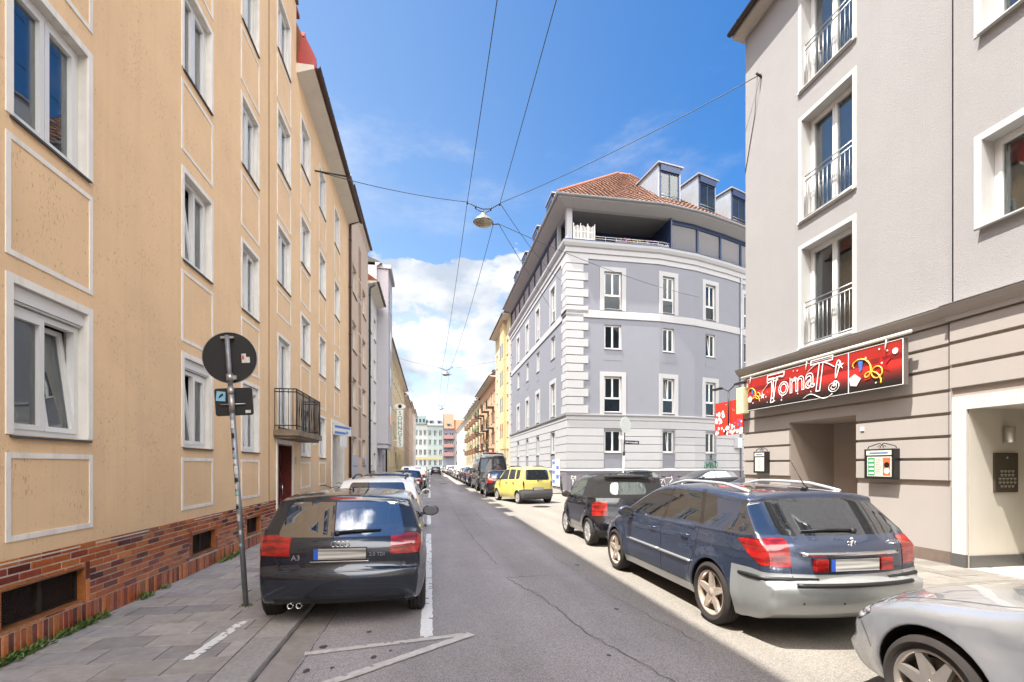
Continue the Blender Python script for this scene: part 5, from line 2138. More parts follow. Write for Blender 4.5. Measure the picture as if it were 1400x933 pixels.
def _bands(m, sc, cols, axis=2, xs=1.):
    nt = m.node_tree
    N, Lk = nt.nodes, nt.links
    b = N['Principled BSDF']
    tc = N.new('ShaderNodeTexCoord')
    mp = N.new('ShaderNodeMapping')
    mp.inputs['Scale'].default_value = (xs, .3, sc)
    Lk.new(tc.outputs['Object'], mp.inputs[0])
    n = N.new('ShaderNodeTexNoise')
    n.inputs['Scale'].default_value = 1.0
    n.inputs['Detail'].default_value = 2
    Lk.new(mp.outputs[0], n.inputs['Vector'])
    r = N.new('ShaderNodeValToRGB')
    r.color_ramp.elements[0].position = .38
    r.color_ramp.elements[0].color = (*cols[0], 1)
    r.color_ramp.elements[1].position = .62
    r.color_ramp.elements[1].color = (*cols[1], 1)
    Lk.new(n.outputs[0], r.inputs[0])
    Lk.new(r.outputs[0], b.inputs['Base Color'])


_bands(TAILR, 22, ((.11, .003, .003), (.36, .012, .009)), xs=5.)
LAMPC = mat('lamp_clear', (.16, .165, .17), .25, .2, coat=.4)
CARGLASS = glassmat('car_glass', (.012, .016, .02), see=.42, f0=.16)
CARGLASSD = glassmat('tinted_car_glass', (.010, .013, .018), see=.0, f0=.20)
_bands(LAMPC, 30, ((.015, .015, .017), (.45, .46, .48)), xs=9.)
PLATE = mat('number_plate', (.66, .66, .63), .35)
_bands(PLATE, 34, ((.16, .155, .145), (.52, .51, .48)), xs=1.2)
PLBLUE = mat('plate_blue', (.02, .08, .42), .4)
ALLOY = mat('alloy_rim', (.60, .60, .60), .25, .6, noise=.2, nscale=10)
ALLOYB = mat('bronze_dust_rim', (.66, .56, .47), .3, .5, noise=.35, nscale=10)
SEATM = mat('seat_cloth', (.10, .095, .09), .9)


def chaikin(P, it=3):
    for _ in range(it):
        Q = [P[0]]
        for a, b in zip(P, P[1:]):
            Q.append(tuple(x * .75 + y * .25 for x, y in zip(a, b)))
            Q.append(tuple(x * .25 + y * .75 for x, y in zip(a, b)))
        Q.append(P[-1])
        P = Q
    return P


def resample(P, step):
    out = [P[0]]
    acc = 0
    for a, b in zip(P, P[1:]):
        L_ = math.hypot(b[0] - a[0], b[1] - a[1])
        while acc + L_ >= step:
            t = (step - acc) / L_
            a = tuple(x + (y - x) * t for x, y in zip(a, b))
            out.append(a)
            L_ = math.hypot(b[0] - a[0], b[1] - a[1])
            acc = 0
        acc += L_
    if math.hypot(out[-1][0] - P[-1][0], out[-1][1] - P[-1][1]) < step * .4:
        out[-1] = P[-1]
    else:
        out.append(P[-1])
    return out


def smooth01(t):
    t = max(0., min(1., t))
    return t * t * (3 - 2 * t)


class Shell:
    """car body shell: silhouette loop in (y,z), side height-field W(y,z), crowned rim strips"""

    def __init__(s, sp):
        s.sp = sp
        L_, zb, Rw = sp['L'], sp['zb'], sp['R']
        Ra = sp.get('Ra', Rw + .045)
        s.Ra = Ra
        step = sp.get('step', .055)
        up = resample(chaikin(sp['prof'], 3), step)        # rear bottom -> front bottom
        loop = list(up)
        # bottom from front to rear with the arches
        y = up[-1][0]
        bot = []
        for yw in (sp['yf'], sp['yr']):
            half = math.sqrt(Ra ** 2 - (Rw - zb) ** 2)
            y1 = yw + half
            n = max(2, int((y - y1) / .09))
            for i in range(1, n):
                bot.append((y + (y1 - y) * i / n, zb))
            a0 = math.asin((zb - Rw) / Ra)
            K = 22
            for i in range(K + 1):
                a = a0 + (math.pi - 2 * a0) * i / K
                bot.append((yw + Ra * math.cos(a), Rw + Ra * math.sin(a)))
            y = yw - half
        y1 = up[0][0]
        n = max(2, int((y - y1) / .09))
        for i in range(1, n):
            bot.append((y + (y1 - y) * i / n, zb))
        loop += [(q[0], q[1], .012, 0., 1) for q in bot]
        loop = [tuple(q) + (0,) if len(q) == 4 else q for q in loop]
        n = len(loop)
        nb = n - len(bot)
        P = [Vector((q[0], q[1])) for q in loop]
        r = [q[2] for q in loop]
        c = [q[3] for q in loop]
        for i in range(4):           # soften radius near the bottom corners
            k = (i + 1) / 5
            r[i] = .012 + (r[i] - .012) * k
            c[i] = c[i] * k
            r[nb - 1 - i] = .012 + (r[nb - 1 - i] - .012) * k
            c[nb - 1 - i] *= k
        nrm = []
        for i in range(n):
            t = P[(i + 1) % n] - P[i - 1]
            t.normalize()
            nrm.append(Vector((-t.y, t.x)))    # loop runs rear->top->front: clockwise seen from +x with y right => outward is left
        for i in range(n):
            if nrm[i].dot(Vector((0, 1))) < 0 and 8 < i < nb - 8 and P[i].y > sp['H'] - .1:
                raise ValueError('normal flip')
        # crown follows a broad normal, so ledges do not swing it round
        kk = max(3, int(.22 / step))
        nsm = []
        for i in range(n):
            if i >= nb:
                nsm.append(nrm[i])
                continue
            v = Vector((0, 0))
            for j in range(max(0, i - kk), min(nb - 1, i + kk) + 1):
                v += nrm[j]
            nsm.append(v.normalized() if v.length > 1e-6 else nrm[i])
        E = [P[i] - nsm[i] * c[i] for i in range(n)]
        s.bm = bm = bmesh.new()
        K = 4
        arcs = []
        for k in range(K + 1):
            a = (math.pi / 2) * k / K
            arcs.append((1 - math.cos(a), math.sin(a)))      # inset factor, lateral factor
        rows = {}
        for side in (1, -1):
            for k in range(K + 1):
                ins, lat = arcs[k]
                row = []
                for i in range(n):
                    q = E[i] - nrm[i] * (r[i] * ins)
                    qw = E[i] - nrm[i] * r[i]
                    W = s.W(qw.x, qw.y)
                    row.append(bm.verts.new((side * (W - r[i] * (1 - lat)), q.x, q.y)))
                rows[side, k] = row
        mi_body, mi_under = 0, 1

        def quadrow(A, B, flip, under_only=None):
            for i in range(n):
                j = (i + 1) % n
                vs = [A[i], A[j], B[j], B[i]]
                if flip:
                    vs.reverse()
                try:
                    f = bm.faces.new(vs)
                except ValueError:
                    continue
                f.smooth = True
                f.material_index = mi_under if (under_only and loop[i][4] and loop[j][4]) else 0
        for side in (1, -1):
            for k in range(K):
                quadrow(rows[side, k], rows[side, k + 1], side < 0, False)
        # rim strips across
        NS = sp.get('NS', 12)
        prev = rows[-1, 0]
        for m in range(1, NS):
            t = -1 + 2 * m / NS
            tt = math.sin(t * math.pi / 2)
            row = []
            for i in range(n):
                W = abs(rows[1, 0][i].co.x)
                cc = c[i] * (1 - abs(tt) ** 2.2)
                q = E[i] + nsm[i] * cc
                row.append(bm.verts.new((tt * W, q.x, q.y)))
            quadrow(prev, row, False, True)
            prev = row
        quadrow(prev, rows[1, 0], False, True)
        # side sheets
        for side in (1, -1):
            B = [Vector((v.co.y, v.co.z)) for v in rows[side, K]]
            pts = list(B)
            g = sp.get('grid', .07)
            inner = []
            zs = []
            z = zb
            while z < sp['H']:
                zs.append(z)
                z += g
            ymin, ymax = min(p.x for p in B), max(p.x for p in B)
            for zi, z in enumerate(zs):
                y = ymin + (g / 2 if zi % 2 else 0)
                while y < ymax:
                    inner.append(Vector((y, z)))
                    y += g
            y = ymin
            while y < ymax:
                for dz in (-.03, -.008, .02, .045):
                    inner.append(Vector((y, s.zbelt(y) + dz)))
                y += g
            inner = [p for p in inner if s.inside(B, p)]
            nB = len(B)
            edges = [(i, (i + 1) % nB) for i in range(nB)]
            v2, e2, f2, ov, oe, of = delaunay_2d_cdt(B + inner, edges, [], 1, 1e-5)
            vm = []
            for i, p in enumerate(v2):
                src = [q for q in ov[i] if q < nB]
                if src:
                    vm.append(rows[side, K][src[0]])
                else:
                    vm.append(bm.verts.new((side * s.W(p.x, p.y), p.x, p.y)))
            for f in f2:
                vs = [vm[q] for q in f]
                if len(set(vs)) < 3:
                    continue
                a, b_, c_ = (v.co for v in vs[:3])
                nn = (b_ - a).cross(c_ - a)
                if nn.x * side < 0:
                    vs.reverse()
                try:
                    ff = bm.faces.new(vs)
                    ff.smooth = True
                except ValueError:
                    pass
        bmesh.ops.remove_doubles(bm, verts=bm.verts[:], dist=1e-5)
        bmesh.ops.recalc_face_normals(bm, faces=bm.faces[:])
        if bm.calc_volume(signed=True) < 0:
            bmesh.ops.reverse_faces(bm, faces=bm.faces[:])
        bm.normal_update()
        s.bvh = BVHTree.FromBMesh(bm)

    def zbelt(s, y):
        b = s.sp['belt']
        t = y / s.sp['L']
        return b[0] + (b[1] - b[0]) * t

    def inside(s, B, p, m=.022):
        c = False
        n = len(B)
        j = n - 1
        for i in range(n):
            a, b = B[i], B[j]
            if (a.y > p.y) != (b.y > p.y) and p.x < (b.x - a.x) * (p.y - a.y) / (b.y - a.y) + a.x:
                c = not c
            if abs(a.x - p.x) < .15 and abs(a.y - p.y) < .15:
                d = b - a
                L2 = d.length_squared
                t = 0 if L2 == 0 else max(0, min(1, (p - a).dot(d) / L2))
                if (a + d * t - p).length < m:
                    return False
            j = i
        return c

    def W(s, y, z):
        sp = s.sp
        L_ = sp['L']
        w = sp['W'] / 2
        lr, lf = sp.get('lr', .9), sp.get('lf', 1.1)
        if y < lr:
            w -= sp.get('tr', .09) * ((lr - y) / lr) ** 2.4
        if y > L_ - lf:
            w -= sp.get('tf', .14) * ((y - L_ + lf) / lf) ** 2.4
        zb = s.zbelt(y)
        if z < .46:
            w -= .055 * ((.46 - z) / .28) ** 2
        zm = .62
        if z < zb:
            w -= .018 * ((z - zm) / .3) ** 2
            # character crease
            w += sp.get('crease', .008) * math.exp(-((z - (zb - .13)) / .035) ** 2)
        t = z - zb
        if t > -.02:
            w -= sp.get('shoulder', .03) * smooth01((t + .02) / .06)
        if t > 0:
            w -= sp.get('lean', .38) * t + .12 * t * t
        for yw in (sp['yf'], sp['yr']):
            d = math.hypot(y - yw, z - sp['R'])
            w += sp.get('flare', .018) * smooth01(1 - (d - s.Ra) / .17) * (1 if z > .2 else 0)
        return w

    # ---- cutting parts out of the shell ----
    def cut(s, poly, view, name, mats, parent, lim=None, push=0., filt=None, smooth=True):
        """separate the faces inside a convex prism. poly: ccw or cw 2D points; view 'side' (y,z), 'rear'/'front' (x,z), 'top' (x,y).
        lim: extra half spaces [(co,no)] with no pointing outward; filt(center) preselects faces"""
        bm = s.bm
        cx = sum(p[0] for p in poly) / len(poly)
        cy = sum(p[1] for p in poly) / len(poly)
        to3 = {'side': lambda a, b: Vector((0, a, b)), 'rear': lambda a, b: Vector((a, 0, b)), 'front': lambda a, b: Vector((a, 0, b)), 'top': lambda a, b: Vector((a, b, 0))}[view]
        planes = []
        n = len(poly)
        for i in range(n):
            a, b = poly[i], poly[(i + 1) % n]
            d = (b[0] - a[0], b[1] - a[1])
            l_ = math.hypot(*d)
            if l_ < 1e-6:
                continue
            no = (d[1] / l_, -d[0] / l_)
            if (cx - a[0]) * no[0] + (cy - a[1]) * no[1] > 0:
                no = (-no[0], -no[1])
            planes.append((to3(*a), to3(*no)))
        planes += list(lim or [])
        faces = [f for f in bm.faces if f.material_index == 0 and (filt is None or filt(f.calc_center_median(), f.normal))]
        for co, no in planes:
            if not faces:
                return None
            geom = set(faces)
            for f in faces:
                geom.update(f.edges)
                geom.update(f.verts)
            r = bmesh.ops.bisect_plane(bm, geom=list(geom), dist=1e-6, plane_co=co, plane_no=no)
            fs_ = set(f for f in r['geom'] if isinstance(f, bmesh.types.BMFace))
            fs_.update(f for f in faces if f.is_valid)
            faces = [f for f in fs_ if f.is_valid and (f.calc_center_median() - co).dot(no) < 0]
        if not faces:
            return None
        o = s.take(faces, name, mats, parent, push, smooth)
        return o

    def take(s, faces, name, mats, parent, push=0., smooth=True):
        bm = s.bm
        vm = {}
        vs, fs_ = [], []
        for f in faces:
            row = []
            for v in f.verts:
                if v not in vm:
                    vm[v] = len(vs)
                    vs.append(v.co + v.normal * push)
                row.append(vm[v])
            fs_.append(row)
        bmesh.ops.delete(bm, geom=faces, context='FACES')
        m_ = MB()
        m_.add(vs, fs_, 0, smooth)
        if name is None:
            return True
        return m_.build(name, mats, parent, fixn=False)

    def hit(s, view, a, b, side=1):
        if view == 'rear':
            o, d = Vector((a, -2, b)), Vector((0, 1, 0))
        elif view == 'front':
            o, d = Vector((a, s.sp['L'] + 2, b)), Vector((0, -1, 0))
        elif view == 'side':
            o, d = Vector((side * 3, a, b)), Vector((-side, 0, 0))
        else:
            o, d = Vector((a, b, 4)), Vector((0, 0, -1))
        loc, no, i, dist = s.bvh.ray_cast(o, d)
        return loc, no

    def ribbon(s, mb, pts, view, w=.006, side=1, off=.0018, m=0):
        """thin line laid on the surface"""
        P = []
        for p, q in zip(pts, pts[1:]):
            n = max(1, int(math.hypot(q[0] - p[0], q[1] - p[1]) / .04))
            P += [(p[0] + (q[0] - p[0]) * i / n, p[1] + (q[1] - p[1]) * i / n) for i in range(n)]
        P.append(pts[-1])
        prev = None
        H = []
        for p in P:
            l, n = s.hit(view, p[0], p[1], side)
            if l is None:
                H.append(None)
            else:
                H.append((l, n))
        for i in range(len(H) - 1):
            if not H[i] or not H[i + 1]:
                prev = None
                continue
            (a, na), (b, nb) = H[i], H[i + 1]
            t = (b - a)
            if t.length > .25 or t.length < 1e-6:
                continue
            t.normalize()
            ua, ub = na.cross(t).normalized() * w / 2, nb.cross(t).normalized() * w / 2
            a2, b2 = a + na * off - t * .001, b + nb * off + t * .001
            mb.add([a2 - ua, a2 + ua, b2 + ub, b2 - ub], [(0, 1, 2, 3)], m)


def rr(poly, r=.03, it=2):
    """round a convex polygon's corners"""
    P = list(poly)
    n = len(P)
    out = []
    for i in range(n):
        a, b, c = Vector(P[i - 1]), Vector(P[i]), Vector(P[(i + 1) % n])
        u, v = (a - b), (c - b)
        k = min(r, u.length * .45, v.length * .45)
        u.normalize()
        v.normalize()
        p0, p1 = b + u * k, b + v * k
        for t in (0, .33, .67, 1):
            q = p0 * (1 - t) ** 2 + b * 2 * t * (1 - t) + p1 * t * t
            out.append((q.x, q.y))
    return out


def make_wheel(name, parent, x, y, z, R_, side, rimR, spokes=5, rimm=None, w=.20, style=0, hi=True, steer=0.):
    """tyre mesh with rim and brake disc below it"""
    n = 40 if hi else 22
    t = MB()
    h = w / 2
    pr = [(rimR - .005, -h * .8), (rimR + .012, -h * .92), (rimR + .018, -h * .93), (rimR + .022, -h * .985), (rimR + (R_ - rimR) * .5, -h), (rimR + (R_ - rimR) * .53, -h * 1.02), (rimR + (R_ - rimR) * .56, -h), (R_ - .028, -h * .94), (R_ - .008, -h * .80), (R_, -h * .62), (R_, -.055), (R_ - .008, -.052), (R_ - .008, -.044), (R_, -.041), (R_, -.006),
          (R_ - .008, -.003), (R_ - .008, .003), (R_, .006), (R_, .041), (R_ - .008, .044), (R_ - .008, .052), (R_, .055), (R_, h * .62), (R_ - .008, h * .80), (R_ - .028, h * .94), (rimR + (R_ - rimR) * .56, h), (rimR + (R_ - rimR) * .53, h * 1.02), (rimR + (R_ - rimR) * .5, h), (rimR + .022, h * .985), (rimR + .018, h * .93), (rimR + .012, h * .92), (rimR - .005, h * .8)]
    t.lathe([(a, b) for a, b in pr], (0, 0, 0), 'X', n)
    o = t.build(name, RUBBER, parent)
    o.location = (x, y, z)
    if steer:
        o.rotation_euler = (0, 0, steer)
    m_ = MB()
    sgn = side
    f = h * .80 * sgn
    m_.lathe([(rimR + .006, f), (rimR + .008, f * 1.06), (rimR - .004, f * 1.08), (rimR - .018, f * .98), (rimR - .024, f * .2), (rimR - .03, -f * .6)], (0, 0, 0), 'X', n)
    # spokes
    for k in range(spokes):
        a = 2 * math.pi * k / spokes + .3
        ca, sa = math.cos(a), math.sin(a)

        def pt(r, tt, xx):
            return (xx, r * ca - tt * sa, r * sa + tt * ca)
        if style == 2:   # thin double spokes
            ws = ((-.035, -.012), (.012, .035))
        else:
            ws = ((-1, 1),)
        for (t0, t1) in ws:
            if style == 2:
                w0a, w0b, w1a, w1b = t0, t1, t0 * 1.3, t1 * 1.3
            else:
                ww0, ww1 = (.045, .028) if style == 0 else (.032, .05)
                w0a, w0b, w1a, w1b = -ww0, ww0, -ww1, ww1
            P8 = [pt(.045, w0a, f * .55), pt(.045, w0b, f * .55), pt(.045, w0b, f * .92), pt(.045, w0a, f * .92),
                  pt(rimR - .015, w1a, f * .62), pt(rimR - .015, w1b, f * .62), pt(rimR - .015, w1b * .8, f * 1.0), pt(rimR - .015, w1a * .8, f * 1.0)]
            m_.hexa(P8)
    m_.lathe([(0, f * .98), (.03, f * .98), (.034, f * .94), (.062, f * .9), (.066, f * .5)], (0, 0, 0), 'X', 24)
    for k in range(5):
        a = 2 * math.pi * k / 5
        m_.lathe([(0, f * .93), (.008, f * .93), (.008, f * .8)], (0, .048 * math.cos(a), .048 * math.sin(a)), 'X', 8)
    rm = m_.build('rim', rimm or ALLOY, o)
    if hi:
        d = MB()
        d.lathe([(.05, f * .3), (rimR * .78, f * .3), (rimR * .78, f * .2)], (0, 0, 0), 'X', 28)
        d.build('brake_disc', mat('brake_disc', (.18, .15, .13), .5, .7, noise=.3), o)
    d = MB()
    d.lathe([(rimR - .004, f * .7), (rimR - .012, -f * .2), (.02, -f * .2)], (0, 0, 0), 'X', n)
    d.build('wheel_back', BLACKP, o)
    return o


def plate(sh, parent, z, w=.52, h=.112, view='rear', x=0., tilt=0.):
    l, n = sh.hit(view, x, z)
    if l is None:
        return
    s_ = -1 if view == 'rear' else 1
    zz = z
    y0 = l.y + s_ * .014
    m_ = MB()
    m_.bbox(x - w / 2 - .008, x + w / 2 + .008, min(y0, y0 - s_ * .03), max(y0, y0 - s_ * .03), z - h / 2 - .008, z + h / 2 + .008, .003)
    o = m_.build('number_plate', BLACKP, parent)
    f = MB()
    ya = y0 + s_ * .001
    f.quad((x - w / 2 + .045, ya, z - h / 2), (x + w / 2, ya, z - h / 2), (x + w / 2, ya, z + h / 2), (x - w / 2 + .045, ya, z + h / 2), 0)
    f.quad((x - w / 2, ya, z - h / 2), (x - w / 2 + .045, ya, z - h / 2), (x - w / 2 + .045, ya, z + h / 2), (x - w / 2, ya, z + h / 2), 1)
    f.build('plate_face', [PLATE, PLBLUE], o)
    return o


def mirror(parent, side, x, y, z, m, s_=1.):
    m_ = MB()
    bm = bmesh.new()
    bmesh.ops.create_icosphere(bm, subdivisions=3, radius=1)
    for v in bm.verts:
        v.co = Vector((v.co.x * .115 * s_, max(-.35, v.co.y) * .10 * s_, v.co.z * .078 * s_))
    m_.frombm(bm, 0, True)
    bm.free()
    m_.tube([(-side * .15 * s_, .03, -.05 * s_), (-side * .05 * s_, .02, -.045 * s_)], [.028, .022], 8)
    o = m_.build('wing_mirror', m, parent)
    o.location = (x, y, z)
    g_ = MB()
    g_.prism([(math.cos(R(a)) * .095 * s_, math.sin(R(a)) * .062 * s_) for a in range(0, 360, 20)], 0, .003, lambda a, b, d: (a, -.038 * s_ - d, b))
    g_.build('mirror_glass', glassmat('mirror_glass', (.02, .025, .022), see=0, f0=.30), o)
    return o


def interior(parent, sp, seats=((.36,), ), floor=.35):
    m_ = MB()
    y0, y1 = sp['cab']
    w = sp['W'] / 2 - .12
    zf, zt = sp['belt'][0] - .10, sp['belt'][1] - .05
    m_.box(-w, w, y0, y1, floor, floor + .02)
    for (x, y, top) in sp['seats']:
        m_.bbox(x - .24, x + .24, y - .02, y + .48, floor + .05, floor + .26, .05)
        m_.bbox(x - .23, x + .23, y - .12, y + .02, floor + .2, top - .22, .045)
        m_.bbox(x - .12, x + .12, y - .14, y - .05, top - .20, top, .035)
    m_.bbox(-w, w, y1 - .05, y1 + .3, floor + .2, zt, .05)
    o = m_.build('interior', SEATM, parent)
    s_ = MB()
    s_.lathe([(.17 + .012 * math.cos(R(a)), .012 * math.sin(R(a))) for a in range(0, 360, 60)], (-.36, y1 - .12, zt + .03), 'Y', 20, closed=True)
    s_.build('steering_wheel', BLACKP, o)


def finish(sh, parent, mats, name='body'):
    m_ = MB()
    sh.bm.verts.index_update()
    vs = [v.co[:] for v in sh.bm.verts]
    m_.v = vs
    for f in sh.bm.faces:
        m_.f.append([v.index for v in f.verts])
        m_.m.append(f.material_index)
        m_.sm.append(f.smooth)
        m_.cols.append(None)
    o = m_.build(name, mats, parent, fixn=False)
    return o


def letters(parent, txt, size, x, y, z, m, view='rear', name='badge', shear=0.):
    vs, fs_ = text_mb(txt, size, ext=.003, shear=shear)
    mb = MB()
    mb.add([(v[0], -v[2], v[1]) for v in vs], fs_)
    o = mb.build(name, m, parent)
    o.location = (x, y, z)
    return o


SIDE = lambda sg: (lambda c, n: c.x * sg > .25 and n.x * sg > .25)
REAR = lambda c, n: n.y < -.12
FRONT = lambda c, n: n.y > .10


def car(key, sp, loc, rz, label, cat, group, paint_m, hi=True, name='parked_car'):
    """spec driven car; local origin under the middle of the car; +y forward"""
    root = thing(name, label, cat, loc, rz, group, ry=sp.get('roll', 0.))
    inner = root
    sh = Shell(sp)
    glass = sp.get('glass', CARGLASSD)
    # order: lamps and glass first, then bumpers, hatch, doors
    for ft in sp['cuts']:
        nm, view, poly, opt = ft
        m_ = opt.get('mat', glass)
        if m_ == 'body':
            m_ = paint_m
        lab = opt.get('label')
        lim = [(Vector(a), Vector(b)) for a, b in opt.get('lim', [])]
        if view == 'side':
            for sg in (1, -1):
                o = sh.cut(poly, 'side', nm, m_, root, lim, opt.get('push', 0.), SIDE(sg))
        elif view == 'wrap':      # lamps wrapping the rear corners: side prism, any outward face on that side
            for sg in (1, -1):
                li = lim + [(Vector((sg * opt['xin'], 0, 0)), Vector((-sg, 0, 0)))]
                if 'xin2' in opt:     # slanted inner edge
                    a, b = opt['xin2']
                    d = Vector((b[0] - a[0], 0, b[1] - a[1])).normalized()
                    no = Vector((-d.z, 0, d.x))
                    if no.x > 0:
                        no = -no
                    no.x *= sg
                    li = lim + [(Vector((sg * a[0], 0, a[1])), no)]
                fl = (lambda c, n, sg=sg: c.x * sg > opt['xin'] - .12)
                sh.cut(poly, 'side', nm, m_, root, li, opt.get('push', 0.), fl)
        elif view == 'around':    # whole-width piece (bumper)
            sh.cut(poly, 'side', nm, m_, root, lim, opt.get('push', 0.), None)
        elif view == 'rearx':     # the same rear patch on both sides
            for sg in (1, -1):
                sh.cut([(sg * a, b) for a, b in poly], 'rear', nm, m_, root, lim, opt.get('push', 0.), REAR)
        elif view == 'frontx':
            for sg in (1, -1):
                sh.cut([(sg * a, b) for a, b in poly], 'front', nm, m_, root, lim, opt.get('push', 0.), FRONT)
        elif view == 'rear':
            sh.cut(poly, 'rear', nm, m_, root, lim, opt.get('push', 0.), REAR)
        elif view == 'front':
            sh.cut(poly, 'front', nm, m_, root, lim, opt.get('push', 0.), FRONT)
        elif view == 'top':
            sh.cut(poly, 'top', nm, m_, root, lim, opt.get('push', 0.), lambda c, n: n.z > .5)
    body = finish(sh, root, [paint_m, BLACKP])
    # seams
    sm = MB()
    for view, pts in sp.get('seams', []):
        if view == 'side':
            for sg in (1, -1):
                sh.ribbon(sm, pts, 'side', .007, sg)
        else:
            sh.ribbon(sm, pts, view, .007)
    if sm.v:
        sm.build('panel_gap', BLACKP, root, fixn=False)
    # wheels
    R_ = sp['R']
    for y in (sp['yr'], sp['yf']):
        for sg in (1, -1):
            xw = sg * (sh.W(y, R_ * 1.9) - sp.get('win', .115))
            make_wheel('wheel', root, xw, y, R_, R_, sg, sp.get('rimR', R_ * .66), sp.get('spokes', 5), sp.get('rimm'), sp.get('tw', .2), sp.get('rstyle', 0), hi)
    for (yy, zz, s_) in sp.get('mirrors', []):
        for sg in (1, -1):
            mirror(root, sg, sg * (sh.W(yy, zz - .05) + .12 * s_), yy, zz, sp.get('mirmat') or paint_m, s_)
    if 'plate' in sp:
        plate(sh, root, sp['plate'])
    if 'handles' in sp:
        for sg in (1, -1):
            for (yy, zz) in sp['handles']:
                l, n = sh.hit('side', yy, zz, sg)
                if l is not None:
                    h_ = MB()
                    h_.tube([(l.x - sg * .005, yy - .09, zz), (l.x + sg * .03, yy - .06, zz), (l.x + sg * .035, yy, zz), (l.x + sg * .03, yy + .06, zz), (l.x - sg * .005, yy + .09, zz)], .012, 8)
                    h_.build('door_handle', sp.get('hmat') or paint_m, root)
    if 'wiper' in sp:
        x0, x1, z0, z1 = sp['wiper']
        l0, n0 = sh.hit('rear', x0, z0)
        l1, n1 = sh.hit('rear', x1, z1)
        if l0 is not None and l1 is not None:
            w_ = MB()
            w_.tube([l0 + n0 * .012, l0.lerp(l1, .5) + n0 * .03, l1 + n1 * .018], [.016, .011, .006], 6)
            w_.tube([l0.lerp(l1, .12) + n0 * .012, l1 + n1 * .010], .006, 5)
            w_.lathe([(0, -.03), (.028, -.028), (.03, .0)], l0, 'Y', 12)
            w_.build('rear_wiper', BLACKP, root)
    if 'rails' in sp:
        y0, y1, zz, rm_ = sp['rails']
        for sg in (1, -1):
            pts = []
            K = 12
            for k in range(K + 1):
                yy = y0 + (y1 - y0) * k / K
                xx = sg * (sp['W'] / 2 * sp.get('railx', .62))
                l, n = sh.hit('top', xx, yy)
                up_ = .045 * min(1, 4 * k / K, 4 * (K - k) / K)
                pts.append((xx, yy, l.z + .006 + up_))
            w_ = MB()
            w_.tube(pts, .019, 8)
            w_.build('roof_rail', rm_, root)
    for f in sp.get('extra', []):
        f(root, sh, paint_m)
    # shift so that the origin lies under the middle
    dy = -sp['L'] / 2
    for ch in root.children:
        ch.location.y += dy
    if sp.get('interior'):
        n0 = set(root.children)
        interior(root, sp)
        for ch in root.children:
            if ch not in n0:
                ch.location.y += dy
    sh.bm.free()
    return root
# ------------------------------------------------------------------ car specs.  prof: (y, z, edge radius, crown)
BLK_TRIM = mat('gloss_black_trim', (.012, .012, .014), .2, coat=.6)
NAVYG = paint('dark_blue_grey_metallic', (.018, .024, .037), .5, .25)
BLUEG = paint('blue_grey_metallic', (.055, .072, .12), .6, .26)
SILVB = mat('silver_grey_bumper', (.33, .345, .345), .32, .45, coat=.7, noise=.08, dirt=.2, dirtcol=(.3, .26, .2))
BLACKG = paint('gloss_black', (.010, .010, .014), .2, .2)
YELC = paint('lemon_yellow', (.62, .54, .15), .0, .35)
SILV = paint('silver_metallic', (.37, .385, .41), .55, .27)
WHITEC = paint('white_car_paint', (.72, .72, .71), .0, .3)
GREYC = paint('mid_grey_metallic', (.16, .165, .175), .6, .3)
REDC = paint('dark_red_paint', (.22, .02, .025), .2, .3)
LBLUE = paint('light_blue_metallic', (.36, .48, .55), .5, .28)
DNAVY = paint('dark_navy_paint', (.012, .02, .045), .3, .22)
BLUEC = paint('royal_blue_paint', (.03, .06, .20), .3, .25)
SOFT = mat('soft_top_fabric', (.012, .0115, .0115), .9, noise=.2, nscale=60, bump=.3, bscale=400)


def a3_extra(root, sh, pm):
    # third brake light, spoiler lip, badges, exhausts, diffuser
    m_ = MB()
    for k in range(4):
        cx = (k - 1.5) * .042
        l, n = sh.hit('rear', cx, .865)
        m_.tube([(cx + .029 * math.cos(R(a)), l.y - .008, .905 + .029 * math.sin(R(a))) for a in range(0, 360, 24)], .0032, 5, closed=True)
    m_.build('ring_emblem', CHROME, root)
    l, n = sh.hit('rear', -.56, .80)
    letters(root, 'A3', .075, -.44, sh.hit('rear', -.44, .76)[0].y - .012, .765, CHROME)
    letters(root, '2.0 TDI', .052, .37, sh.hit('rear', .37, .80)[0].y - .012, .79, CHROME)
    m_ = MB()
    for x in (-.50, -.415):
        m_.lathe([(.030, 0), (.030, .12), (.025, .12), (.025, .0)], (x, .13, .262), 'Y', 18, closed=True)
    m_.build('exhaust_pipe', CHROME, root)
    m_ = MB()
    m_.bbox(-.29, .29, .03, .06, .725, .737, .004)
    m_.build('plate_recess_trim', CHROME, root)
    # antenna
    m_ = MB()
    m_.tube([(0, 1.05, 1.41), (0, 1.00, 1.45)], [.012, .008], 6)
    m_.build('antenna', BLACKP, root)


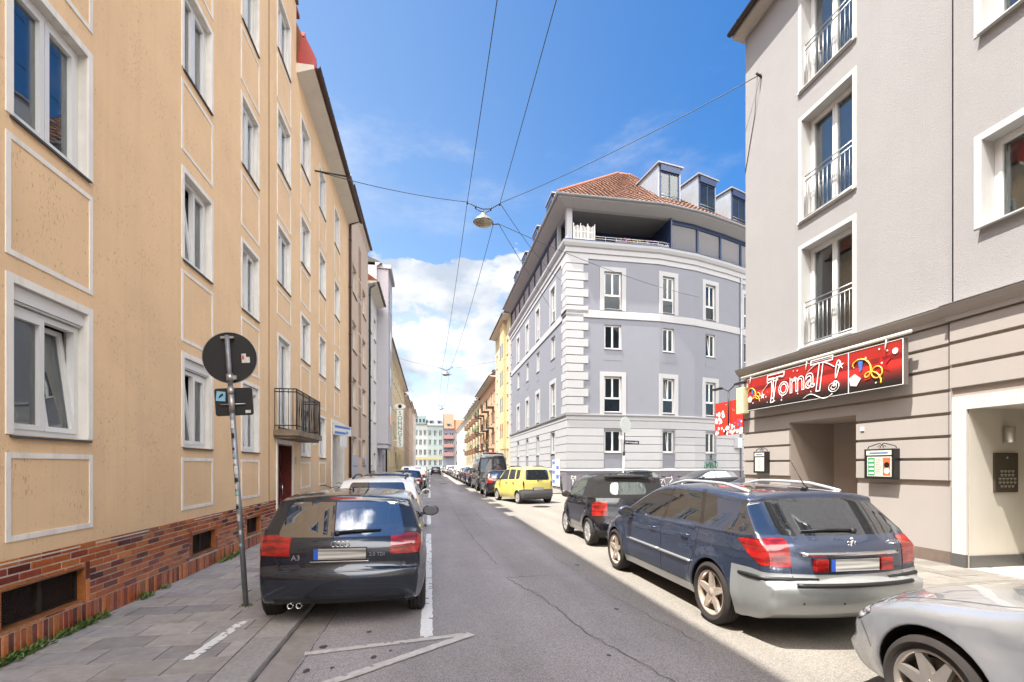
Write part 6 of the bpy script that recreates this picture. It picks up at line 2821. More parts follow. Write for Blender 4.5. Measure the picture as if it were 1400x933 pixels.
A3 = dict(L=4.24, W=1.765, H=1.42, zb=.20, R=.325, yr=.77, yf=3.35, Ra=.365, belt=(.99, .90), lean=.40, tr=.15, tf=.16, lr=.75, roll=0,
          prof=[(.42, .25, .02, 0), (.22, .25, .03, .02), (.10, .28, .05, .06), (.045, .36, .07, .09), (.0, .46, .08, .11), (-.005, .56, .08, .12), (.0, .61, .03, .12), (.005, .63, .02, .12), (.055, .645, .02, .12), (.07, .665, .04, .12), (.07, .70, .06, .12), (.07, .88, .08, .11), (.12, .94, .07, .10),
                (.17, .98, .07, .09), (.30, 1.13, .07, .08), (.45, 1.30, .07, .07), (.50, 1.345, .04, .07), (.47, 1.375, .04, .06), (.62, 1.40, .07, .05), (1.0, 1.418, .09, .04), (1.6, 1.42, .09, .03), (2.1, 1.395, .09, .03), (2.4, 1.345, .08, .03), (2.85, 1.15, .07, .04), (3.2, .985, .10, .05),
                (3.6, .90, .14, .04), (3.95, .80, .16, .06), (4.13, .70, .14, .10), (4.21, .58, .10, .12), (4.24, .42, .08, .12), (4.2, .28, .05, .10), (4.05, .20, .03, .04), (3.9, .20, .02, 0)],
          glass=glassmat('a3_glass', (.010, .013, .018), see=.10, f0=.30),
          cuts=[
              ('rear_window', 'rear', rr([(-.655, .965), (.655, .965), (.57, 1.315), (-.57, 1.315)], .06), {'lim': [((0, .9, 0), (0, 1, 0))]}),
              ('third_brake_light', 'rear', [(-.17, 1.345), (.17, 1.345), (.17, 1.365), (-.17, 1.365)], {'mat': TAILR}),
              ('tail_light', 'wrap', rr([(-.05, .775), (.22, .785), (.335, .85), (.30, .985), (-.05, .985)], .03), {'mat': TAILR, 'xin': .505, 'push': .004}),
              ('window', 'side', rr([(1.95, .985), (2.98, .945), (2.42, 1.30), (1.9, 1.33)], .03), {}),
              ('window', 'side', rr([(.78, 1.03), (1.86, .995), (1.82, 1.335), (1.1, 1.33), (.95, 1.26)], .05), {}),
              ('windscreen', 'front', rr([(-.70, .985), (.70, .985), (.58, 1.345), (-.58, 1.345)], .05), {'lim': [((0, 1.9, 0), (0, -1, 0))]}),
              ('rear_valance', 'around', [(-.1, .1), (.6, .1), (.6, .345), (-.1, .345)], {'mat': BLACKP, 'lim': [((.66, 0, 0), (1, 0, 0)), ((-.66, 0, 0), (-1, 0, 0))]}),
              ('rear_bumper', 'around', [(-.2, .15), (.44, .15), (.44, .62), (-.2, .62)], {'mat': 'body'}),
              ('tailgate', 'rear', rr([(-.60, .63), (.60, .63), (.68, .96), (.60, 1.33), (-.60, 1.33), (-.68, .96)], .05), {'mat': 'body', 'lim': [((0, .8, 0), (0, 1, 0))]}),
              ('headlight', 'frontx', rr([(.42, .60), (.82, .64), (.80, .76), (.45, .70)], .02), {'mat': LAMPC}),
              ('door', 'side', rr([(1.90, .25), (3.0, .25), (3.02, .92), (2.4, 1.37), (1.88, 1.37)], .05), {'mat': 'body'}),
          ],
          seams=[('rear', [(-.61, .63), (-.69, .96)]), ('rear', [(.61, .63), (.69, .96)]), ('rear', [(-.60, .625), (.60, .625)]), ('side', [(.44, .62), (.44, .42)]), ('rear', [(-.4, .36), (.4, .36)])],
          mirrors=[(2.78, 1.0, 1.15)], plate=.805, wiper=(-.05, .40, 1.0, 1.02), handles=[(2.05, .84)], spokes=5, extra=[a3_extra])


def sw_extra(root, sh, pm):
    # red reflectors beside the plate, chrome bar, emblem, lettering, sensors, antenna, rub strips, side moulding
    m_ = MB()
    l, n = sh.hit('rear', 0, .88)
    y = l.y
    for sg in (1, -1):
        m_.bbox(sg * .35 - .065, sg * .35 + .065, y - .02, y + .03, .735, .855, .004)
    m_.build('rear_reflector', TAILR, root)
    m_ = MB()
    K = 20
    pts = [(-.52 + 1.04 * k / K, sh.hit('rear', -.52 + 1.04 * k / K, .895)[0].y - .010, .895) for k in range(K + 1)]
    m_.tube(pts, .021, 8)
    m_.build('chrome_bar', CHROME, root)
    # standing lion-like emblem: free form limbs
    m_ = MB()
    ly = sh.hit('rear', 0, 1.0)[0].y - .012
    for P, r in (([(.02, .045), (.005, .03), (-.005, .0), (.005, -.03), (.02, -.05)], .011), ([(-.0, .02), (-.035, .03), (-.045, .02)], .006), ([(-.0, .005), (-.035, .0), (-.042, -.012)], .006),
                 ([(.0, -.03), (-.02, -.04), (-.03, -.058)], .007), ([(.015, -.045), (.02, -.062)], .007), ([(.02, -.03), (.045, -.01), (.035, .02), (.05, .035)], .005), ([(.02, .05), (.005, .062), (-.012, .052)], .012)):
        m_.tube([(a, ly, .975 + b) for a, b in P], r, 6)
    m_.build('animal_emblem', CHROME, root)
    letters(root, '407 SW', .055, .50, sh.hit('rear', .5, .985)[0].y - .02, .985, CHROME)
    m_ = MB()
    for x in (-.55, -.18, .18, .55):
        l, n = sh.hit('rear', x, .46)
        m_.lathe([(0, -.004), (.013, -.004), (.016, .01)], l, 'Y', 12)
    m_.build('parking_sensor', BLACKP, root)
    m_ = MB()
    l, n = sh.hit('top', 0, .75)
    m_.tube([l, l + Vector((0, -.05, .03))], .025, 8)
    m_.tube([l + Vector((0, -.04, .03)), l + Vector((0, .16, .30))], [.006, .004], 6)
    m_.build('roof_antenna', BLACKP, root)
    m_ = MB()
    for sg in (1, -1):
        for y0, y1 in ((1.42, 2.18), (2.22, 3.22)):
            P = []
            for k in range(11):
                yy = y0 + (y1 - y0) * k / 10
                l, n = sh.hit('side', yy, .60 + .01 * (yy - 1.4), sg)
                P.append(l + n * .008)
            m_.tube(P, .019, 6)
    m_.build('side_moulding', SILVB, root)
    m_ = MB()
    sh.ribbon(m_, [(.62, .98), (.62, .80)], 'side', .006, 1)
    m_.build('flap_gap', BLACKP, root, fixn=False)
    m_ = MB()
    K = 24
    pts = []
    for k in range(K + 1):
        x = -.62 + 1.24 * k / K
        l, n = sh.hit('rear', x, .625)
        pts.append((x, l.y - .012, .625))
    m_.tube(pts, .022, 8)
    m_.build('bumper_strip', BLACKP, root)
    for sg in (1, -1):
        m_ = MB()
        P = []
        for k in range(9):
            yy = .06 + .50 * k / 8
            l, n = sh.hit('side', yy, .665, sg)
            if l is not None:
                P.append(l - n * .008)
        m_.tube(P, [.018, .026, .028, .028, .028, .028, .026, .02, .010][:len(P)], 8)
        m_.build('bumper_rub_strip', BLACKP, root)


SW = dict(L=4.763, W=1.811, H=1.50, zb=.22, R=.335, yr=1.03, yf=3.755, Ra=.375, belt=(1.035, .915), lean=.36, tr=.13, tf=.24, lr=.85, lf=1.3, crease=.012, flare=.02, step=.05, grid=.06,
          prof=[(.5, .24, .02, 0), (.3, .25, .03, .02), (.14, .29, .06, .07), (.06, .38, .08, .11), (.02, .50, .08, .13), (.02, .61, .03, .13), (.025, .64, .02, .13), (.10, .655, .02, .13), (.112, .675, .04, .13), (.115, .75, .07, .13), (.125, .93, .08, .12), (.155, 1.0, .06, .11),
                (.21, 1.045, .06, .10), (.40, 1.22, .06, .09), (.585, 1.39, .05, .08), (.61, 1.425, .04, .08), (.56, 1.445, .03, .07), (.75, 1.465, .07, .05), (1.2, 1.492, .09, .04), (1.8, 1.50, .09, .03), (2.3, 1.49, .09, .03), (2.62, 1.455, .08, .03),
                (3.05, 1.28, .07, .04), (3.55, 1.03, .09, .05), (3.7, .975, .12, .05), (4.1, .90, .16, .06), (4.45, .78, .18, .09), (4.65, .65, .16, .14), (4.74, .52, .10, .16), (4.763, .40, .08, .16), (4.72, .28, .05, .12), (4.55, .22, .03, .05), (4.4, .22, .02, 0)],
          glass=CARGLASS, interior=True, cab=(.9, 3.05), seats=[(-.38, 2.35, 1.28), (.38, 2.35, 1.28), (-.40, 1.45, 1.22), (.40, 1.45, 1.22)],
          cuts=[
              ('rear_window', 'rear', rr([(-.66, 1.055), (.66, 1.055), (.56, 1.385), (-.56, 1.385)], .05), {'lim': [((0, .9, 0), (0, 1, 0))]}),
              ('tail_light', 'wrap', rr([(-.05, .745), (.30, .79), (.40, .85), (.60, 1.0), (.30, 1.03), (-.05, 1.035)], .02), {'mat': TAILR, 'xin': .615, 'push': .004}),
              ('rear_quarter_window', 'wrap', rr([(.20, 1.065), (.86, 1.03), (.70, 1.18), (.50, 1.36), (.44, 1.36)], .03), {'mat': CARGLASSD, 'xin': .655}),
              ('rear_corner_glass', 'wrap', [(.0, 1.075), (.5, 1.065), (.9, 1.36), (.3, 1.36)], {'mat': CARGLASSD, 'xin': .60, 'lim': [((0, .7, 0), (0, 1, 0))]}),
              ('window', 'side', rr([(2.20, 1.04), (3.40, .985), (3.30, 1.07), (2.75, 1.34), (2.40, 1.41), (2.20, 1.415)], .03), {}),
              ('window', 'side', rr([(1.32, 1.075), (2.13, 1.045), (2.13, 1.42), (1.60, 1.42), (1.48, 1.41)], .03), {}),
              ('quarter_window', 'side', rr([(.98, 1.12), (1.25, 1.08), (1.40, 1.405), (1.18, 1.385)], .03), {}),
              ('window_trim', 'side', [(2.125, 1.02), (2.205, 1.015), (2.205, 1.44), (2.125, 1.44)], {'mat': BLK_TRIM}),
              ('window_trim', 'side', [(1.24, 1.06), (1.325, 1.055), (1.50, 1.44), (1.40, 1.44)], {'mat': BLK_TRIM}),
              ('windscreen', 'front', rr([(-.74, 1.0), (.74, 1.0), (.60, 1.43), (-.60, 1.43)], .05), {'lim': [((0, 2.4, 0), (0, -1, 0))]}),
              ('panorama_roof', 'top', rr([(-.48, 1.0), (.48, 1.0), (.48, 2.35), (-.48, 2.35)], .08), {'mat': glassmat('roof_glass', (.02, .012, .012), see=0, f0=.25)}),
              ('rear_bumper', 'around', [(-.3, .1), (.66, .1), (.66, .735), (.40, .74), (-.3, .655)], {'mat': SILVB, 'push': .003}),
              ('sill', 'side', [(1.35, .1), (3.45, .1), (3.45, .33), (1.35, .33)], {'mat': SILVB}),
              ('tailgate', 'rear', rr([(-.60, .66), (.60, .66), (.64, 1.0), (.60, 1.41), (-.60, 1.41), (-.64, 1.0)], .05), {'mat': 'body', 'lim': [((0, .8, 0), (0, 1, 0))]}),
              ('headlight', 'frontx', rr([(.45, .60), (.80, .68), (.78, .80), (.50, .70)], .02), {'mat': LAMPC}),
              ('front_door', 'side', rr([(2.20, .34), (3.38, .34), (3.42, .95), (3.3, 1.10), (2.66, 1.45), (2.17, 1.45)], .05), {'mat': 'body'}),
              ('rear_door', 'side', rr([(1.46, .34), (2.16, .34), (2.165, 1.45), (1.46, 1.44), (1.28, 1.05), (1.30, .75)], .06), {'mat': 'body'}),
          ],
          seams=[('side', [(2.18, .34), (2.17, 1.02)]), ('side', [(3.385, .40), (3.42, .95)]), ('side', [(1.30, 1.03), (1.32, .78), (1.47, .50), (1.48, .34)]), ('side', [(1.48, .34), (3.35, .34)]),
                 ('rear', [(-.655, 1.05), (-.60, .66), (.60, .66), (.655, 1.05)])],
          mirrors=[(3.10, 1.03, 1.05)], plate=.795, wiper=(.12, -.42, 1.09, 1.085), handles=[(1.55, .90), (2.40, .885)], rails=(.85, 2.55, 1.5, mat('silver_rail', (.62, .63, .64), .3, .6)),
          rimR=.238, rimm=ALLOYB, spokes=5, extra=[sw_extra], win=.105)


def smart_extra(root, sh, pm):
    letters(root, 'smart', .085, .10, sh.hit('rear', .1, .86)[0].y - .012, .86, CHROME)
    m_ = MB()
    K = 14
    for zz, r_ in ((1.475, .02),):
        m_.tube([(-.5 + 1.0 * k / K, sh.hit('rear', -.5 + k / K, 1.43)[0].y - .02, zz) for k in range(K + 1)], r_, 8)
    m_.build('brake_light_ledge', SOFT, root)
    m_ = MB()
    l, n = sh.hit('rear', 0, 1.44)
    m_.bbox(-.16, .16, l.y - .03, l.y, 1.455, 1.475, .004)
    m_.build('third_brake_light', TAILR, root)


SMART = dict(L=2.695, W=1.663, H=1.555, zb=.20, R=.305, yr=.43, yf=2.30, Ra=.345, belt=(1.03, .93), lean=.30, tr=.16, tf=.16, lr=.55, lf=.7, shoulder=.025, flare=.03,
             prof=[(.16, .22, .02, 0), (.10, .22, .03, .03), (.04, .27, .06, .08), (.0, .40, .08, .11), (-.005, .52, .08, .12), (.02, .60, .05, .12), (.03, .66, .06, .12), (.04, .80, .08, .11), (.07, .97, .07, .10), (.10, 1.02, .05, .09),
                   (.17, 1.2, .07, .08), (.27, 1.42, .05, .08), (.27, 1.475, .05, .07), (.45, 1.515, .09, .05), (.9, 1.55, .10, .04), (1.3, 1.545, .10, .04), (1.55, 1.50, .09, .04), (1.95, 1.22, .07, .05), (2.18, 1.03, .10, .06), (2.4, .95, .14, .08), (2.6, .80, .14, .10), (2.68, .62, .10, .12),
                   (2.695, .42, .08, .12), (2.66, .28, .05, .08), (2.58, .20, .03, .02), (2.55, .20, .02, 0)],
             glass=glassmat('brightened_car_glass', (.12, .145, .14), see=.45, f0=.12), interior=True, cab=(.5, 1.75), seats=[(-.36, 1.0, 1.33), (.36, 1.0, 1.33)],  # pale tint puts the bright street seen in the panes into the colour
             cuts=[
                 ('rear_window', 'rear', rr([(-.42, 1.10), (.42, 1.10), (.38, 1.36), (-.38, 1.36)], .10), {}),
                 ('tail_light', 'wrap', rr([(-.05, .66), (.20, .66), (.24, .72), (.23, .92), (.17, .96), (-.05, .96)], .04), {'mat': TAILR, 'xin': .50, 'push': .010}),
                 ('window', 'side', rr([(.90, 1.06), (2.02, 1.0), (1.50, 1.43), (.95, 1.47)], .04), {}),
                 ('windscreen', 'front', rr([(-.66, 1.03), (.66, 1.03), (.55, 1.47), (-.55, 1.47)], .05), {'lim': [((0, 1.2, 0), (0, -1, 0))]}),
                 ('soft_top', 'around', [(-.2, 1.025), (.84, 1.045), (.84, 1.40), (.60, 1.49), (-.2, 1.70)], {'mat': SOFT, 'push': .004}),
                 ('soft_top', 'around', [(.5, 1.44), (.62, 1.50), (1.42, 1.50), (1.42, 1.7), (.5, 1.7)], {'mat': SOFT, 'push': .004}),
                 ('rear_valance', 'around', [(-.2, .1), (.25, .1), (.25, .36), (-.2, .36)], {'mat': BLACKP}),
                 ('rear_bumper', 'around', [(-.2, .36), (.28, .36), (.22, .60), (-.2, .60)], {'mat': 'body'}),
                 ('headlight', 'frontx', rr([(.42, .66), (.72, .70), (.68, .84), (.46, .80)], .03), {'mat': LAMPC}),
                 ('door', 'side', rr([(.84, .32), (1.92, .32), (2.04, .62), (2.06, .97), (1.5, 1.47), (.86, 1.5)], .05), {'mat': 'body'}),
             ],
             seams=[('side', [(.85, 1.45), (.84, .5), (.9, .33)]), ('side', [(.9, .33), (1.88, .33), (2.02, .60), (2.05, .95)]), ('rear', [(-.56, 1.0), (-.50, .62), (.50, .62), (.56, 1.0)])],
             mirrors=[(1.78, 1.03, 1.0)], mirmat=BLACKP, plate=.70, handles=[(1.02, .90)], rimR=.205, spokes=7, rstyle=1, extra=[smart_extra])


def agila_extra(root, sh, pm):
    m_ = MB()
    l, n = sh.hit('rear', 0, 1.02)
    m_.lathe([(.035, 0), (.045, 0), (.045, .01), (.035, .01)], (0, l.y - .012, 1.0), 'Y', 18, closed=True)
    m_.box(-.045, .045, l.y - .012, l.y - .006, .996, 1.004)
    m_.build('ring_emblem', CHROME, root)


AGILA = dict(L=3.50, W=1.62, H=1.66, zb=.20, R=.285, yr=.52, yf=2.88, Ra=.325, belt=(1.03, .95), lean=.20, tr=.08, tf=.14, lr=.45, lf=.8, shoulder=.02, flare=.02,
             prof=[(.2, .25, .02, 0), (.10, .25, .03, .02), (.02, .30, .06, .06), (-.01, .42, .06, .08), (.0, .54, .05, .08), (.035, .58, .04, .08), (.04, .95, .07, .07), (.06, 1.02, .06, .06), (.16, 1.50, .06, .06), (.20, 1.585, .06, .06), (.26, 1.63, .07, .05),
                   (.6, 1.66, .09, .03), (1.5, 1.66, .09, .03), (2.0, 1.62, .08, .03), (2.35, 1.42, .07, .03), (2.75, 1.08, .09, .04), (3.0, 1.0, .12, .05), (3.3, .88, .13, .07), (3.44, .70, .10, .09), (3.5, .5, .08, .10), (3.48, .3, .05, .06), (3.4, .22, .03, .02), (3.3, .22, .02, 0)],
             glass=CARGLASS, interior=True, cab=(.5, 2.3), seats=[(-.35, 1.75, 1.35), (.35, 1.75, 1.35), (-.35, .95, 1.30), (.35, .95, 1.30)],
             cuts=[
                 ('rear_window', 'rear', rr([(-.60, 1.06), (.60, 1.06), (.54, 1.53), (-.54, 1.53)], .08), {}),
                 ('tail_light', 'wrap', rr([(-.05, .66), (.10, .66), (.13, 1.02), (-.05, 1.02)], .02), {'mat': TAILR, 'xin': .66, 'push': .008}),
                 ('window', 'side', rr([(1.62, 1.06), (2.58, 1.02), (2.12, 1.50), (1.62, 1.53)], .04), {}),
                 ('window', 'side', rr([(.86, 1.08), (1.54, 1.06), (1.54, 1.53), (.92, 1.53)], .04), {}),
                 ('quarter_window', 'side', rr([(.38, 1.12), (.74, 1.09), (.82, 1.52), (.42, 1.50)], .05), {}),
                 ('windscreen', 'front', rr([(-.64, 1.08), (.64, 1.08), (.56, 1.58), (-.56, 1.58)], .05), {'lim': [((0, 1.8, 0), (0, -1, 0))]}),
                 ('rear_bumper', 'around', [(-.2, .1), (.20, .1), (.32, .62), (.10, .66), (-.2, .62)], {'mat': mat('grey_plastic_bumper', (.07, .068, .07), .55, noise=.15), 'push': .004}),
                 ('headlight', 'frontx', rr([(.42, .64), (.72, .68), (.70, .84), (.46, .80)], .03), {'mat': LAMPC}),
                 ('front_door', 'side', rr([(1.60, .28), (2.48, .28), (2.60, .99), (2.15, 1.55), (1.58, 1.56)], .04), {'mat': 'body'}),
                 ('rear_door', 'side', rr([(.95, .30), (1.56, .28), (1.56, 1.56), (.84, 1.56), (.80, 1.0)], .04), {'mat': 'body'}),
                 ('tailgate', 'rear', rr([(-.64, .60), (.64, .60), (.66, 1.0), (.58, 1.57), (-.58, 1.57), (-.66, 1.0)], .04), {'mat': 'body'}),
             ],
             seams=[('side', [(1.58, 1.0), (1.58, .29)]), ('side', [(.80, 1.0), (.95, .30)]), ('side', [(.95, .29), (2.46, .29), (2.6, .98)])],
             mirrors=[(2.45, 1.06, .9)], mirmat=BLACKP, plate=.665, handles=[(.95, .93), (1.72, .92)], rimR=.20, spokes=7, rstyle=1, wiper=(-.02, .2, 1.05, 1.10), rails=(.5, 2.0, 1.66, BLACKP), railx=.72, hmat=BLACKP, extra=[agila_extra])


def silver_extra(root, sh, pm):
    m_ = MB()
    for sg in (1, -1):      # bonnet shut line
        sh.ribbon(m_, [(sg * .60, 4.58), (sg * .70, 4.3), (sg * .74, 3.9), (sg * .74, 3.45)], 'top', .008)
    sh.ribbon(m_, [(4.20, .50), (4.27, .62)], 'side', .006, 1)
    for sg in (1, -1):
        sh.ribbon(m_, [(4.27, .42), (4.40, .60)], 'side', .006, sg)
    m_.build('bonnet_gap', BLACKP, root, fixn=False)


A4 = dict(L=4.70, W=1.826, H=1.43, zb=.19, R=.325, yr=1.0, yf=3.81, Ra=.385, belt=(1.0, .90), lean=.42, tr=.14, tf=.20, lr=.9, lf=1.1, crease=.014, flare=.026, step=.045, grid=.05,
          prof=[(.5, .22, .02, 0), (.2, .24, .04, .04), (.03, .36, .08, .12), (.0, .55, .08, .13), (.04, .70, .06, .12), (.06, .92, .08, .10), (.25, 1.02, .10, .08), (.55, 1.06, .09, .06), (1.05, 1.34, .07, .05), (1.5, 1.42, .09, .03), (2.1, 1.43, .09, .03),
                (2.6, 1.36, .08, .03), (3.3, 1.02, .09, .04), (3.45, .965, .11, .05), (3.9, .91, .10, .06), (4.25, .84, .09, .08), (4.50, .755, .09, .13), (4.62, .66, .09, .17), (4.68, .52, .10, .19), (4.70, .38, .08, .19), (4.67, .26, .05, .16), (4.5, .19, .03, .06), (4.4, .19, .02, 0)],
          cuts=[
              ('windscreen', 'front', rr([(-.72, .985), (.72, .985), (.60, 1.37), (-.60, 1.37)], .05), {'lim': [((0, 2.3, 0), (0, -1, 0))]}),
              ('window', 'side', rr([(2.1, 1.01), (3.15, .975), (2.60, 1.29), (2.1, 1.33)], .03), {}),
              ('window', 'side', rr([(1.15, 1.05), (2.02, 1.02), (2.02, 1.34), (1.45, 1.32)], .03), {}),
              ('rear_window', 'rear', rr([(-.6, 1.05), (.6, 1.05), (.55, 1.31), (-.55, 1.31)], .05), {'lim': [((0, 1.2, 0), (0, 1, 0))]}),
              ('tail_light', 'wrap', [(-.05, .72), (.3, .76), (.3, .95), (-.05, .93)], {'mat': TAILR, 'xin': .45}),
              ('headlight', 'wrap', rr([(4.28, .665), (4.40, .575), (4.8, .52), (4.8, .72), (4.48, .745), (4.33, .735)], .015), {'mat': LAMPC, 'xin': .42, 'push': .003}),
              ('grille', 'front', rr([(-.36, .30), (.36, .30), (.42, .70), (-.42, .70)], .06), {'mat': BLACKP}),
              ('bonnet', 'top', rr([(-.60, 4.60), (.60, 4.60), (.71, 4.2), (.74, 3.45), (-.74, 3.45), (-.71, 4.2)], .08), {'mat': 'body'}),
              ('front_door', 'side', rr([(2.05, .28), (3.2, .28), (3.22, .95), (2.62, 1.34), (2.05, 1.37)], .04), {'mat': 'body'}),
              ('front_bumper', 'around', [(4.27, .1), (5, .1), (5, .56), (4.40, .60), (4.27, .42)], {'mat': 'body'}),
          ],
          seams=[('side', [(2.04, 1.0), (2.04, .30)]), ('side', [(3.22, .95), (3.22, .30)])],
          mirrors=[(3.0, 1.0, 1.1)], handles=[(2.2, .86)], rimR=.235, spokes=7, rstyle=0, rimm=mat('dusty_alloy', (.50, .46, .42), .3, .7, noise=.25, nscale=8), extra=[silver_extra], tw=.225)

# generic far cars
HATCH = dict(L=4.1, W=1.74, H=1.47, zb=.2, R=.31, yr=.72, yf=3.25, belt=(1.0, .92), lean=.34, tr=.12, tf=.15, step=.09, grid=.12, NS=8,
             prof=[(.3, .22, .02, 0), (.05, .28, .05, .06), (.0, .5, .07, .10), (.05, .66, .05, .10), (.08, .95, .06, .09), (.14, 1.02, .06, .08), (.42, 1.38, .06, .06), (.55, 1.44, .06, .05), (1.4, 1.47, .09, .03), (2.1, 1.43, .08, .03), (2.9, 1.05, .09, .04), (3.2, .96, .12, .05), (3.75, .84, .14, .08), (4.02, .68, .10, .12),
                   (4.1, .45, .08, .12), (4.0, .22, .03, .04), (3.85, .22, .02, 0)],
             cuts=[('rear_window', 'rear', rr([(-.60, 1.04), (.60, 1.04), (.52, 1.34), (-.52, 1.34)], .05), {'lim': [((0, .9, 0), (0, 1, 0))]}),
                   ('tail_light', 'wrap', [(-.05, .74), (.24, .78), (.28, 1.0), (-.05, 1.0)], {'mat': TAILR, 'xin': .54}),
                   ('window', 'side', [(1.75, 1.0), (2.75, .97), (2.15, 1.36), (1.75, 1.38)], {}),
                   ('window', 'side', [(.75, 1.04), (1.68, 1.0), (1.68, 1.38), (1.0, 1.36)], {}),
                   ('windscreen', 'front', [(-.66, 1.03), (.66, 1.03), (.56, 1.40), (-.56, 1.40)], {'lim': [((0, 1.9, 0), (0, -1, 0))]}),
                   ('headlight', 'frontx', [(.42, .60), (.76, .64), (.72, .78), (.45, .72)], {'mat': LAMPC}),
                   ('rear_bumper', 'around', [(-.2, .1), (.34, .1), (.34, .60), (-.2, .60)], {'mat': 'body'})],
             seams=[], mirrors=[(2.62, 1.0, 1.0)], plate=.80, rimR=.21)
ESTATE = dict(L=4.6, W=1.80, H=1.49, zb=.2, R=.32, yr=.98, yf=3.65, belt=(1.03, .94), lean=.32, tr=.10, tf=.18, step=.09, grid=.12, NS=8,
              prof=[(.4, .22, .02, 0), (.06, .28, .05, .06), (.0, .5, .07, .10), (.05, .66, .05, .10), (.08, .97, .06, .09), (.14, 1.04, .06, .08), (.48, 1.38, .06, .06), (.62, 1.45, .06, .05), (1.6, 1.49, .09, .03), (2.4, 1.44, .08, .03), (3.3, 1.04, .09, .04), (3.6, .96, .12, .05), (4.2, .84, .14, .08), (4.5, .68, .10, .12),
                    (4.6, .45, .08, .12), (4.5, .22, .03, .04), (4.3, .22, .02, 0)],
              cuts=[('rear_window', 'rear', rr([(-.62, 1.06), (.62, 1.06), (.54, 1.36), (-.54, 1.36)], .05), {'lim': [((0, .9, 0), (0, 1, 0))]}),
                    ('tail_light', 'wrap', [(-.05, .74), (.30, .80), (.34, 1.02), (-.05, 1.02)], {'mat': TAILR, 'xin': .56}),
                    ('window', 'side', [(2.05, 1.02), (3.1, .99), (2.45, 1.37), (2.05, 1.40)], {}),
                    ('window', 'side', [(1.15, 1.05), (1.98, 1.02), (1.98, 1.40), (1.2, 1.40)], {}),
                    ('window', 'side', [(.50, 1.08), (1.06, 1.05), (1.1, 1.39), (.70, 1.37)], {}),
                    ('windscreen', 'front', [(-.68, 1.03), (.68, 1.03), (.58, 1.41), (-.58, 1.41)], {'lim': [((0, 2.2, 0), (0, -1, 0))]}),
                    ('headlight', 'frontx', [(.42, .60), (.80, .64), (.76, .78), (.45, .72)], {'mat': LAMPC}),
                    ('rear_bumper', 'around', [(-.2, .1), (.34, .1), (.34, .60), (-.2, .60)], {'mat': 'body'})],
              seams=[], mirrors=[(2.95, 1.02, 1.0)], plate=.80, rimR=.22, rails=(.8, 2.5, 1.5, BLACKP))
SUV = dict(L=4.5, W=1.88, H=1.70, zb=.28, R=.355, yr=.95, yf=3.6, belt=(1.14, 1.06), lean=.26, tr=.10, tf=.16, step=.09, grid=.12, NS=8,
           prof=[(.4, .30, .02, 0), (.06, .36, .05, .06), (.0, .6, .07, .10), (.04, .76, .05, .10), (.06, 1.08, .06, .09), (.12, 1.16, .06, .08), (.32, 1.54, .06, .06), (.45, 1.64, .06, .05), (1.4, 1.70, .09, .03), (2.2, 1.66, .08, .03), (2.95, 1.20, .09, .04), (3.25, 1.12, .12, .05), (4.0, 1.02, .14, .08), (4.4, .86, .10, .12),
                 (4.5, .6, .08, .12), (4.42, .32, .03, .04), (4.25, .30, .02, 0)],
           cuts=[('rear_window', 'rear', rr([(-.66, 1.18), (.66, 1.18), (.58, 1.54), (-.58, 1.54)], .06), {'lim': [((0, .9, 0), (0, 1, 0))]}),
                 ('tail_light', 'wrap', [(-.05, .86), (.26, .90), (.26, 1.12), (-.05, 1.12)], {'mat': TAILR, 'xin': .56}),
                 ('window', 'side', [(1.85, 1.15), (2.8, 1.12), (2.25, 1.56), (1.85, 1.58)], {}),
                 ('window', 'side', [(.55, 1.19), (1.77, 1.15), (1.77, 1.58), (.70, 1.56)], {}),
                 ('windscreen', 'front', [(-.70, 1.2), (.70, 1.2), (.60, 1.62), (-.60, 1.62)], {'lim': [((0, 2.0, 0), (0, -1, 0))]}),
                 ('headlight', 'frontx', [(.46, .78), (.82, .82), (.80, .96), (.50, .92)], {'mat': LAMPC}),
                 ('rear_bumper', 'around', [(-.2, .1), (.36, .1), (.36, .68), (-.2, .68)], {'mat': BLACKP})],
           seams=[], mirrors=[(2.70, 1.16, 1.1)], plate=.95, rimR=.24, rails=(.6, 2.3, 1.7, GREYMETAL))
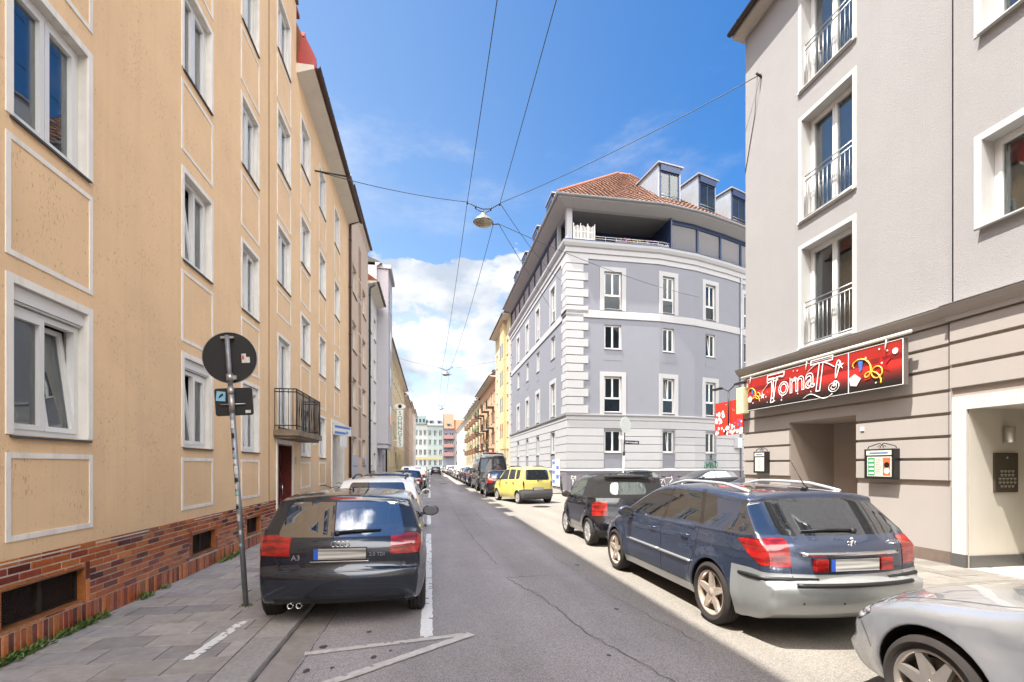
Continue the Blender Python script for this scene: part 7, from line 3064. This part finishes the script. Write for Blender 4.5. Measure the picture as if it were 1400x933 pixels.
VAN = dict(L=5.9, W=1.99, H=2.58, zb=.30, R=.34, yr=1.0, yf=4.75, belt=(1.35, 1.22), lean=.10, tr=.05, tf=.14, lr=.4, step=.1, grid=.14, NS=8, shoulder=.015,
           prof=[(.4, .34, .02, 0), (.05, .38, .04, .02), (.0, .55, .05, .03), (.03, .62, .05, .03), (.05, 1.3, .06, .03), (.10, 2.2, .07, .03), (.16, 2.48, .08, .03), (.35, 2.57, .12, .05), (1.5, 2.60, .14, .05), (3.2, 2.58, .14, .05), (3.9, 2.45, .12, .05), (4.6, 1.7, .09, .05), (5.0, 1.32, .12, .07), (5.5, 1.15, .13, .10), (5.8, .9, .10, .12), (5.9, .6, .08, .12),
                 (5.85, .35, .04, .06), (5.7, .32, .02, 0)],
           cuts=[('rear_window', 'rearx', rr([(.07, 1.25), (.80, 1.25), (.76, 2.12), (.07, 2.12)], .10), {}),
                 ('tail_light', 'wrap', [(-.05, .80), (.06, .80), (.08, 1.30), (-.05, 1.30)], {'mat': TAILR, 'xin': .86, 'push': .006}),
                 ('window', 'side', rr([(.5, 1.35), (2.0, 1.33), (2.0, 2.1), (.55, 2.1)], .06), {}),
                 ('window', 'side', rr([(2.15, 1.33), (3.5, 1.30), (3.5, 2.1), (2.15, 2.1)], .06), {}),
                 ('window', 'side', rr([(3.7, 1.30), (4.6, 1.27), (4.1, 2.05), (3.7, 2.1)], .05), {}),
                 ('windscreen', 'front', rr([(-.78, 1.4), (.78, 1.4), (.70, 2.3), (-.70, 2.3)], .06), {'lim': [((0, 3.3, 0), (0, -1, 0))]}),
                 ('rear_bumper', 'around', [(-.2, .1), (.25, .1), (.25, .60), (-.2, .60)], {'mat': BLACKP})],
           seams=[('rear', [(0, .65), (0, 2.35)]), ('rear', [(-.86, .66), (.86, .66)])], mirrors=[(4.5, 1.45, 1.3)], mirmat=BLACKP, plate=.74, rimR=.21)


def van_extra(root, sh, pm):
    m_ = MB()
    m_.box(-.80, -.42, .045, .06, 2.10, 2.38)
    letters(root, 'Club', .17, -.60, sh.hit('rear', -.6, 2.28)[0].y - .014, 2.28, WHITE, name='lettering')
    m_ = MB()
    l, n = sh.hit('rear', 0, 2.42)
    m_.bbox(-.22, .22, l.y - .03, l.y + .05, 2.50, 2.56, .01)
    m_.build('third_brake_light', TAILR, root)


VAN['extra'] = [van_extra]

ROW_R = 'cars parked along the right kerb'
ROW_L = 'cars parked along the left kerb'
SIDEG = 'cars parked in the side street'


def place(sp, cx, yrear, rz=0.):
    """rear bumper middle at (cx,yrear), heading rotated by rz"""
    return (cx - math.sin(rz) * sp['L'] / 2, yrear + math.cos(rz) * sp['L'] / 2, 0)


# left row
a = R(1.2)
A3['roll'] = R(.5)
car('a3', A3, place(A3, -.93, 5.12, a), a, 'dark blue grey hatchback nearest on the left, parked half on the kerb', 'car', ROW_L, NAVYG)
w1 = car('w', ESTATE, place(ESTATE, -1.10, 10.0), 0, 'white estate car parked directly in front of the dark blue grey hatchback', 'car', ROW_L, WHITEC, hi=False)
# right row
car('sw', SW, place(SW, 3.93, 3.74), 0, 'blue grey estate car with silver lower bumper and roof rails, large on the right', 'car', ROW_R, BLUEG)
car('smart', SMART, place(SMART, 4.17, 9.4, R(-1)), R(-1), 'tiny black two seater car with black fabric soft top', 'car', ROW_R, BLACKG)
car('a4', A4, place(A4, 4.0, 3.38 - 4.70), 0, 'light silver saloon car cut off by the lower right edge of the picture', 'car', ROW_R, SILV)
ra = R(15)
car('agila', AGILA, place(AGILA, 4.74, 20.55, ra), ra, 'small boxy yellow car standing at an angle with black rear bumper', 'car', ROW_R, YELC)
# prototypes for the far row live at their own first place
swap_src = 'mid_grey_metallic'
hb = car('hb', HATCH, place(HATCH, 3.85, 25.2), 0, 'black hatchback parked between the yellow car and the black van', 'car', ROW_R, GREYC, hi=False)
for ch in hb.children:
    for sl in ch.material_slots:
        if sl.material and sl.material.name == swap_src:
            pass
sv = car('suv', SUV, place(SUV, -1.2, 33.5), 0, 'white tall car with roof rails, fourth from the camera on the left', 'car', ROW_L, GREYC, hi=False)
es = car('es', ESTATE, place(ESTATE, -1.50, 16.3), 0, 'dark navy estate car with black roof rails, third on the left', 'car', ROW_L, GREYC, hi=False)
vn = car('van', VAN, place(VAN, 4.02, 30.6), 0, 'tall black minibus with lettering above its rear window', 'van', ROW_R, GREYC, hi=False)
GR_ = bpy.data.materials[swap_src]


def recolour(root, m):
    for ch in root.children:
        for c in [ch] + list(ch.children):
            if c.type == 'MESH':
                for sl in c.material_slots:
                    if sl.material == GR_:
                        sl.link = 'OBJECT'
                        sl.material = m


def clone(src, loc, rz, label, group, m, cat='car'):
    c = copy_tree(src, None)
    c.location = loc
    c.rotation_euler = (0, 0, rz)
    c['label'] = label
    c['category'] = cat
    if group:
        c['group'] = group
    elif 'group' in c:
        del c['group']
    recolour(c, m)
    return c


recolour(hb, BLACKG)
recolour(sv, WHITEC)
recolour(es, DNAVY)
recolour(vn, BLACKG)
DIM = {'hb': (hb, HATCH), 'suv': (sv, SUV), 'es': (es, ESTATE), 'van': (vn, VAN)}


def row(tp, x, yrear, m, label, group, rz=0.):
    src, sp = DIM[tp]
    return clone(src, place(sp, x, yrear, rz), rz, label, group, m)


row('hb', -1.28, 27.6, BLACKG, 'small black hatchback parked behind the white tall car in the left row', ROW_L)
row('es', -1.2, 41, BLACKG, 'black estate car ahead of the white tall car in the left row', ROW_L)
row('suv', -1.2, 48, REDC, 'dark red tall car further along the left row', ROW_L)
row('hb', -1.2, 56, SILV, 'silver hatchback well down the left row', ROW_L)
row('es', -1.2, 66, WHITEC, 'white estate car far down the left row', ROW_L)
row('hb', -1.2, 76, REDC, 'dark red hatchback farthest down the left row', ROW_L)
row('hb', 1.0, 83, BLUEC, 'blue hatchback driving in the middle of the street far away', None)
specs = [('hb', SILV, 'silver hatchback directly ahead of the tall black minibus'), ('es', GREYC, 'grey estate car second ahead of the black minibus'), ('hb', REDC, 'dark red hatchback third ahead of the black minibus'),
         ('suv', BLACKG, 'black tall car fourth ahead of the black minibus'), ('suv', WHITEC, 'white tall car fifth ahead of the black minibus'), ('es', DNAVY, 'navy estate car in the middle of the far right row'),
         ('hb', REDC, 'red hatchback standing just beyond the navy estate car in the right row'), ('hb', WHITEC, 'white hatchback beyond the red one in the right row'), ('es', GREYC, 'grey estate car far along the right row, beyond a white hatchback'),
         ('suv', SILV, 'silver tall car far along the right row'), ('hb', BLUEC, 'blue hatchback far along the right row'), ('es', WHITEC, 'white estate car near the far end of the right row'),
         ('hb', REDC, 'dark red hatchback last but two of the right row'), ('hb', BLACKG, 'black hatchback last but one of the right row'), ('es', SILV, 'silver estate car last of the right row')]
y = 37.6
for i, (tp, m, lb) in enumerate(specs):
    row(tp, 3.9 - .012 * i, y, m, lb, ROW_R)
    y += DIM[tp][1]['L'] + 1.15
# side street cars: parked along the corner block, noses to the left
row('hb', 13.1, 26.0, LBLUE, 'light blue hatchback in the side street in front of the grey corner block', SIDEG, R(90))
row('hb', 18.2, 26.2, DNAVY, 'dark navy hatchback parked right of the light blue one in the side street', SIDEG, R(90))
row('es', 14.4, 15.6, BLUEC, 'blue car with pale roof glimpsed beside the corner of the right house', SIDEG, R(90))
# ================================================================== street furniture
# leaning sign post with the backs of two signs
sp_ = thing('sign_post', 'leaning galvanised pole covered in stickers carrying a round and a square sign seen from behind', 'sign post', (-2.16, 6.12, SZ), ry=-math.atan(.21 / 3.2))
m_ = MB()
m_.tube([(0, 0, -.1), (0, 0, 2.62)], .030, 16)
m_.tube([(0, 0, 2.5), (0, 0, 3.22)], .0265, 16)
m_.build('pole', mat('weathered_zinc_pole', (.27, .28, .31), .5, .5, noise=.4, nscale=9, dirt=.4), sp_)
m_ = MB()
m_.lathe([(.031, 2.52), (.036, 2.52), (.036, 2.60), (.031, 2.60)], (0, 0, 0), 'Z', 16, closed=True)
m_.lathe([(.031, 2.30), (.034, 2.30), (.034, 2.52), (.031, 2.52)], (0, 0, 0), 'Z', 16, closed=True)
m_.lathe([(.031, 2.68), (.040, 2.68), (.040, 2.76), (.031, 2.76)], (0, 0, 0), 'Z', 16, closed=True)
m_.box(.03, .075, -.01, .015, 2.695, 2.745)
m_.box(-.07, .07, -.008, .03, 3.185, 3.21)
m_.tube([(-.14, .035, 2.41), (.14, .035, 2.41)], .009, 6)
m_.build('clamp', mat('clamp_zinc', (.42, .41, .40), .4, .7, noise=.3), sp_)
m_ = MB()
m_.disc((0, .042, 2.965), .30, 'Y', 48, 0, .003)
m_.lathe([(.300, .036), (.304, .034), (.306, .046), (.300, .048)], (0, 0, 2.965), 'Y', 48, 1, closed=True)
dk = mat('sign_back_grey', (.010, .010, .011), .7, noise=.25, nscale=6)
o = m_.build('round_sign', [dk, GREYMETAL], sp_)
m_ = MB()
m_.prism([(a + .13, b + 2.90) for a, b in [(0, 0), (.09, 0), (.09, .07), (.05, .07), (.05, .11), (0, .11)][::1]], 0, .002, lambda a, b, d: (a, .040 - d, b), 0)
m_.prism([(.135, 2.94), (.16, 2.94), (.16, 2.985), (.135, 2.985)], 0, .002, lambda a, b, d: (a, .0375 - d, b), 1)
m_.build('sticker', [mat('pale_sticker', (.62, .60, .57), .5, noise=.4, nscale=40), mat('red_sticker', (.45, .08, .06), .5)], o)
m_ = MB()
bmx = []
w_, h_, r_ = .21, .165, .03
for cx, cz, a0 in ((w_ - r_, h_ - r_, 0), (-w_ + r_, h_ - r_, 90), (-w_ + r_, -h_ + r_, 180), (w_ - r_, -h_ + r_, 270)):
    for k in range(5):
        a = R(a0 + 22.5 * k)
        bmx.append((.01 + cx + r_ * math.cos(a), 2.44 + cz + r_ * math.sin(a)))
m_.prism(bmx, 0, .003, lambda a, b, d: (a, .046 + d, b))
o = m_.build('square_sign', dk, sp_)
m_ = MB()
m_.prism([(-.19, 2.46), (-.085, 2.45), (-.075, 2.56), (-.17, 2.575)], 0, .002, lambda a, b, d: (a, .0445 - d, b), 0)
m_.prism([(-.155, 2.485), (-.13, 2.50), (-.10, 2.52), (-.105, 2.545), (-.13, 2.535), (-.15, 2.51)], 0, .001, lambda a, b, d: (a, .0415 - d, b), 1)
m_.prism([(.13, 2.30), (.19, 2.30), (.19, 2.335), (.13, 2.335)], 0, .002, lambda a, b, d: (a, .0445 - d, b), 2)
m_.build('sticker', [mat('blue_sticker', (.20, .42, .58), .5, noise=.1), BLACKP, mat('pale_sticker', (.62, .60, .57), .5)], o)
m_ = MB()
rnd = random.Random(12)
cols_ = [mat('pale_sticker', (.62, .60, .57), .5), BLACKP, mat('teal_sticker', (.2, .42, .40), .5), mat('red_sticker', (.45, .08, .06), .5)]
for k, (z, h, c) in enumerate(((2.12, .10, 0), (2.0, .06, 1), (1.78, .04, 2), (1.70, .05, 0), (1.58, .09, 0), (1.48, .05, 1), (1.40, .06, 0), (1.33, .04, 2), (1.22, .10, 0), (1.16, .04, 1), (1.02, .08, 0), (.86, .05, 0), (.72, .03, 2), (1.86, .03, 1))):
    a0 = rnd.uniform(200, 260)
    a1 = a0 + rnd.uniform(50, 90)
    P = [(R(a0 + (a1 - a0) * j / 6)) for j in range(7)]
    vs = []
    for a in P:
        vs += [(.0312 * math.cos(a), .0312 * math.sin(a), z), (.0312 * math.cos(a), .0312 * math.sin(a), z + h)]
    m_.add(vs, [(2 * j, 2 * j + 2, 2 * j + 3, 2 * j + 1) for j in range(6)], c)
m_.build('pole_sticker', cols_, sp_, fixn=False)

# street-name pole at the side street
sn = thing('street_sign_post', 'slim pole with pale round sign and dark blue street name plate before the grey block', 'sign post', (9.95, 23.6, 0), ry=.035)
m_ = MB()
m_.tube([(0, 0, 0), (0, 0, 2.2)], .035, 10)
m_.build('lower_pole', mat('pale_post', (.62, .62, .62), .5), sn)
m_ = MB()
m_.tube([(0, 0, 2.2), (0, 0, 4.1)], .03, 10)
m_.lathe([(.03, 2.25), (.06, 2.25), (.06, 2.5), (.03, 2.5)], (0, 0, 0), 'Z', 10, closed=True)
m_.build('pole', DARKMETAL, sn)
m_ = MB()
m_.disc((0, 0, 0), .42, 'X', 32, 0, .012)
o = m_.build('round_sign', mat('pale_sign_back', (.60, .64, .60), .5, noise=.1), sn)
o.location = (.02, -.04, 3.85)
o.rotation_euler = (0, 0, R(-62))
m_ = MB()
m_.bbox(0, .82, -.012, .012, 2.84, 3.03, .004)
o = m_.build('name_plate', mat('street_sign_blue', (.008, .012, .045), .4), sn)
m_ = MB()
vs, fs_ = text_mb('Ickstattstraße', .125, ext=.002)
m_.add([(v[0] + .41, -.0125 - v[2] * .5 - .001, v[1] + 2.935) for v in vs], fs_)
m_.build('lettering', WHS, o)
m_ = MB()
m_.bbox(-.32, -.03, -.01, .01, 3.08, 3.25, .004)
m_.build('small_plate', mat('pale_sign_back', (.60, .64, .60), .5), sn)

# signs at the gateway of the second beige house
gs = thing('gateway_sign', 'small white and blue arrow sign above a white notice beside the dark red gate door', 'sign', (LX + .02, 18.35, 3.0))
m_ = MB()
m_.bbox(0, .02, 0, 1.5, -.18, .20, .005)
m_.box(.02, .024, .1, 1.4, .08, .17, 1)
m_.box(.02, .024, .1, 1.0, -.14, -.05, 1)
m_.prism([(1.05, .02), (1.25, -.06), (1.05, -.14)], 0, .004, lambda a, b, d: (.02 + d, a, b), 1)
m_.box(0, .02, .55, 1.1, -.62, -.21, 0)
m_.build('plate', [WHITE, BLU], gs)
gs.rotation_euler = (0, 0, R(-16))
gs.location = (LX + .05, 18.5, 3.05)
hs_ = MB()
FB.box(hs_, 15.7, 16.1, 2.35, 2.58, .0005, .02)
hs_.build('house_number_plate', WHITE, B)


# bicycles
def bicycle(loc, rz, lean, label, col, basket=False, sc=1.):
    t = thing('bicycle', label, 'bicycle', loc, rz, 'parked bicycles', rx=0)
    t.rotation_euler = (lean, 0, rz)
    t.scale = (sc, sc, sc)
    for x in (-.53, .53):
        w = MB()
        w.tube([(x + .335 * math.cos(R(a)), 0, .35 + .335 * math.sin(R(a))) for a in range(0, 360, 12)], .019, 6, closed=True)
        for k in range(14):
            a = math.pi * 2 * k / 14
            w.tube([(x, 0, .35), (x + .32 * math.cos(a), 0, .35 + .32 * math.sin(a))], .0022, 3)
        w.tube([(x, -.04, .35), (x, .04, .35)], .02, 8)
        w.build('wheel', RUBBER, t)
    f = MB()
    bb_, st, hd, rh, fh = (-.08, 0, .29), (-.24, 0, .82), (.36, 0, .86), (-.53, 0, .35), (.53, 0, .35)
    for a, b_ in ((bb_, st), (st, hd), (bb_, (.40, 0, .74)), (bb_, rh), (st, rh), ((.34, 0, .95), (.43, 0, .66)), ((.43, 0, .66), fh)):
        f.tube([a, b_], .015, 8)
    f.tube([(-.53, .02, .70), (-.53 - .0, 0, .72)], .01, 5)
    f.tube([(-.62, 0, .72), (-.25, 0, .74)], .010, 5)
    f.build('frame', col, t)
    h = MB()
    h.tube([(.30, -.28, 1.02), (.33, -.2, 1.05), (.36, 0, 1.0), (.33, .2, 1.05), (.30, .28, 1.02)], .012, 6)
    h.tube([(.34, 0, .92), (.36, 0, 1.0)], .013, 6)
    h.build('handlebar', DARKMETAL, t)
    s_ = MB()
    s_.bbox(-.38, -.12, -.07, .07, .90, .95, .02)
    s_.tube([(-.24, 0, .8), (-.25, 0, .91)], .013, 6)
    s_.build('saddle', BLACKP, t)
    c = MB()
    c.lathe([(.09, .02), (.095, .02), (.095, .025)], (-.08, 0, .29), 'Y', 18)
    c.tube([(-.08, .04, .29), (-.02, .06, .16)], .009, 5)
    c.tube([(-.08, -.04, .29), (-.14, -.06, .42)], .009, 5)
    c.build('crank', DARKMETAL, t)
    if basket:
        b = MB()
        b.bbox(.42, .72, -.16, .16, .78, 1.0, .02)
        b.build('basket', mat('pale_basket', (.5, .48, .45), .8, noise=.3), t)
    return t


PAINTS = [mat('bike_red', (.35, .03, .03), .35), mat('bike_white', (.62, .62, .60), .35), DARKMETAL, mat('bike_green', (.05, .2, .12), .35)]
bicycle((LX + .45, 15.0, SZ), R(92), R(8), 'black bicycle leaning on the beige wall behind the dark hatchback, nearer one', DARKMETAL)
bicycle((LX + .55, 16.9, SZ), R(88), R(7), 'black bicycle leaning on the beige wall behind the dark hatchback, farther one', DARKMETAL)
bicycle((8.15, 28.9, SZ), R(78), R(-4), 'black bicycle standing by the notice boards at the grey corner block', DARKMETAL)
bicycle((8.6, 28.2, SZ), R(70), R(5), 'white bicycle with pale basket beside the corner of the grey block', PAINTS[1], True)
bicycle((9.9, 29.2, SZ), R(8), R(-6), 'red bicycle against the grey plinth right of the corner', PAINTS[0])
bicycle((15.3, 28.9, SZ), R(4), R(-6), 'pale bicycle between the light blue and the navy car at the grey wall', PAINTS[1])
bicycle((16.6, 29.2, SZ), R(0), R(-5), 'red bicycle near the green graffiti at the grey wall', PAINTS[0], True)

# hanging street lamps and their span wires
WIRE = mat('span_wire', (.04, .055, .06), .6)


def hang_lamp(x, y, z, label, s=1.):
    t = thing('street_lamp', label, 'street lamp', (x, y, z), R(10), 'street lamps hung on span wires')
    t.scale = (s, s, s)
    m_ = MB()
    m_.lathe([(0, .30), (.08, .30), (.10, .24), (.20, .16), (.33, .04), (.37, -.03), (.385, -.05), (.375, -.055), (.36, -.04)], (0, 0, 0), 'Z', 36)
    m_.build('lamp_shade', mat('lamp_grey_enamel', (.20, .205, .205), .4, .3, noise=.12), t)
    m_ = MB()
    m_.lathe([(.365, -.05), (.34, -.10), (.25, -.155), (.12, -.18), (0, -.185)], (0, 0, 0), 'Z', 36)
    m_.build('lamp_bowl', mat('lamp_glass_bowl', (.30, .26, .20), .15, noise=.4, nscale=6, coat=.5), t)
    m_ = MB()
    m_.tube([(0, 0, .28), (0, 0, .42)], .03, 8)
    m_.tube([(-.30, 0, .42), (-.12, 0, .36), (.12, 0, .36), (.30, 0, .46)], .016, 6)
    m_.tube([(-.62, 0, .60), (-.3, 0, .50), (0, 0, .46), (.3, 0, .52), (.66, 0, .78)], .020, 6)
    for q in ((-.62, 0, .60), (.66, 0, .78), (-.3, 0, .5), (.3, 0, .53)):
        m_.tube([(q[0], q[1], q[2] - .07), (q[0], q[1], q[2] + .07)], .03, 6)
    m_.tube([(.02, 0, .40), (.42, 0, -.04)], .02, 6)
    m_.tube([(.30, 0, -.08), (.62, 0, .0)], .024, 6)
    m_.build('hanger', DARKMETAL, t)
    return t


LPX = (1.99, 18.0, 11.0)
hang_lamp(*LPX, 'large grey hanging street lamp over the road nearest the camera')
hang_lamp(1.6, 49, 11.0, 'second hanging street lamp further down the street')
hang_lamp(1.8, 79, 11.0, 'third and farthest hanging street lamp, tiny above the street end')


def wire(name, pts, label, r=.011, sag=.0, anchor=False):
    mb = MB()
    P = []
    for a, b in zip(pts, pts[1:]):
        a, b = Vector(a), Vector(b)
        for k in range(14):
            t = k / 14
            p = a.lerp(b, t)
            p.z -= sag * 4 * t * (1 - t)
            P.append(p)
    P.append(Vector(pts[-1]))
    mb.tube(P, r, 5)
    o = mb.build(name, WIRE)
    tag(o, label, 'wire')
    o['group'] = 'span wires over the street'
    return o


nl = (1.38, 17.9, 11.62)
nr = (2.65, 18.1, 11.80)
wire('span_wire', [(LX, 15.9, 11.05), nl], 'span wire from the second beige house to the large hanging lamp', .012, .12)
m_ = MB()
m_.tube([(LX - .02, 15.9, 11.05), (LX + .95, 16.2, 11.14)], .026, 8)
o = m_.build('wire_anchor', DARKMETAL)
tag(o, 'dark anchor rod sticking out of the second beige house to hold the span wire', 'anchor')
wire('span_wire', [nr, (RX, 11.35, 12.15)], 'long span wire from the large hanging lamp up to the light grey corner house', .012, .15)
m_ = MB()
m_.tube([(RX - .16, 11.35, 12.15), (RX + .02, 11.35, 12.05)], .03, 8)
m_.tube([(RX - .12, 11.35, 12.12), (RX - .015, 11.6, 11.2), (RX - .012, 12.0, 9.9)], .009, 5)
o = m_.build('wire_anchor', DARKMETAL)
tag(o, 'small wire anchor on the light grey corner house with a thin cable running down', 'anchor')
wire('span_wire', [nr, (GX, 31.2, 14.2)], 'span wire from the large hanging lamp to the street face of the grey corner block', .012, .3)
wire('span_wire', [(2.6, 18.1, 11.0), (18.5, 30.4, 13.4)], 'span wire crossing in front of the grey corner block to its side street face', .012, .3)
wire('span_wire', [(2.6, 18.1, 11.0), (GX, 34.5, 13.6)], 'span wire dropping from the large lamp to a dormer side of the grey corner block', .012, .1)
wire('overhead_wire', [(1.38, -12, 11.7), nl], 'overhead wire running along the street above the camera, left of the two', .012, .25)
wire('overhead_wire', [(2.65, -12, 11.9), nr], 'overhead wire running along the street above the camera, right of the two', .012, .25)
wire('overhead_wire', [nl, (1.2, 49, 11.6)], 'overhead wire between the first and second lamp, left of the two', .012, .5)
wire('overhead_wire', [(2.4, 18.1, 11.0), (2.0, 49, 11.6)], 'overhead wire between the first and second lamp, right of the two', .012, .5)
wire('overhead_wire', [(1.2, 49, 11.6), (1.4, 79, 11.6)], 'overhead wire between the second and third lamp, left of the two', .012, .5)
wire('overhead_wire', [(2.0, 49, 11.6), (2.2, 79, 11.6)], 'overhead wire between the second and third lamp, right of the two', .012, .5)
wire('span_wire', [(LX, 47, 12.2), (1.2, 49, 11.6)], 'span wire from the pale yellow building to the second lamp', .012, .1)
wire('span_wire', [(2.0, 49, 11.6), (GX, 50, 13.2)], 'span wire from the second lamp to the far end of the grey corner block', .012, .1)

# weeds in the joint between wall and pavement
LEAF = mat('weed_leaf', attr='tone', rough=.6, noise=.25, nscale=30)
rnd = random.Random(33)
wd = [(4.6, .34, 120), (4.95, .25, 80), (5.35, .12, 26), (5.62, .22, 60), (5.9, .10, 24), (6.7, .14, 34), (7.15, .06, 12), (9.0, .16, 30), (9.35, .2, 44), (9.7, .16, 30), (4.2, .3, 80)]
for i, (y, w_, n) in enumerate(wd):
    mb = MB()
    for k in range(n * 2):
        yy = rnd.gauss(0, w_ * .5)
        xx = abs(rnd.gauss(0, .035))
        a = rnd.uniform(0, 2 * math.pi)
        L_ = rnd.uniform(.018, .06)
        up = rnd.uniform(.01, .075) * (1.6 if rnd.random() < .15 else 1)
        b = Vector((xx, yy, 0))
        tip = b + Vector((math.cos(a) * L_ * .8 + .02, math.sin(a) * L_, up))
        mid = b.lerp(tip, .55) + Vector((0, 0, .012))
        sd = Vector((-math.sin(a), math.cos(a), 0)) * L_ * rnd.uniform(.2, .36)
        c = rnd.choice([(.06, .14, .02), (.09, .18, .03), (.12, .20, .04), (.14, .14, .03), (.05, .11, .02)])
        mb.col = c
        mb.add([b, mid - sd, tip, mid + sd], [(0, 1, 2), (0, 2, 3)])
    o = mb.build('weed_clump', LEAF, None, fixn=False)
    o.location = (LX + .03, y, SZ)
    tag(o, 'green weeds growing out of the joint between brick plinth and pavement', 'weeds', 'weed clumps along the brick plinth')
mb = MB()
for k in range(30):
    a = rnd.uniform(0, 2 * math.pi)
    rr_ = rnd.uniform(.03, .09)
    b = Vector((rr_ * math.cos(a), rr_ * math.sin(a), 0))
    tip = b + Vector((rnd.uniform(-.03, .03), rnd.uniform(-.03, .03), rnd.uniform(.005, .03)))
    mb.col = rnd.choice([(.08, .12, .03), (.14, .12, .05)])
    mb.add([b + Vector((.01, 0, 0)), b - Vector((.01, 0, 0)), tip], [(0, 1, 2)])
o = mb.build('weed_clump', LEAF, None, fixn=False)
o.location = (-2.16, 6.12, SZ)
tag(o, 'sparse weeds around the foot of the leaning sign pole', 'weeds')
